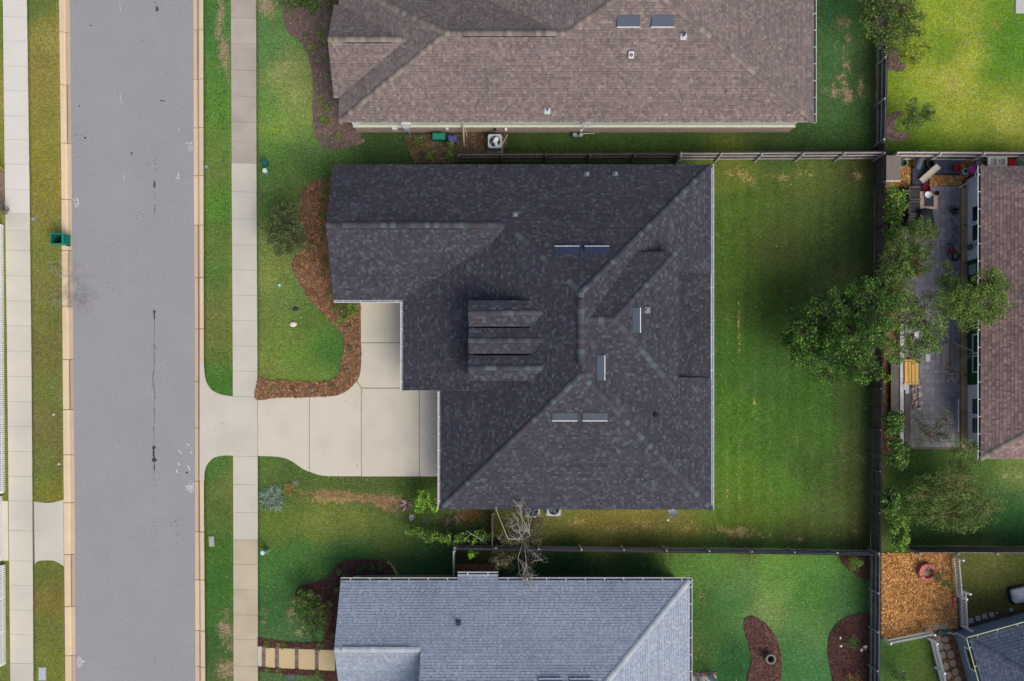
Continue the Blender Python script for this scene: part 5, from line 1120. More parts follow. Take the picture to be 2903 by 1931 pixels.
# sparse twiggy tree on the right
plant("tree", "sparse olive shrub tree with spreading bare twigs below the patio", "tree", 2690, 1400,
      [(2640, 1400, 2.4, 70, 60, .8, 60), (2720, 1380, 2.8, 80, 70, .9, 80), (2780, 1440, 2.2, 70, 50, .7, 56), (2680, 1460, 2.0, 80, 50, .7, 54), (2730, 1280, 2.6, 50, 60, .8, 40), (2740, 1480, 1.8, 60, 40, .6, 28), (2600, 1450, 1.6, 40, 40, .5, 16)],
      G_MID + G_MID[:2] + G_OLIVE[2:3], leaf=.085, per=44, cl=.27, trunk=.06, bark=m_greenbark, seed=17, twig=.012, wiggle=.2, fork=.15)
plant("shrub", "grey-green loose shrub growing over the bottom of the patio", "shrub", 2630, 1235,
      [(2610, 1200, 2.2, 34, 34, .7, 22), (2640, 1240, 2.2, 44, 34, .7, 26), (2680, 1190, 2.2, 26, 34, .7, 18), (2600, 1250, 1.8, 26, 24, .5, 10), (2670, 1230, 2, 30, 20, .5, 10)], G_GREY + G_OLIVE[:1], leaf=.09, per=15, cl=.2, trunk=.04, seed=18, stems=3, crown_name="foliage", trunk_name="stems")
# front trees
plant("tree", "rounded grey-green tree on the front lawn of the dark-roofed house", "tree", 822, 655,
      [(800, 620, 2.3, 44, 40, .7, 44), (830, 660, 2.6, 48, 44, .8, 52), (790, 680, 2.2, 38, 34, .7, 34), (850, 690, 2.0, 40, 26, .6, 22), (822, 590, 2.0, 34, 20, .6, 16), (810, 720, 1.6, 34, 18, .5, 14), (775, 650, 2, 26, 36, .6, 18)],
      [S(98, 112, 72), S(78, 92, 56), S(116, 128, 86), S(62, 84, 44), S(120, 146, 74)], leaf=.085, per=36, cl=.2, trunk=.06, seed=19)
plant("tree", "dark green tree on the front lawn of the grey-roofed house", "tree", 880, 1730,
      [(870, 1700, 1.9, 32, 30, .6, 30), (890, 1740, 2.1, 34, 34, .6, 36), (865, 1755, 1.9, 34, 28, .6, 28), (900, 1780, 1.7, 26, 28, .5, 18), (850, 1720, 1.6, 22, 26, .5, 14), (880, 1800, 1.3, 26, 14, .4, 8), (925, 1745, 1.6, 14, 30, .4, 7)], G_DARK + G_MID[:1] + [S(136, 156, 60)], leaf=.1, per=18, cl=.22, trunk=.05, seed=20)
plant("shrub", "wide evergreen shrub at the top edge by the brown roof's front bed", "shrub", 860, 5,
      [(830, 10, 1.2, 34, 24, .4, 24), (880, 10, 1.2, 34, 22, .4, 22), (850, -20, 1.5, 50, 30, .5, 22)], G_MID + G_DARK, leaf=.1, per=26, cl=.2, trunk=.03, seed=21, stems=3, crown_name="foliage", trunk_name="stems")
shrub("brownish green shrub at the top edge against the brown roof", 936, 10, 22, 1.0, G_OLIVE + [S(130, 84, 50)], n=16, per=30, seed=22, ry=26)
# dead tree by the lower fence
plant("dead_tree", "half-dead tree with bare white branches between the dark and grey roofs", "tree", 1480, 1520,
      [(1478, 1430, 3.6, 34, 30, .6, 20), (1440, 1470, 3.2, 34, 24, .6, 16), (1475, 1490, 3.4, 40, 30, .6, 22), (1500, 1640, 3.2, 44, 26, .6, 20), (1530, 1590, 3.2, 34, 30, .6, 10), (1490, 1660, 3.2, 30, 22, .5, 12), (1410, 1438, 3.6, 12, 8, .2, 3)],
      G_GREY, leaf=.08, per=0, trunk=.05, bark=m_deadbark, seed=23, twig=.007, wiggle=.2, fork=.6)
plant("shrub", "grey-olive shrub under the bare white branches", "shrub", 1480, 1510,
      [(1510, 1480, 2.0, 34, 34, .6, 26), (1450, 1520, 1.9, 44, 26, .6, 26), (1500, 1530, 2.0, 44, 26, .6, 26), (1430, 1590, 2.0, 34, 34, .6, 26), (1410, 1580, 1.8, 20, 20, .5, 10), (1500, 1610, 1.8, 20, 22, .5, 12), (1530, 1500, 1.6, 14, 20, .4, 6)],
      [S(118, 120, 78), S(92, 96, 60), S(140, 138, 92), S(74, 80, 54)], leaf=.09, per=18, cl=.19, trunk=.04, seed=24, stems=3, crown_name="foliage", trunk_name="stems")
# plants at the garage corner
plant("shrub", "bright lime green shrub at the corner of the dark roof", "shrub", 1205, 1425,
      [(1200, 1415, 1.3, 24, 26, .4, 22), (1225, 1430, 1.4, 16, 24, .4, 12), (1190, 1440, 1.1, 16, 16, .3, 8)], G_BRIGHT, leaf=.15, per=14, cl=.17, trunk=.025, seed=25, stems=3, crown_name="foliage", trunk_name="stems")
GH = "leafy shrubs in the row below the dark roof"
for i, (x, y, lb) in enumerate(((1180, 1505, "leafy shrub at the left end of the row below the dark roof"), (1225, 1522, "second leafy shrub from the left in the row below the dark roof"), (1272, 1527, "middle leafy shrub of the row below the dark roof"), (1320, 1528, "leafy shrub with a pale fallen branch, below the dark roof"), (1368, 1520, "leafy shrub at the right end of the row, beside the cross fence"))):
    plant("shrub", lb, "shrub", x, y, [(x - 10, y - 3, 1.1, 20, 14, .4, 12), (x + 12, y + 4, 1.1, 20, 14, .4, 12)], G_MID + G_BRIGHT[:2] + [S(160, 180, 90)], leaf=.14, per=13, cl=.18, trunk=.02, seed=40 + i, stems=3, group=GH, crown_name="foliage", trunk_name="stems")
shrub("bright leafy sprig poking over the lower fence", 1342, 1568, 15, 1.7, G_BRIGHT, leaf=.14, n=8, per=12, seed=46)
mb = MB(); mb.tube([P(1322, 1504, 1.5), P(1336, 1514, 1.5), P(1352, 1522, 1.45), P(1370, 1535, 1.4)], [.012, .02, .024, .03], 5); mb.tube([P(1336, 1514, 1.5), P(1326, 1520, 1.5), P(1323, 1527, 1.4)], .012, 4); tag(mb.build("fallen_branch", m_deadbark), "pale bare branch lying across the shrub row below the dark roof", "branch")
spiky("magenta and white spiky bromeliad left of the lime green shrub", 1149, 1431, 46, .46, [S(208, 188, 192), S(120, 96, 84), S(156, 130, 126), S(86, 96, 62)], 50, "spiky_plant", wdt=.03)
spiky("tan ornamental grass plume below the bromeliad", 1124, 1449, 60, .5, [S(168, 158, 110), S(132, 128, 80)], 51, wdt=.008)
spiky("white spiky flower left of the shrub row", 1166, 1467, 22, .24, [S(222, 210, 214), S(180, 172, 170)], 52, "spiky_plant", wdt=.03)
spiky("pale thin grass clump on the shaded lawn under the lime shrub", 1205, 1474, 70, .36, [S(140, 146, 120), S(104, 116, 88)], 53, wdt=.008)
spiky("dark green fan-leaved palm below the dark roof's edge", 1277, 1483, 80, .58, [S(86, 96, 64), S(62, 78, 50), S(112, 110, 76)], 54, "palm", wdt=.02)
spiky("bronze cordyline with reddish leaves right of the fan-leaved palm", 1300, 1468, 60, .46, [S(140, 112, 90), S(96, 80, 64), S(176, 150, 110)], 55, "spiky_plant", wdt=.022)
spiky("silvery blue loose spiky plant beside the pavement", 772, 1412, 620, .42, [S(156, 184, 166), S(120, 150, 128), S(196, 216, 200), S(92, 120, 96), S(80, 104, 70)], 56, "spiky_plant", wdt=.013, rise=.7, spread=.52)
spiky("red and yellow leaved croton beside the silvery plant", 822, 1388, 170, .34, [S(170, 140, 70), S(120, 84, 60), S(96, 112, 60), S(190, 170, 90)], 57, "spiky_plant", wdt=.024, spread=.16)
spiky("small grey spiky plant at the foot of the lime green shrub", 838, 1372, 26, .22, [S(200, 190, 180), S(120, 110, 90)], 58, "spiky_plant", wdt=.02)
# clumps in the brown house's front bed
GK = "grassy clumps in the mulch bed of the brown-roofed house"
kl = ["uppermost grassy clump nearest the gable in the grey mulch bed", "grassy clump left of the uppermost one, near the bed's edge", "bright grassy clump just below the two highest in the grey mulch bed", "grassy clump tucked against the brown gable's edge", "grassy clump against the gable below its ridge", "faint dark clump in the middle of the grey mulch bed", "grassy clump in the middle of the bed, nearest the lawn side", "grassy clump with tan tips at the gable's lower corner", "double grassy clump above the lowest pair of the bed", "lowest left clump of the grey mulch bed", "lowest right clump of the bed near the brick corner"]
for i, ((x, y, s_), lb) in enumerate(zip(((907, 100, 1), (868, 110, .8), (887, 134, 1), (924, 123, 1), (923, 169, .9), (927, 212, .5), (909, 282, .8), (927, 306, .95), (919, 343, 1.2), (928, 386, .7), (961, 387, .9)), kl)):
    spiky(lb, x, y, int(55 * s_), .3 * s_, [S(112, 150, 44), S(82, 120, 36), S(146, 176, 62), S(150, 140, 90)], 60 + i, group=GK, wdt=.02)
GQ2 = "foundation shrubs along the front of the dark-roofed house"
fl = ["low shrub at the front of the dark wing, nearest its upper corner", "low shrub below the uppermost one on the dark wing's front", "low shrub left of the dark wing's ridge end", "low shrub just below the dark wing's ridge end", "thin shrub by the wing's front, beside the rounded tree", "low shrub near the lower third of the dark wing's front", "low shrub above the wing's lower front corner"]
for i, ((x, y, r), lb) in enumerate(zip(((926, 505, 20), (922, 538, 20), (916, 565, 13), (914, 618, 16), (918, 660, 15), (922, 752, 20), (936, 826, 24)), fl)):
    shrub(lb, x, y, r, .55, G_MID + [S(120, 150, 56)], n=8, per=20, seed=80 + i, group=GQ2, ry=r * 1.4)
shrub("bright green climbing shrub at the dark roof's upper left corner", 944, 462, 20, .9, G_BRIGHT + G_MID[:1], n=9, per=10, seed=90, ry=22)
plant("shrub", "full green shrub under the white gutter beside the walkway", "shrub", 985, 880, [(975, 880, 1.0, 34, 26, .4, 26), (1000, 868, 1.1, 20, 22, .4, 14), (968, 905, .7, 16, 12, .3, 7)], G_BRIGHT[1:] + G_MID, leaf=.09, per=26, cl=.17, trunk=.02, seed=91, stems=3, crown_name="foliage", trunk_name="stems")
GS = "small plants in the pine straw bed"
for i, (x, y, r, pal, lb) in enumerate(((995, 989, 11, G_OLIVE, "small olive plant in the straw bed beside the walkway slab joint"), (988, 1047, 9, G_GREY + [S(230, 226, 220)], "small white-flowered plant in the bend of the straw bed"), (945, 1094, 11, G_OLIVE, "small olive plant at the lower right of the straw bed"), (883, 1103, 9, G_MID + [S(236, 170, 190), S(240, 230, 230)], "small plant with pink flowers in the straw bed above the drive"), (829, 1103, 11, [S(150, 104, 70), S(120, 84, 60)], "dry brown clump in the straw bed above the drive"), (769, 1105, 12, G_BRIGHT, "bright green plant near the pavement end of the straw bed"), (851, 754, 7, G_OLIVE, "tiny olive plant in the straw below the rounded tree"), (889, 831, 9, G_OLIVE + [S(224, 140, 110), S(210, 110, 80)], "small plant with orange flowers in the straw bed"), (992, 925, 7, G_MID, "thin green sprig in the straw below the full green shrub"))):
    shrub(lb, x, y, r, .26, pal, leaf=.06, n=5, per=16, seed=100 + i, group=GS)
shrub("pale grey lichen-like clump at the straw bed's narrow waist", 975, 936, 9, .1, [S(186, 180, 172), S(160, 150, 140)], leaf=.06, n=6, per=14, seed=110)
GT = "shrubs in the dark mulch bed of the grey-roofed house"
for i, (x, y, r, lb) in enumerate(((961, 1619, 11, "small pale green shrub at the upper bend of the dark mulch bed"), (952, 1673, 10, "small shrub left of the grey roof's upper corner"), (981, 1636, 20, "shrub just above the grey roof's upper left corner"), (1025, 1612, 18, "left of the three shrubs in the top of the dark mulch bed"), (1050, 1607, 17, "middle of the three shrubs in the top of the dark mulch bed"), (1079, 1609, 19, "right of the three shrubs, nearest the stone edging"), (946, 1801, 8, "tiny shrub in the dark mulch against the grey gable"), (935, 1710, 12, "sparse dark shrub between the dark green tree and the grey roof"))):
    shrub(lb, x, y, r, .5, G_DARK + G_MID[:2] if r > 12 else G_MID + [S(160, 180, 70)], n=8, per=22, seed=120 + i, group=GT)
GU = "grass clumps along the slab path of the grey-roofed house"
for i, (x, y, lb) in enumerate(((757, 1826, "grass clump above the path's first slab"), (800, 1829, "grass clump beside the terracotta ring"), (905, 1835, "dark grass clump above the path near the grey roof"), (759, 1898, "small grass clump below the path's first slab"), (792, 1902, "grass clump below the path's first brick band"), (903, 1908, "grass clump below the path near the grey roof"))):
    spiky(lb, x, y, 44, .26, G_MID + [S(120, 160, 50)], 140 + i, group=GU, wdt=.02)
GV = "leafy plants in the bare soil beside the air conditioner"
for i, (x, y, r, lb) in enumerate(((1186, 402, 19, "yellow-green leafy plant left of the green bin"), (1277, 408, 14, "leafy plant below the blue bin"), (1222, 442, 20, "leafy plant lowest on the left of the bare soil"), (1278, 442, 18, "leafy plant lowest on the right of the bare soil"))):
    shrub(lb, x, y, r, .6, G_MID + G_BRIGHT[:2], leaf=.1, n=9, per=18, seed=150 + i, group=GV)
shrub("dark rose bush with white blooms in the mulch bed by the lower fence", 2422, 1818, 26, .8, G_DARK, leaf=.08, n=14, per=26, seed=160, ry=30)
for i, (x, y) in enumerate(((2444, 1842), (2454, 1836), (2384, 1832), (2449, 1833))):
    pass
mb = MB(); rnd = random.Random(4)
for (x, y, r) in ((2443, 1843, .1), (2453, 1836, .11), (2384, 1832, .05), (2383, 1809, .05)): tuft(mb, P(x, y, .5), 16, r, .12, [S(246, 244, 240)], rnd)
tag(mb.build("white_flowers", m_leaf), "white blooms at the edge of the dark rose bush", "flowers")
shrub("dark bush with orange blooms at the bottom edge of the mulch bed", 2425, 1925, 24, .6, G_DARK + [S(226, 130, 70)], leaf=.08, n=10, per=22, seed=161)
shrub("round bright green shrub in the small bed by the lower fence", 2423, 1600, 22, .9, [S(120, 160, 46), S(90, 130, 38), S(144, 180, 60), S(60, 96, 34)], leaf=.09, n=16, per=30, seed=162)
plant("shrub", "soft green shrub beside the brick fire pit", "shrub", 2675, 1648, [(2668, 1635, .7, 16, 20, .3, 12), (2684, 1655, .8, 16, 22, .3, 14)], G_MID, leaf=.07, per=24, cl=.15, trunk=.015, seed=163, stems=3, crown_name="foliage", trunk_name="stems")
shrub("dark leafy bush at the bottom edge beside the lower picket fence", 2552, 1920, 28, .8, G_DARK + G_GREY[:1], leaf=.1, n=14, per=24, seed=164)
shrub("bright green palm-like plant left of the wooden planter top", 2514, 1072, 14, .5, G_BRIGHT, leaf=.14, n=6, per=14, seed=165)
shrub("yellow-flowered plant at the left edge", 2, 475, 8, .5, [S(226, 200, 60), S(90, 120, 50)], leaf=.07, n=6, per=16, seed=166)
plant("shrub", "wispy grey-green shrub at the left edge above the picket fence", "shrub", 0, 592, [(4, 590, 1.0, 16, 20, .4, 14), (18, 600, .6, 8, 10, .2, 4), (-12, 590, 1.0, 16, 20, .4, 8)], G_GREY + G_DARK[:1], leaf=.07, per=16, cl=.14, trunk=.015, seed=167, stems=3, crown_name="foliage", trunk_name="stems")

# ---------------------------------------------------------------- street things
def thing(mb, name, label, cat, mat=None, group=None): return tag(mb.build(name, mat or m_attr), label, cat, group)
# green wheeled bin, lid thrown open
c = P(183, 685); root = empty("wheelie_bin", (c.x, c.y, 0), "open green wheeled bin standing on the kerb", "bin")
GB1 = S(24, 138, 112); GB2 = S(18, 104, 88)
mb = MB(); hb, ht = (.24, .24), (.33, .29); z0, z1 = 0.02, 1.0; n = 4
def ring(w_, d, z, ox=0): return [Vector((-w_ + ox, -d, z)), Vector((w_ + ox, -d, z)), Vector((w_ + ox, d, z)), Vector((-w_ + ox, d, z))]
r0, r1, r2, r3, r4 = ring(*hb, z0), ring(*ht, z1), ring(ht[0] - .03, ht[1] - .03, z1), ring(hb[0] - .02, hb[1] - .02, .1), ring(ht[0] + .03, ht[1] + .03, z1 + .0)
for i in range(4):
    j = (i + 1) % 4
    mb.face([r0[i], r0[j], r1[j], r1[i]], GB1); mb.face([r2[i], r2[j], r3[j], r3[i]][::-1], GB2)
mb.face(r3, S(14, 70, 62)); mb.face(r0[::-1], GB2)
body = mb.build("body", m_attr, root)
mb = MB(); t = .035
for (x0, x1, y0, y1) in ((-.36, .36, -.32, -.27), (-.36, .36, .27, .32), (-.36, -.31, -.268, .268), (.31, .36, -.268, .268)): mb.box(x0, x1, y0, y1, z1 - .05, z1 + .02, GB1)
mb.build("rim", m_attr, root)
mb = MB(); mb.face([(.37, -.3, 1.0), (.5, -.27, .45), (.5, .27, .45), (.37, .3, 1.0)], GB1); mb.face([(.4, .3, 1.0), (.53, .27, .45), (.53, -.27, .45), (.4, -.3, 1.0)], GB2)
mb.box(.36, .42, -.32, .32, .98, 1.03, GB1); mb.box(.49, .56, -.3, .3, .4, .46, GB1); mb.build("lid", m_attr, root)
mb = MB(); mb.tube([(.4, -.2, .95), (.47, -.2, .9), (.47, .2, .9), (.4, .2, .95)], .018, 8, GB2); mb.build("handle", m_attr, root)
for s_ in (-1, 1):
    mb = MB(); mb.lathe((.3, s_ * .27, .12), [(.12, -.025), (.13, 0), (.12, .025)], 16, S(30, 30, 30), Matrix.Rotation(radians(90), 4, 'X')); mb.build("wheel", m_attr, root)
# dead branches in the gutter
root = empty("branch_pile", P(200, 800), "pile of bare cut branches lying across the kerb", "branches"); rnd = random.Random(9); mb = MB()
def twigs(mb, p, d, L_, r, depth):
    pts = [p]; q = p.copy(); dd = d.copy()
    for k in range(4):
        dd = (dd + Vector((rnd.uniform(-.35, .35), rnd.uniform(-.35, .35), rnd.uniform(-.12, .14)))).normalized(); q = q + dd * L_ / 4
        if q.z < .02: q.z = .02 + rnd.random() * .04
        pts.append(q.copy())
        if depth > 0:
            for _ in range(rnd.choice((1, 1, 2))):
                a = rnd.choice((-1, 1)) * rnd.uniform(.4, 1.1); e = Vector((dd.x * cos(a) - dd.y * sin(a), dd.x * sin(a) + dd.y * cos(a), dd.z + rnd.uniform(-.2, .25))).normalized()
                twigs(mb, q.copy(), e, L_ * rnd.uniform(.35, .6), r * .6, depth - 1)
    mb.tube(pts, [r * (1 - .2 * i) for i in range(5)], 5)
for (x, y, a, L_) in ((210, 800, 200, 1.5), (210, 800, 120, 1.5), (212, 802, 100, 1.2), (205, 800, 250, 1.4), (215, 795, -50, 1.6), (213, 800, 30, 1.1), (205, 790, 160, 1.1), (195, 830, 280, .8), (225, 805, 300, 1.2), (200, 810, -100, 1.1)):
    q = P(x, y, .12); twigs(mb, q, Vector((cos(radians(a)), sin(radians(a)), rnd.uniform(-.05, .15))), L_, .017, 2)
o = mb.build("branches", m_deadbark, root); o.matrix_parent_inverse = Matrix.Translation(-root.location)
mb = MB(); b2 = MB()
for _ in range(500):
    x, y = rnd.gauss(232, 18), rnd.gauss(850, 22); q = P(x, y); mb.box(q.x - .012, q.x + .012, q.y - .008, q.y + .008, ROADZ + .002, ROADZ + .012, S(112, 108, 106))
tag(mb.build("leaf_litter", m_attrs), kind='stuff')
# utility posts, lids, stones
def post_cyl(label, px, py, h, r, lean=(0, 0), cap=S(206, 232, 222), body=S(120, 168, 148)):
    c = P(px, py); mb = MB(); top = c + Vector((lean[0], lean[1], h)); mb.tube([c + Vector((0, 0, -.05)), top], r, 16, body)
    t2 = MB(); d = (top - c).normalized(); t2.tube([top - d * .02, top + d * .05, top + d * .07], [r * 1.08, r * 1.08, r * .8], 16, cap)
    root = empty("utility_post", (c.x, c.y, 0), label, "utility post"); o = mb.build("body", m_attr, root); o.matrix_parent_inverse = Matrix.Translation(-root.location); o = t2.build("cap", m_attr, root); o.matrix_parent_inverse = Matrix.Translation(-root.location)
post_cyl("pale green utility post beside the pavement, just below the teal box", 756, 489, .45, .13)
post_cyl("leaning pale green utility post beside the pavement near the bottom", 760, 1560, .85, .12, (-.1, -.02))
c = P(755, 465); mb = MB(); M4 = Matrix.Translation(c) @ Matrix.Rotation(radians(-6), 4, 'Z'); mb.box(-.15, .15, -.13, .13, 0, .4, S(28, 96, 90), M4); mb.box(-.165, .165, -.145, .145, .4, .46, S(30, 110, 104), M4); mb.box(-.12, .12, -.1, .1, .46, .49, S(26, 100, 96), M4); thing(mb, "utility_box", "small teal utility box beside the pavement", "utility box")
c = P(793, 809); mb = MB(); mb.lathe(c, [(.13, 0), (.13, .04), (.11, .05), (.05, .05), (.05, .12), (.03, .14)], 18, S(120, 160, 150)); mb.lathe(c + Vector((0, 0, .1)), [(.055, 0), (.055, .05), (.03, .06)], 14, S(240, 242, 240)); thing(mb, "cleanout_cap", "round teal drain cap with a white centre on the front lawn", "drain cap")
def rock(label, px, py, rx, ry, h, col, seed, name="rock"):
    rnd = random.Random(seed); c = P(px, py); rings = []
    for k, (f, z) in enumerate(((1, -.03), (1.02, h * .35), (.82, h * .8), (.45, h))):
        rings.append([(c.x + rx / 47.5 * f * cos(2 * pi * i / 10) * rnd.uniform(.86, 1.12), c.y + ry / 47.5 * f * sin(2 * pi * i / 10) * rnd.uniform(.86, 1.12), z * rnd.uniform(.9, 1.1)) for i in range(10)])
    vs = [p for r in rings for p in r]; fs = [(k * 10 + i, k * 10 + (i + 1) % 10, (k + 1) * 10 + (i + 1) % 10, (k + 1) * 10 + i) for k in range(3) for i in range(10)] + [tuple(30 + i for i in range(10))]
    mb = MB(); mb.mesh(vs, fs, col); return thing(mb, name, label, "rock", m_attrs)
rock("dark flat stone on the front lawn above the white rock", 839, 877, 9, 6, .1, S(58, 66, 76), 1)
rock("white rounded rock on the front lawn", 831, 920, 10, 7, .16, S(226, 216, 208), 2)
def lid(label, px, py, wx, wy, col, h=.05, rz=0):
    c = P(px, py); M4 = Matrix.Translation(c) @ Matrix.Rotation(radians(rz), 4, 'Z'); mb = MB(); a, b = wx / 95, wy / 95
    mb.box(-a, a, -b, b, -.05, h - .01, (col[0] * .8, col[1] * .8, col[2] * .8, 1), M4); mb.box(-a + .02, a - .02, -b + .02, b - .02, h - .01, h, col, M4); mb.box(-.02, .02, b * .5, b * .5 + .05, h, h + .006, (col[0] * .4,) * 3 + (1,), M4); mb.box(-.02, .02, -b * .6 - .05, -b * .6, h, h + .006, (col[0] * .4,) * 3 + (1,), M4)
    return thing(mb, "meter_lid", label, "meter lid", m_attrs)
lid("grey-green meter lid on the verge opposite the lower drive", 600, 1535, 15, 29, S(170, 176, 162), rz=3)
lid("pale blue-grey meter lid on the verge at the bottom left", 120.5, 1910, 21, 37, S(186, 192, 196))
lid("dark grey meter lid below the slab path", 825.5, 1920, 23, 16, S(96, 104, 110))
lid("tiny teal valve lid on the verge near the sprayed circle", 585, 473, 8, 9, S(136, 176, 168)); lid("tiny grey valve lid on the verge beside the left pavement", 95, 621, 9, 9, S(150, 170, 160))
# small litter on the verges
for i, (x, y, c_) in enumerate(((152, 1176, S(240, 240, 236)), (167, 1316, S(236, 240, 246)))): rock(("white scrap on the left verge", "white pebble near the left kerb, above the drive")[i], x, y, 3, 2.4, .04, c_, 5 + i, "pebble")
# stone edging in the dark bed
GE = "tan edging stones at the tip of the dark mulch bed"
for i, (x, y) in enumerate(((1101, 1595), (1108, 1600), (1113, 1607), (1118, 1614), (1121, 1621), (1125, 1628))):
    rock(["topmost tan edging stone of the dark mulch bed", "second tan edging stone from the top", "third tan edging stone from the top", "third tan edging stone from the bottom", "second tan edging stone from the bottom", "lowest tan edging stone, nearest the grey roof"][i], x, y, 4.2, 3.4, .1, S(200, 166, 110), 20 + i, "edging_stone")['group'] = GE
# slab path of the grey house
pth = base_poly("path", [(733, 1834), (949, 1842), (949, 1898), (733, 1889)], m_joint, .034)
m_sand = M_("sandy_slab", S(214, 192, 146), n1=(.8, .07), n2=(25, .06), obj=.03, tint=(S(192, 170, 130), .8, .4))
slab_poly(pth, [(731.5, 1832), (742.5, 1832), (742.5, 1889), (731.5, 1889)], m_conc, top=.06)
for a, b in ((753.6, 780), (791, 836.5), (846.7, 893.5), (903.5, 950)):
    f = lambda x: 1835.5 + (x - 753) * .035; g = lambda x: 1891.5 + (x - 753) * .05
    slab_poly(pth, [(a, f(a)), (b, f(b)), (b, g(b)), (a, g(a))], m_sand, top=.07)
m_pb = M_("path_brick", S(140, 122, 116), obj=.35); first = None; rnd = random.Random(8)
for a, b in ((743, 753), (780.5, 790.5), (837, 846.3), (894, 903)):
    for k in range(10):
        y = 1836.5 + k * 5.6
        mb = MB(); mb.box(-.048, .048, -.052, .052, 0, .03)
        for s_ in (-1, 1):
            if first is None: first = mb.build("brick", m_pb, pth); o = first
            else: o = link(first.copy(), pth)
            q = P((a + b) / 2 + s_ * 2.45, y); o.location = (q.x, q.y, .03 + rnd.uniform(0, .008)); o.rotation_euler.z = rnd.uniform(-.08, .08)
c = P(789, 1828.5); mb = MB(); mb.lathe(c, [(.07, 0), (.1, .02), (.11, .1), (.08, .11), (.07, .08), (.07, .03)], 18, S(176, 128, 110)); thing(mb, "terracotta_ring", "small terracotta ring pot in the mulch beside the slab path", "pot")
# ---------------------------------------------------------------- air conditioners and bins
def aircon(label, px, py, z=.85, half=.4, papers=False, group=None):
    c = P(px, py, z); c.z = 0; root = empty("air_conditioner", c, label, "air conditioner", group); col = S(176, 188, 196)
    mb = MB(); h = half; r = .09
    pts = []
    for cx, cy, a0 in ((h - r, h - r, 0), (-h + r, h - r, 90), (-h + r, -h + r, 180), (h - r, -h + r, 270)):
        for k in range(4): a = radians(a0 + k * 30); pts.append((cx + r * cos(a), cy + r * sin(a)))
    n = len(pts); vs = [(x, y, zz) for zz in (.06, z) for x, y in pts]; fs = [(i, (i + 1) % n, n + (i + 1) % n, n + i) for i in range(n)]
    mb.mesh(vs, fs, S(140, 150, 156))
    m = 4 * 7; rr_ = h * .83
    inner = [(rr_ * cos(2 * pi * k / 16 + pi / 16), rr_ * sin(2 * pi * k / 16 + pi / 16)) for k in range(16)]
    # top ring between the rounded square and the fan opening
    vs = [(x, y, z) for x, y in pts] + [(x, y, z) for x, y in inner] + [(x, y, z - .12) for x, y in inner]
    fs = []
    for i in range(16): fs.append((i, (i + 1) % 16, 16 + (i + 1) % 16, 16 + i)); fs.append((16 + i, 16 + (i + 1) % 16, 32 + (i + 1) % 16, 32 + i))
    mb.mesh(vs, fs, col); mb.build("casing", m_attr, root)
    mb = MB(); mb.lathe((0, 0, 0), [(rr_ - .005, z - .13), (rr_ - .005, z - .12), (.0, z - .12)], 16, S(50, 62, 68)); mb.build("fan_well", m_attr, root)
    mb = MB()
    for k in range(4): a = k * pi / 2 + .4; M4 = Matrix.Rotation(a, 4, 'Z') @ Matrix.Translation((rr_ * .5, 0, z - .1)) @ Matrix.Rotation(.3, 4, 'X'); mb.box(-rr_ * .38, rr_ * .42, -.08, .08, -.004, .004, S(112, 126, 132), M4)
    mb.lathe((0, 0, 0), [(.08, z - .1), (.07, z - .06)], 12, S(90, 100, 106)); mb.build("fan", m_attr, root)
    mb = MB()
    for q in (.28, .45, .62, .79):
        ring_ = [(h * q * cos(2 * pi * k / 20), h * q * sin(2 * pi * k / 20), z + .004) for k in range(21)]; mb.tube(ring_, .004, 4, S(80, 92, 98), cap=False)
    for k in range(8): a = k * pi / 4; mb.tube([(0, 0, z + .006), (rr_ * cos(a), rr_ * sin(a), z + .006)], .004, 4, S(80, 92, 98), cap=False)
    mb.build("grille", m_attr, root)
    mb = MB(); mb.box(-h - .08, h + .08, -h - .08, h + .08, -.02, .058, S(150, 146, 138)); mb.build("pad", m_attrs, root)
    return root, c, z
r_, c_, z_ = aircon("grey air conditioner with papers on its fan, below the brown roof", 1403, 400)
mb = MB(); mb.box(-.11, .11, -.17, .17, 0, .008, S(232, 232, 228), Matrix.Translation(c_ + Vector((.06, .06, z_ + .012))) @ Matrix.Rotation(radians(-34), 4, 'Z')); thing(mb, "paper_sheet", "white sheet lying on the air conditioner's fan", "paper")
mb = MB(); mb.box(-.09, .09, -.13, .13, 0, .008, S(190, 202, 218), Matrix.Translation(c_ + Vector((.09, -.22, z_ + .012))) @ Matrix.Rotation(radians(22), 4, 'Z')); thing(mb, "paper_sheet", "pale blue sheet lying low on the air conditioner's fan", "paper")
aircon("air conditioner peeping from under the dark roof, left of the pair", 1510, 1448, group="air conditioners half under the lower edge of the dark roof"); aircon("air conditioner peeping from under the dark roof, right of the pair", 1570, 1444, group="air conditioners half under the lower edge of the dark roof")
mb = MB(); mb.tube([P(1439, 381, .05), P(1422, 414, .8)], .02, 6, S(226, 216, 184)); thing(mb, "stick", "pale stick leaning beside the air conditioner", "stick")
for (x, y, w_, d, h, col, nm, lb) in ((1244, 386, 18.5, 9.5, .62, S(26, 130, 100), "storage_bin", "green storage bin beside the brown roof's wall"), (1282, 394, 13, 9.5, .5, S(74, 78, 150), "storage_bin", "blue storage bin beside the green one")):
    c = P(x, y, h); c.z = 0; mb = MB(); a, b = w_ / 50, d / 50; mb.box(-a + .02, a - .02, -b + .02, b - .02, 0, h - .06, (col[0] * .7, col[1] * .7, col[2] * .7, 1), Matrix.Translation(c)); mb.box(-a, a, -b, b, h - .06, h - .01, col, Matrix.Translation(c)); mb.box(-a + .04, a - .04, -b + .04, b - .04, h - .01, h, (col[0] * 1.15, col[1] * 1.15, col[2] * 1.15, 1), Matrix.Translation(c)); thing(mb, nm, lb, "bin", group="storage bins by the brown roof's wall")
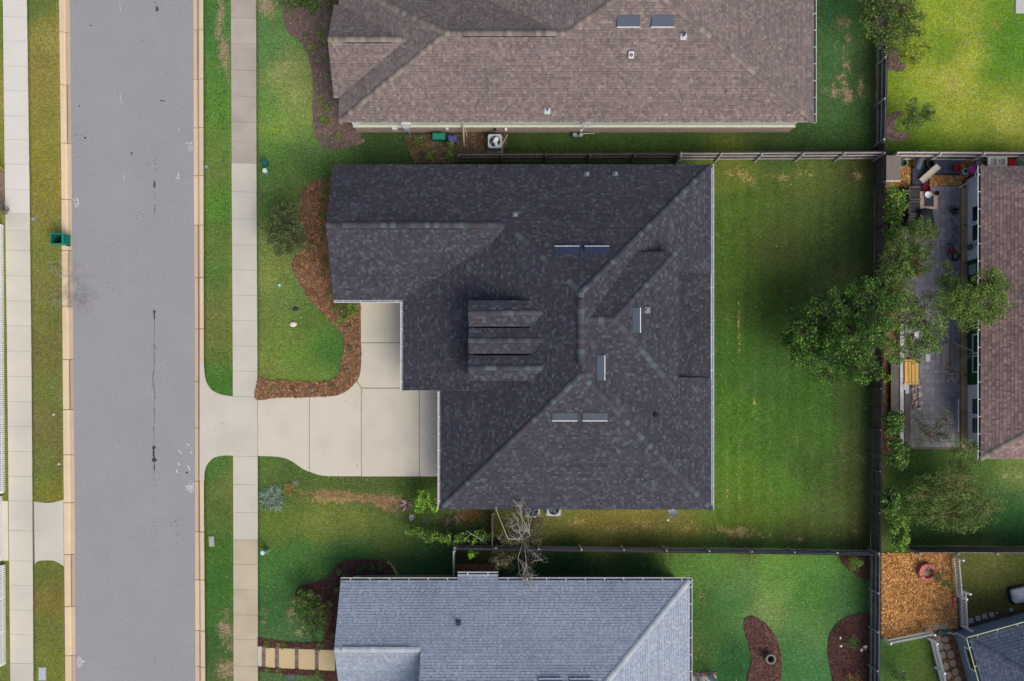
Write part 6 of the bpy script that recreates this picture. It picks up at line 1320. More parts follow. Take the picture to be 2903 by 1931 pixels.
mb = MB(); p0, p1 = P(1315, 414, .03), P(1313, 352, 1.75); mb.tube([p0, p1], .05, 4, S(196, 178, 158)); thing(mb, "timber_post", "pale timber leaning on the wall right of the blue bin", "timber"); mb = MB(); mb.tube([P(1325, 392, .03), P(1319, 366, 1.2)], .03, 4, S(196, 178, 158)); thing(mb, "timber_stake", "short pale stake beside the leaning timber", "timber")
# satellite dishes
def dish(label, px, py, pole_px, h, flatplate):
    base = P(*pole_px); root = empty("satellite_dish", (base.x, base.y, 0), label, "satellite dish"); inv = Matrix.Translation(-root.location)
    top = P(px, py, h); mb = MB(); mb.tube([base, base + Vector((0, 0, h * .7)), top], .03, 8, S(150, 156, 160)); mb.build("pole", m_attr, root).matrix_parent_inverse = inv
    mb = MB(); M4 = Matrix.Translation(top) @ Matrix.Rotation(radians(-40), 4, 'X') @ Matrix.Rotation(radians(18), 4, 'Y')
    if flatplate: mb.box(-.24, .24, -.2, .2, 0, .05, S(196, 200, 202), M4); mb.box(-.19, .19, -.15, .15, .05, .056, S(182, 188, 192), M4)
    else: mb.lathe((0, 0, 0), [(.02, 0), (.14, .015), (.26, .06), (.31, .1), (.315, .1), (.27, .05), (.14, .002)], 20, S(150, 162, 170), M4)
    mb.build("plate" if flatplate else "reflector", m_attr, root).matrix_parent_inverse = inv
    mb = MB(); mb.tube([top + Vector((0, -.1, .02)), top + Vector((-.25, -.35, .12))], .015, 6, S(186, 190, 192)); mb.box(-.05, .05, -.05, .05, -.04, .04, S(214, 214, 214), Matrix.Translation(top + Vector((-.27, -.38, .13)))); mb.build("receiver", m_attr, root).matrix_parent_inverse = inv
dish("square white antenna plate on an arm at the brown roof's wall", 1661, 353, (1650, 376), 1.9, True)
dish("grey satellite dish peeping from under the dark roof", 1906, 1456, (1904, 1452), 1.7, False)
mb = MB(); mb.tube([P(1685, 358, 1.0), P(1684, 378, .3), P(1655, 379, .3), P(1646, 380, .3)], .022, 8, S(190, 200, 200)); mb.lathe(P(1646, 384, .1), [(.1, 0), (.12, .1), (.12, .25), (.05, .3)], 12, S(160, 172, 176)); mb.box(-.12, .12, -.08, .08, 0, .3, S(150, 164, 170), Matrix.Translation(P(1629, 385, .12))); mb.tube([P(1646, 386, .3), P(1629, 385, .3)], .03, 6, S(150, 164, 170)); mb.tube([P(1646, 386, .3), P(1646, 386, 0)], .02, 6, S(150, 164, 170)); thing(mb, "gas_meter", "grey gas meter with its pipe at the foot of the brown roof's wall", "gas meter")
mb = MB(); mb.lathe(P(1416, 1524), [(.12, 0), (.13, .3), (.1, .34)], 12, S(196, 186, 178)); thing(mb, "pot", "pale pot beside the thin cross fence, below the dark roof", "pot")
mb = MB(); mb.box(-.12, .12, -.09, .09, 0, .16, S(206, 208, 206), Matrix.Translation(P(1424, 1534)) @ Matrix.Rotation(.5, 4, 'Z')); mb.box(-.1, .1, -.07, .07, .16, .18, S(190, 190, 190), Matrix.Translation(P(1424, 1534)) @ Matrix.Rotation(.5, 4, 'Z')); thing(mb, "small_box", "small white box beside the pale pot", "box")
mb = MB(); mb.box(-.05, .05, -.12, .12, 0, .3, S(200, 206, 210), Matrix.Translation(P(1400, 1621))); mb.box(-.06, .06, -.13, .13, .3, .32, S(210, 214, 216), Matrix.Translation(P(1400, 1621))); thing(mb, "splash_block", "white block beside the grey roof's bump-out", "block")
bed([(1292, 1600), (1402, 1600), (1404, 1622), (1288, 1622)], S(130, 92, 66), [S(186, 146, 106), S(150, 112, 76), S(112, 80, 56)], 700, seed=17, name="leaf_litter")
# stone planter ring in the kidney bed
c = P(2178, 1862); root = empty("planter", (c.x, c.y, 0), "tall round concrete planter standing in the kidney-shaped bed", "planter"); mb = MB(); mb.lathe((0, 0, 0), [(.22, -.02), (.25, .2), (.27, .56), (.29, .6), (.24, .61), (.2, .56), (.19, .3)], 24, S(146, 140, 130)); mb.build("bowl", m_attrs, root); mb = MB(); mb.lathe((0, 0, 0), [(.19, .28), (.19, .31)], 20, S(40, 36, 34)); mb.build("soil", m_attrs, root)
# dark metal chair and white post on the back step
q = P(1988, 1922); root = empty("patio_chair", (q.x, q.y, 0), "black metal chair on the back step beside the grey roof", "chair"); BL = S(34, 38, 42)
mb = MB(); mb.box(-.24, .24, -.5, -.06, .42, .46, BL); mb.build("seat", m_attr, root); mb = MB(); mb.tube([(-.25, -.05, .4), (-.24, .0, .9), (0, .05, .95), (.24, 0, .9), (.25, -.05, .4)], .025, 6, BL); mb.build("backrest", m_attr, root)
for x in (-.22, .22):
    for y in (-.46, -.08): mb = MB(); mb.tube([(x, y, .05), (x, y, .42)], .018, 6, BL); mb.build("leg", m_attr, root)
q = P(2017, 1921); mb = MB(); mb.box(-.13, .13, -.13, .13, .0, 1.5, S(186, 204, 214), Matrix.Translation(q)); mb.box(-.17, .17, -.17, .17, 1.5, 1.56, S(216, 226, 230), Matrix.Translation(q)); mb.box(-.16, .16, -.16, .16, .0, .12, S(200, 210, 216), Matrix.Translation(q)); thing(mb, "column", "pale square column on the back step", "column")

# ---------------------------------------------------------------- the cluttered patio on the right
pat = base_poly("patio", [(2562, 528), (2722, 528), (2720, 1274), (2562, 1272)], m_joint, .034)
m_pav = M_("grey_paver", S(142, 141, 148), n1=(.6, .1), n2=(20, .1), obj=.16, tint=(S(122, 114, 120), .7, .5))
rnd = random.Random(12); pm = []
for (w_, d) in ((.3, .3), (.3, .2), (.2, .2)):
    mb = MB(); mb.prism([(-w_ / 2, -d / 2), (w_ / 2, -d / 2), (w_ / 2, d / 2), (-w_ / 2, d / 2)], 0, .03, bev=.006); me = bpy.data.meshes.new("paver"); me.from_pydata(mb.v, [], mb.f); me.materials.append(m_pav); pm.append((me, mb, w_, d))
p0, p1 = P(2563, 529), P(2721, 1273); rest = MB(); cand = []
y = p0.y; row = 0
while y > p1.y + .2:
    d = (.3, .2)[row % 3 == 1]; x = p0.x
    while x < p1.x - .1:
        w_ = .3 if d == .3 or rnd.random() < .6 else .2; w_ = min(w_, p1.x - x)
        if w_ < .12: break
        k = 0 if (d == .3 and w_ > .29) else (1 if w_ > .29 else 2); cand.append((x + w_ / 2, y - d / 2, k if w_ in (.3, .2) and not (d == .3 and w_ < .3) else -1, w_, d)); x += w_ + .006
    y -= d + .006; row += 1
def seen(c):
    x, y = c[0], c[1]; px, py = NX + x * F / H, NY - y * F / H
    return (1065 < py < 1190 and px > 2600) or (540 < py < 740 and px > 2650) or (740 <= py < 860 and px > 2600)
k300 = 0
for c in cand:
    if seen(c) and c[2] >= 0 and k300 < 300:
        k300 += 1; o = bpy.data.objects.new("paver", pm[c[2]][0]); COL.objects.link(o); o.parent = pat; o.location = (c[0], c[1], .034 + rnd.uniform(0, .006))
    else:
        f = rnd.uniform(.84, 1.16); col = S(142, 141, 148); rest.box(c[0] - c[3] / 2 + .004, c[0] + c[3] / 2 - .004, c[1] - c[4] / 2 + .004, c[1] + c[4] / 2 - .004, .035, .064 + rnd.uniform(0, .006), (col[0] * f, col[1] * f, col[2] * f, 1))
tag(rest.build("pavers", m_attrs, pat), kind='stuff')
# timber border along the house
m_wood = M_("weathered_timber", S(178, 146, 112), n1=(1.5, .2), n2=(18, .25), obj=.15)
m_gwood = M_("grey_timber", S(104, 100, 96), n1=(1.5, .25), n2=(18, .25), obj=.2)
root = empty("timber_border", P(2731, 900), "long brown timber border along the wall of the right-hand house", "border"); inv = Matrix.Translation(-root.location)
ys = list(range(532, 1275, 106)); 
for a, b in zip(ys, ys[1:] + [1272]):
    for k in (0, 1):
        q0, q1 = P(2722 + k * 8.6, a + k * 3), P(2722 + k * 8.6 + 8.2, b); mb = MB(); mb.box(q0.x, q1.x, q1.y + .01, q0.y, .0, .16 + .006 * k); mb.build("board", m_wood, root).matrix_parent_inverse = inv
# raised planter: white edging with a grey plank top behind it
root = empty("raised_planter", P(2545, 1110), "raised planter with a white edge and grey plank top beside the back fence", "planter"); inv = Matrix.Translation(-root.location)
m_edge = M_("white_stone_edge", S(206, 204, 208), obj=.08)
for k in range(18):
    q0, q1 = P(2552, 905 + k * 21, .4), P(2562, 905 + (k + 1) * 21 - .7, .4)
    mb = MB(); mb.box(q0.x, q1.x, q1.y, q0.y, 0, .4 + .004 * (k % 3)); mb.build("block", m_edge, root).matrix_parent_inverse = inv
for k in range(5):
    q0, q1 = P(2527 + k * 4.8, 1026, .45), P(2527 + k * 4.8 + 4.5, 1212, .45); mb = MB(); mb.box(q0.x, q1.x, q1.y, q0.y, .36, .4); mb.build("plank", m_gwood, root).matrix_parent_inverse = inv
mb = MB(); q0, q1 = P(2563, 1090), P(2580, 1272); mb.box(q0.x, q1.x, q1.y, q0.y, .0, .09, S(108, 98, 94)); thing(mb, "path_strip", "purplish strip between the white planter edge and the pavers", "path strip", m_attrs)
# yellow slatted bench
q = P(2584, 1055, .5); q.z = 0; root = empty("bench", q, "yellow timber slatted bench below the big tree", "bench"); m_yel = M_("yellow_timber", S(214, 172, 92), n1=(2, .15), n2=(20, .15), obj=.18)
sx = F / (H - .5)
for k in range(4): x = (-19 + k * 10 + 4) / sx; mb = MB(); mb.box(x - 4.1 / sx, x + 4.1 / sx, -30 / sx, 30 / sx, .47, .51); mb.build("slat", m_yel, root)
for y0, xa in ((33.5, -42), (-33.5, -22)): mb = MB(); mb.box(xa / sx, 21 / sx, (y0 - 1.5) / sx, (y0 + 1.5) / sx, .4, .54); mb.build("end_board", m_yel, root)
for x in (-17, 17):
    for y in (-28, 28): mb = MB(); mb.box(x / sx - .04, x / sx + .04, y / sx - .04, y / sx + .04, .03, .468); mb.build("leg", m_yel, root)
# boards
def board(label, px, py, wx, wy, z0, z1, col, rz=0, name="board", cat="board", mat=None, group=None):
    c = P(px, py, z1); M4 = Matrix.Translation((c.x, c.y, 0)) @ Matrix.Rotation(radians(rz), 4, 'Z'); s_ = F / (H - z1); mb = MB(); mb.box(-wx / 2 / s_, wx / 2 / s_, -wy / 2 / s_, wy / 2 / s_, z0, z1, col, M4); return thing(mb, name, label, cat, mat or m_attrs, group)
board("white board lying on the pavers right of the yellow bench", 2631, 994, 13, 62, .07, .1, S(206, 206, 204))
board("pale board lying under the lower end of the yellow bench", 2572, 1102, 10, 28, .09, .12, S(190, 198, 202), 1); board("narrow white board left of the pale one", 2566, 1094, 5, 22, .125, .15, S(206, 210, 212), -2)
board("tan plank lying on the patio under the tree", 2608, 760, 8, 56, .07, .12, S(190, 144, 96), 6)
board("thin white pole lying along the timber border", 2717.5, 1178, 2.4, 92, .07, .11, S(236, 238, 236), name="pole", cat="pole")
for i, (x, w_, y, ly) in enumerate(((2681, 20, 1006, 66), (2701, 12, 1006, 54), (2713, 11, 1006, 50))): board(["wide grey plank on the patio beside the shell heap", "middle grey plank beside the wide one", "pinkish grey plank against the timber border"][i], x, y, w_ - 1, ly, .07, .13 + .02 * i, (S(150, 142, 136), S(140, 134, 130), S(150, 136, 132))[i], mat=m_attrs)
board("small orange wood block at the end of the wide grey plank", 2688, 1032, 7, 10, .13, .18, S(176, 112, 60), 4, "wood_block", "wood block")
# stacked stones in two columns
root_l = "flat stones stacked on the patio below the yellow bench"; rnd = random.Random(21)
stm = []
for k in range(4):
    mb = MB(); pts = [(.13 * cos(2 * pi * i / 7) * rnd.uniform(.8, 1.15), .06 * sin(2 * pi * i / 7) * rnd.uniform(.8, 1.15)) for i in range(7)]; mb.prism(pts, 0, .07, bev=.015); me = bpy.data.meshes.new("flat_stone"); me.from_pydata(mb.v, [], mb.f); me.materials.append(M_("stack_stone", (S(192, 174, 160), S(170, 150, 138), S(206, 194, 182), S(156, 132, 120))[k], obj=.12)); stm.append(me)
root = empty("stone_stack", P(2605, 1125), "right-hand column of flat stones stacked below the yellow bench", "stone stack", root_l); inv = Matrix.Translation(-root.location)
for k in range(13):
    o = bpy.data.objects.new("flat_stone", rnd.choice(stm)); COL.objects.link(o); o.parent = root; q = P(2606 + rnd.uniform(-2, 2), 1092 + k * 5.6); W(o, Matrix.Translation((q.x, q.y, .07 + (k % 2) * .05)) @ Matrix.Rotation(rnd.uniform(-.15, .15), 4, 'Z') @ Matrix.Rotation(rnd.uniform(.1, .5), 4, 'X'))
root = empty("stone_stack", P(2588, 1125), "left-hand jumbled column of flat stones below the yellow bench", "stone stack", root_l)
for k in range(24):
    o = bpy.data.objects.new("flat_stone", rnd.choice(stm)); COL.objects.link(o); o.parent = root; q = P(2589 + rnd.uniform(-6, 6), 1092 + k * 3); W(o, Matrix.Translation((q.x, q.y, .08 + rnd.random() * .12)) @ Matrix.Rotation(rnd.uniform(-1.5, 1.5), 4, 'Z') @ Matrix.Rotation(rnd.uniform(-.5, .5), 4, 'X') @ Matrix.Scale(.8, 4))
# heaps of white shells
def heap(label, px, py, rx, ry, h, n, size, pal, seed, z0=.06, cat="heap", name="shell_heap"):
    rnd = random.Random(seed); mb = MB(); c = P(px, py)
    for _ in range(n):
        a = rnd.uniform(0, 2 * pi); r = sqrt(rnd.random()); x, y = rx / 47.5 * r * cos(a), ry / 47.5 * r * sin(a); z = z0 + h * (1 - r * r) * rnd.uniform(.7, 1); s_ = size * rnd.uniform(.6, 1.3)
        M4 = Matrix.Translation((c.x + x, c.y + y, z)) @ Matrix.Rotation(rnd.uniform(0, 3), 4, 'Z') @ Matrix.Rotation(rnd.uniform(-.9, .9), 4, 'X') @ Matrix.Rotation(rnd.uniform(-.9, .9), 4, 'Y'); col = rnd.choice(pal)
        mb.mesh([M4 @ Vector(v) for v in ((-s_, 0, 0), (-s_ * .3, -s_ * .6, 0), (s_, -s_ * .2, 0), (s_ * .4, s_ * .6, 0), (0, 0, s_ * .5), (0, 0, -s_ * .3))], [(0, 1, 4), (1, 2, 4), (2, 3, 4), (3, 0, 4), (1, 0, 5), (2, 1, 5), (3, 2, 5), (0, 3, 5)], col)
    o = mb.build(name, m_attrs); tag(o, label, cat); o['kind'] = 'stuff'; return o
SH = [S(210, 200, 194), S(180, 168, 160), S(226, 220, 214), S(120, 108, 102), S(150, 134, 126)]
heap("heap of pale shells beside the timber border", 2700, 1062, 22, 27, .25, 620, .045, SH, 1)
heap("pinkish white stones under the big tree's edge", 2572, 985, 22, 36, .2, 260, .05, [S(226, 206, 198), S(240, 236, 232), S(200, 176, 166)], 2)
heap("white stones showing through the big tree's leaves", 2588, 948, 16, 14, .2, 120, .07, [S(240, 242, 244), S(226, 226, 230)], 3)
# wire trellis folded beside the wall
root = empty("trellis", P(2725, 1000), "folded grey wire trellis reaching from the planks to the green wall", "trellis"); inv = Matrix.Translation(-root.location)
for (a, b) in (((2700, 968), (2755, 993)), ((2694, 1040), (2755, 997))):
    mb = MB(); p_, q_ = P(*a, .35), P(*b, .9); up = Vector((.02, .05, .35))
    for k in range(3): mb.tube([p_ + up * k / 2 * 1.0 - Vector((0, .14 * k, 0)), q_ + up * k / 2 - Vector((0, .1 * k, 0))], .008, 4, S(186, 188, 190))
    for k in range(14): t = k / 13; r = p_.lerp(q_, t); mb.tube([r, r + up - Vector((0, .28 * (1 - t) + .2 * t, 0))], .008, 4, S(196, 198, 200))
    mb.build("panel", m_attr, root).matrix_parent_inverse = inv
# dark deck pieces, tubs and pots at the top
DK = S(56, 66, 80)
q0, q1 = P(2650, 454, .3), P(2725, 492, .3); root = empty("platform", ((q0.x + q1.x) / 2, (q0.y + q1.y) / 2, 0), "dark slate-blue platform of square panels below the white-topped fence", "platform"); inv = Matrix.Translation(-root.location); m_slate = M_("slate_panel", S(66, 78, 94), n1=(2, .1), n2=(20, .12), obj=.1)
for i in range(6):
    for j in range(3): w_, d = (q1.x - q0.x) / 6, (q0.y - q1.y) / 3; mb = MB(); mb.box(q0.x + w_ * i + .006, q0.x + w_ * (i + 1) - .006, q1.y + d * j + .006, q1.y + d * (j + 1) - .006, .27, .3); mb.build("panel", m_slate, root).matrix_parent_inverse = inv
mb = MB(); mb.box(q0.x, q1.x, q1.y - .04, q0.y, .02, .268, S(36, 42, 50)); mb.build("base", m_attr, root).matrix_parent_inverse = inv
mb = MB(); q0, q1 = P(2585, 474, .12), P(2634, 526, .12); mb.box(q0.x, q1.x, q1.y, q0.y, .02, .12, DK); 
for (x0, x1, y0, y1) in ((q0.x, q1.x, q1.y, q1.y + .04), (q0.x, q1.x, q0.y - .04, q0.y), (q0.x, q0.x + .04, q1.y + .041, q0.y - .041), (q1.x - .04, q1.x, q1.y + .041, q0.y - .041)): mb.box(x0, x1, y0, y1, .121, .19, S(46, 54, 66))
thing(mb, "tray", "dark square tray under the slanting cream board", "tray")
mb = MB(); a, b = P(2598, 480, .45), P(2608, 452, .55); mb.tube([a, a.lerp(b, .5), b], [.2, .215, .2], 20, S(78, 96, 108)); mb.tube([b, b + (b - a).normalized() * .02], [.215, .215], 20, S(100, 118, 128)); thing(mb, "barrel", "slate-blue barrel leaning by the fence at the top of the patio", "barrel")
mb = MB(); mb.lathe(P(2628, 470), [(.2, .06), (.22, .5), (.24, .53), (.2, .53), (.18, .2)], 20, S(48, 58, 70)); thing(mb, "tub", "dark round tub beside the slate-blue barrel", "tub")
root = empty("slide_board", P(2640, 490), "long cream board slanting across the dark tray", "board"); inv = Matrix.Translation(-root.location); a, b = P(2611, 514, .25), P(2661, 470, .75); d = (b - a); L_ = d.length; d.normalize(); sd_ = d.cross(Vector((0, 0, 1))).normalized(); up = sd_.cross(d); M4 = Matrix.Translation(a) @ Matrix((d, sd_, up)).transposed().to_4x4(); mb = MB(); mb.box(0, L_, -.15, .15, -.015, .015, S(206, 198, 180), M4); mb.build("panel", m_attrs, root).matrix_parent_inverse = inv; mb = MB(); mb.box(0, L_, .15, .18, -.03, .06, S(216, 208, 190), M4); mb.box(0, L_, -.18, -.15, -.03, .06, S(190, 180, 160), M4); mb.build("side_rail", m_attrs, root).matrix_parent_inverse = inv; mb = MB(); mb.tube([b - d * .15 - up * .02, Vector((b.x, b.y, .3)) - d * .2], .02, 6, S(150, 140, 120)); mb.build("support", m_attrs, root).matrix_parent_inverse = inv
def pot(label, px, py, r, h, col, inner=None, name="pot", cat="pot", z=0, squash=None):
    c = P(px, py, z + h); c.z = z; mb = MB(); r = r / 47.5; i_ = inner or (col[0] * .7, col[1] * .5, col[2] * .5, 1)
    mb.lathe(c, [(r * .7, .03), (r * .95, h * .9), (r, h), (r * .9, h)], 20, col, caps=(1, 0)); mb.lathe(c, [(r * .9, h), (r * .84, h * .5), (r * .6, h * .4)], 20, i_, caps=(0, 0)); mb.lathe(c, [(r * .62, h * .38), (r * .62, h * .41)], 16, i_); return thing(mb, name, label, cat)
pot("red bucket lying at the edge of the slate platform", 2716, 475, 10, .3, S(206, 20, 36), S(170, 12, 28), "bucket", "bucket", z=.302)
pot("white basin with something dark inside, beside the magenta tub", 2738, 486, 10, .22, S(222, 224, 224), S(200, 204, 204), "basin", "basin"); mb = MB(); mb.lathe(P(2738, 485, .2), [(.07, -.05), (.08, .02), (.03, .05)], 10, S(40, 42, 46)); thing(mb, "dark_lump", "dark object sitting in the white basin", "object")
pot("magenta plastic tub at the top of the patio", 2759, 480, 14, .34, S(176, 40, 128), S(204, 84, 168), "tub", "tub")
pot("pale round sieve-like pot above the magenta tub", 2776, 464, 8.5, .3, S(150, 150, 152), S(176, 174, 176)); pot("green-rimmed bucket beside the small shed", 2562, 461, 10, .35, S(60, 150, 140), S(60, 84, 84), "bucket", "bucket"); pot("red bucket above the patio table", 2627, 533, 11, .3, S(190, 14, 28), S(130, 6, 16), "bucket", "bucket")
heap("bundle of dry brown stems right of the slate platform", 2741, 460, 16, 8, .15, 150, .07, [S(130, 100, 60), S(100, 74, 46), S(150, 124, 80)], 6, name="stem_bundle")
# double sink
q = P(2828, 458, .8); q.z = 0; root = empty("sink_unit", q, "cream double-basin sink unit standing against the fence", "sink"); CR = S(232, 228, 216); s_ = F / (H - .8); hx, hy = 27.5 / s_, 12.5 / s_
mb = MB(); bs_ = ((-.43, -.04), (.04, .46))
mb.box(-hx, hx, -hy, -hy + .06, .76, .8, CR); mb.box(-hx, hx, hy - .06, hy, .76, .8, CR); mb.box(-hx, bs_[0][0], -hy + .061, hy - .061, .76, .8, CR); mb.box(bs_[0][1], bs_[1][0], -hy + .061, hy - .061, .76, .8, CR); mb.box(bs_[1][1], hx, -hy + .061, hy - .061, .76, .8, CR); mb.build("top", m_attr, root)
for a, b in bs_:
    mb = MB(); x0, x1, y0, y1 = a, b, -hy + .06, hy - .06; i0 = .07; vs = [(x0, y0, .795), (x1, y0, .795), (x1, y1, .795), (x0, y1, .795), (x0 + i0, y0 + i0, .6), (x1 - i0, y0 + i0, .6), (x1 - i0, y1 - i0, .6), (x0 + i0, y1 - i0, .6)]
    mb.mesh(vs, [(0, 1, 5, 4), (1, 2, 6, 5), (2, 3, 7, 6), (3, 0, 4, 7), (4, 5, 6, 7)], S(210, 208, 200)); mb.lathe(((a + b) / 2, 0, .6), [(.03, .002), (.02, .004)], 10, S(40, 40, 40)); mb.build("basin", m_attr, root)
for x in (-hx + .05, hx - .05):
    for y in (-hy + .05, hy - .05): mb = MB(); mb.tube([(x, y, 0), (x, y, .758)], .02, 6, S(150, 150, 150)); mb.build("leg", m_attr, root)
heap("dirty crockery piled in the left basin of the sink", 2816, 458, 8, 7, .06, 26, .06, [S(200, 206, 212), S(90, 84, 96), S(150, 180, 196)], 7, z0=.62 + .0, name="crockery")
board("red crate right of the sink unit", 2870, 460, 23, 18, .0, .5, S(176, 22, 36), 0, "crate", "crate", m_attr); board("teal box at the right edge above the brown roof", 2889, 460, 12, 18, .0, .45, S(58, 120, 116), 0, "box", "box", m_attr)
# small shed with a flat grey roof
q0, q1 = P(2513, 441, 2.0), P(2554, 511, 2.0); root = empty("shed", ((q0.x + q1.x) / 2, (q0.y + q1.y) / 2, 0), "small shed with a flat grey-brown roof in the fence corner", "shed"); inv = Matrix.Translation(-root.location)
mb = MB(); mb.box(q0.x + .26, q1.x - .08, q1.y + .08, q0.y - .08, 0, 1.9, S(160, 150, 134)); mb.build("wall", m_attrs, root).matrix_parent_inverse = inv; mb = MB(); mb.box(q0.x, q1.x, q1.y, q0.y, 1.9, 2.0, S(126, 116, 110)); mb.build("roof", m_attrs, root).matrix_parent_inverse = inv; mb = MB(); mb.box(q0.x, q1.x, q1.y - .07, q1.y - .001, 1.84, 1.98, S(206, 196, 176)); mb.build("fascia", m_attrs, root).matrix_parent_inverse = inv
# armchairs
def armchair(label, px, py):
    q = P(px, py, .45); q.z = .05; root = empty("armchair", q, label, "armchair", "dark armchairs in a row on the patio"); c1, c2 = S(70, 66, 70), S(48, 46, 50)
    def part(n_, *b, col=c1, bev=0): mb = MB(); mb.prism([(b[0], b[2]), (b[1], b[2]), (b[1], b[3]), (b[0], b[3])], b[4], b[5], col, bev=.03); return mb.build(n_, m_attr, root)
    part("seat", -.28, .3, -.3, .3, .16, .44, col=S(62, 58, 62)); part("backrest", -.42, -.29, -.36, .36, .1, .82, col=c1); part("armrest", -.28, .38, .31, .41, .1, .62, col=S(84, 80, 84)); part("armrest", -.28, .38, -.41, -.31, .1, .62, col=S(84, 80, 84)); part("base", -.28, .34, -.3, .3, 0, .158, col=c2); part("front_trim", .305, .38, -.305, .305, .1, .46, col=S(80, 76, 80)); return root
armchair("dark armchair at the top of the row, beside the red bucket", 2588, 550); armchair("middle dark armchair of the row on the patio", 2587, 591); armchair("lowest dark armchair of the row, half under the leaves", 2587, 632)
# table
q = P(2633, 568, .55); q.z = .07; root = empty("patio_table", q, "square wooden-framed table with a dark centre and a white bowl on it", "table"); s_ = F / (H - .6); hx = 25 / s_
m_tw = M_("table_timber", S(176, 152, 136), n1=(2, .15), n2=(20, .2), obj=.12)
for (x0, x1, y0, y1) in ((-hx, hx, hx - .24, hx), (-hx, hx, -hx, -hx + .16), (-hx, -hx + .24, -hx + .162, hx - .242), (hx - .22, hx, -hx + .162, hx - .242)): mb = MB(); mb.box(x0, x1, y0, y1, .44, .48); mb.build("frame_board", m_tw, root)
mb = MB(); mb.box(-hx + .242, hx - .222, -hx + .162, hx - .242, .43, .47, S(48, 54, 66)); mb.build("tabletop", m_attr, root)
for x in (-hx + .06, hx - .06):
    for y in (-hx + .06, hx - .06): mb = MB(); mb.box(x - .04, x + .04, y - .04, y + .04, 0, .438); mb.build("leg", m_tw, root)
pot("white bowl on the patio table", 2631, 552, 9, .14, S(238, 240, 240), S(226, 228, 228), "bowl", "bowl", z=.555); c_ = bpy.data.objects[-1] if False else None
pot("dark flowerpot on the corner of the patio table", 2657, 547, 6.5, .22, S(36, 42, 48), S(24, 28, 30), "flowerpot", "flowerpot", z=.555)
shrub("small herb beside the dark flowerpot on the table", 2652, 558, 5, .16, G_MID, leaf=.05, n=4, per=10, seed=170); 
# covered grill: draped black cloth
rnd = random.Random(31); outline = [(2607, 592), (2625, 589), (2642, 590), (2645, 604), (2649, 622), (2649, 645), (2645, 664), (2638, 673), (2628, 668), (2612, 650), (2604, 622), (2603, 602)]
mb = MB(); cpx = (2630, 628); lev = ((1.0, .06), (.97, .5), (.9, .85), (.7, .98), (.35, 1.02)); vs = []
for f, z in lev:
    for i, (x, y) in enumerate(outline): q = P(cpx[0] + (x - cpx[0]) * f * rnd.uniform(.96, 1.04), cpx[1] + (y - cpx[1]) * f * rnd.uniform(.96, 1.04), z); vs.append((q.x, q.y, z * rnd.uniform(.96, 1.03)))
n = len(outline); fs = [(k * n + (i + 1) % n, k * n + i, (k + 1) * n + i, (k + 1) * n + (i + 1) % n) for k in range(len(lev) - 1) for i in range(n)] + [tuple(4 * n + i for i in range(n - 1, -1, -1))]
mb.mesh(vs, fs, S(38, 42, 46)); o = thing(mb, "covered_grill", "grill under a black cloth cover beside the patio table", "grill"); o.data.polygons.foreach_set("use_smooth", [True] * len(o.data.polygons))
# hoses
def loops(pts_px, r, z, n=1, seed=1, jit=0): return [P(x, y, z + .004 * i) for i, (x, y) in enumerate(pts_px)]
def hose(label, paths, rad, col, cat="hose", name="hose", z=.1):
    mb = MB()
    for pth_ in paths:
        pth2 = arc(pth_, 3) if len(pth_) > 2 else pth_
        mb.tube([P(x, y, z + .02 * sin(i * .9)) for i, (x, y) in enumerate(pth2)], rad, 6, col)
    return thing(mb, name, label, cat)
rnd = random.Random(41); coil = []
for k in range(90): a = k * .8; cx_, cy_ = ((2711, 592), (2702, 588), (2712, 600), (2696, 592), (2708, 607), (2713, 596), (2700, 600))[(k // 9) % 7]; coil.append((cx_ + 7 * cos(a), cy_ + 5.5 * sin(a)))
hose("black hose coiled and trailing down the middle of the patio", [coil + [(2700, 612), (2697, 620), (2703, 628), (2702, 636), (2716, 640), (2712, 648), (2704, 645), (2702, 652), (2712, 652), (2716, 660), (2706, 664), (2700, 672), (2712, 680), (2708, 688), (2690, 690), (2687, 694), (2700, 692), (2706, 700)]], .014, S(34, 34, 38))
hose("thick black hose curving beside the downspout", [[(2780, 490), (2762, 496), (2744, 504), (2732, 512), (2730, 522)]], .04, S(36, 32, 34), z=.12)
tang = [(2709 + (10 + 3 * sin(k * 2.1)) * cos(k * .9), 726 + (12 + 4 * cos(k * 1.3)) * sin(k * .9)) for k in range(34)]
hose("tangled heap of black cable near the green wall", [tang, [(2690, 712), (2686, 722), (2694, 740), (2692, 756)], [(2720, 720), (2732, 724), (2740, 716)]], .018, S(34, 30, 32), "cable", "cable_tangle")
hose("yellow cable lying on the black tangle", [[(2700, 722), (2712, 712), (2718, 704), (2722, 712), (2714, 722), (2704, 730)]], .014, S(196, 150, 50), "cable", "cable", z=.16)
hose("orange cord hanging out of the black tangle", [[(2692, 730), (2690, 742), (2694, 752), (2690, 764)]], .016, S(206, 112, 60), "cable", "cord", z=.14)
mb = MB(); c = P(2688, 711); M4 = Matrix.Translation(c + Vector((0, 0, .27))) @ Matrix.Rotation(radians(50), 4, 'Y'); mb.lathe((0, 0, 0), [(.2, 0), (.2, .03), (.08, .04), (.08, .16), (.2, .17), (.2, .2)], 20, S(170, 26, 40), M4); mb.lathe((0, 0, 0), [(.13, .05), (.13, .15)], 16, S(96, 106, 112), M4); thing(mb, "hose_reel", "red hose reel beside the cable tangle", "hose reel")

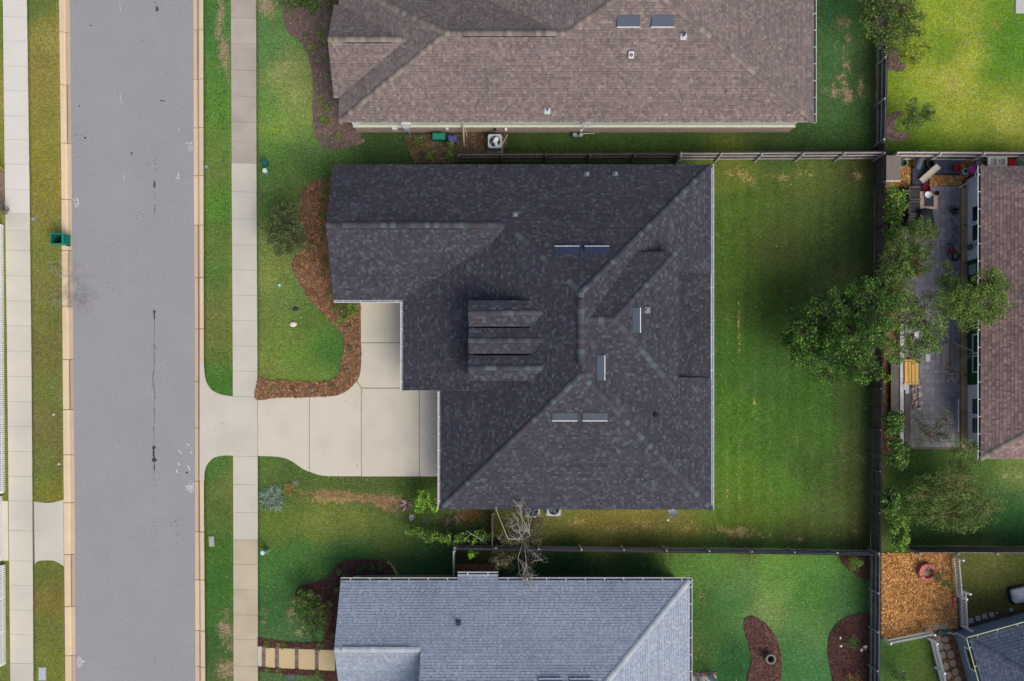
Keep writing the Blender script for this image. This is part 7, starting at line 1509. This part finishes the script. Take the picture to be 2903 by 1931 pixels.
# ---------------------------------------------------------------- the wood chip yard
c = P(2622, 1620); root = empty("fire_pit", (c.x, c.y, 0), "round fire pit of pinkish bricks in the wood chip yard", "fire pit"); m_fb = M_("pink_block", S(204, 122, 112), n1=(4, .12), n2=(30, .15), obj=.14)
R0, R1 = .34, .53; nb = 12; mb = MB(); a0 = pi / nb * .9
vs2 = [(r * cos(t), r * sin(t)) for r, t in ((R0, -a0), (R1, -a0), (R1, a0), (R0, a0))]; mb.prism(vs2, 0, .11, bev=.012); me = bpy.data.meshes.new("brick"); me.from_pydata(mb.v, [], mb.f); me.materials.append(m_fb)
rnd = random.Random(3)
for lay in range(4):
    for k in range(nb):
        if lay == 3 and k in (11,): continue
        o = bpy.data.objects.new("brick", me); COL.objects.link(o); o.parent = root; o.rotation_euler.z = 2 * pi * (k + .5 * (lay % 2)) / nb + rnd.uniform(-.03, .03); o.location = (rnd.uniform(-.01, .01), rnd.uniform(-.01, .01), .01 + lay * .114); o.scale = (1, 1, 1)
mb = MB(); mb.lathe((0, 0, 0), [(R0 - .01, .1), (R0 - .02, .26), (.1, .29), (.01, .29)], 18, S(168, 146, 124)); mb.build("ash", m_attrs, root)
heap("ash and twigs inside the pink fire pit", 2630, 1620, 14, 14, .06, 90, .05, [S(150, 130, 110), S(190, 170, 140), S(90, 76, 64)], 9, z0=.28, name="ash_bits")
rnd = random.Random(5)
for i, (x, y) in enumerate(((2703, 1697), (2703, 1711))):
    q = P(x, y); mb = MB(); mb.prism([(-.1, -.13), (.1, -.13), (.1, .13), (-.1, .13)], 0, .2, S(196, 112, 100), bev=.02); o = thing(mb, "loose_block", ("upper pink block leaning on the picket fence", "lower pink block beside the picket fence")[i], "block", m_attrs, "loose pink blocks by the picket fence"); o.location = (q.x, q.y, .03)
mb = MB(); mb.lathe(P(2672, 1612), [(.02, 0), (.15, .02), (.14, .06), (.02, .09)], 12, S(104, 96, 92)); thing(mb, "rusty_lid", "small dark disc right of the pink fire pit", "lid", m_attrs)
# flagstones: each its own outline
FS = [(2652, 1776.5, 9, 11, S(158, 142, 124)), (2672.5, 1776, 11, 8.5, S(160, 144, 126)), (2635, 1790, 10, 8.5, S(150, 136, 120)), (2628.5, 1774, 6.5, 7, S(124, 112, 106)), (2659, 1810, 9, 11, S(156, 142, 126)), (2679.5, 1812, 11, 8.5, S(152, 138, 122)), (2665, 1831, 9.5, 11, S(158, 144, 128)), (2684.5, 1833.5, 9.5, 10, S(154, 140, 124)), (2672, 1857, 9.5, 11, S(154, 142, 126)), (2694.5, 1855, 10.5, 11.5, S(158, 144, 128)), (2680, 1888, 9.5, 11.5, S(156, 144, 126)), (2700.5, 1879, 10, 11, S(158, 146, 128)), (2688.5, 1914, 9, 11, S(150, 138, 124)), (2707, 1904, 9.5, 11.5, S(156, 144, 128)), (2714, 1926, 9.5, 11, S(156, 144, 128)), (2649, 1836, 6, 10, S(130, 120, 112)), (2656, 1860, 6, 9, S(140, 128, 118)), (2664, 1884, 7, 9, S(144, 132, 120)), (2672, 1908, 8, 8, S(132, 122, 114)), (2648, 1811, 6, 9, S(130, 118, 108)), (2674, 1928, 9, 6, S(110, 104, 102)), (2691, 1758.5, 5.5, 5.5, S(130, 116, 108)), (2700.5, 1764, 5, 7, S(126, 112, 104)), (2688, 1777, 2.6, 4.5, S(186, 130, 76))]
fp = base_poly("path", [(2624, 1784), (2700, 1784), (2722, 1990), (2680, 1990)], M_("path_soil", S(110, 82, 62), n1=(2, .2), n2=(20, .3)), .018)
for i, (x, y, rx, ry, col) in enumerate(FS):
    rnd = random.Random(500 + i); k = rnd.choice((5, 6, 6, 7)); a0 = rnd.random(); q = P(x, y)
    pts = [(q.x + rx / 47.5 * 1.06 * cos(a0 + 2 * pi * j / k) * rnd.uniform(.9, 1.08), q.y + ry / 47.5 * 1.06 * sin(a0 + 2 * pi * j / k) * rnd.uniform(.9, 1.08)) for j in range(k)]
    mb = MB(); mb.prism(pts, .02, .075, col, bev=.014); mb.build("flagstone", m_attrs, fp)
GSS = "square stepping stones beside the grey-sided house"
sl = ["stepping stone next to the picket fence end, first of the row", "second square stepping stone from the picket fence", "third square stepping stone from the picket fence", "fourth square stepping stone from the picket fence", "small half-buried stepping stone fifth in the row", "last pale stepping stone of the row, nearest the right edge"]
for i, (x, y, w_, rz) in enumerate(((2752, 1759.5, 14, 15), (2771.5, 1753, 13.5, 12), (2790.5, 1747.5, 14, 12), (2810.5, 1742.5, 13, 12), (2825.5, 1738, 5, 10), (2866.5, 1728, 9, 20))):
    q = P(x, y); rnd = random.Random(i); a = w_ / 95; pts = [(-a * rnd.uniform(.9, 1.05), -a), (a, -a * rnd.uniform(.9, 1.05)), (a * rnd.uniform(.9, 1.05), a), (-a, a * rnd.uniform(.9, 1.05))]; mb = MB(); mb.prism(pts, -.02, .06, S(176, 172, 164), bev=.012); o = thing(mb, "stepping_stone", sl[i], "stepping stone", m_attrs, GSS); o.location = (q.x, q.y, .01); o.rotation_euler.z = radians(rz)
# white tub at the right edge
q = P(2895, 1690, .6); q.z = 0; root = empty("storage_tub", q, "white rounded tub on a black base, cut off by the right edge", "tub"); root.rotation_euler.z = radians(12)
mb = MB(); mb.prism([(-.5, -.36), (-.36, -.5), (.5, -.5), (.5, .5), (-.36, .5), (-.5, .36)], .0, .25, S(40, 42, 48), bev=.04); mb.build("base", m_attr, root); mb = MB(); mb.prism([(-.42, -.3), (-.3, -.42), (.5, -.42), (.5, .42), (-.3, .42), (-.42, .3)], .25, .55, S(206, 212, 214), bev=.08); mb.build("body", m_attr, root); mb = MB(); mb.prism([(-.2, -.22), (.5, -.22), (.5, .22), (-.2, .22)], .55, .62, S(228, 232, 232), bev=.04); mb.build("lid", m_attr, root)
# pale concrete corner at the top right
slab_poly(base_poly("patio", [(2880, -60), (2990, -60), (2990, 36), (2880, 36)], m_joint, .012), [(2878, -80), (3000, -80), (3000, 38.5), (2878, 38.5)], M_("corner_concrete", S(196, 196, 192)), top=.06)
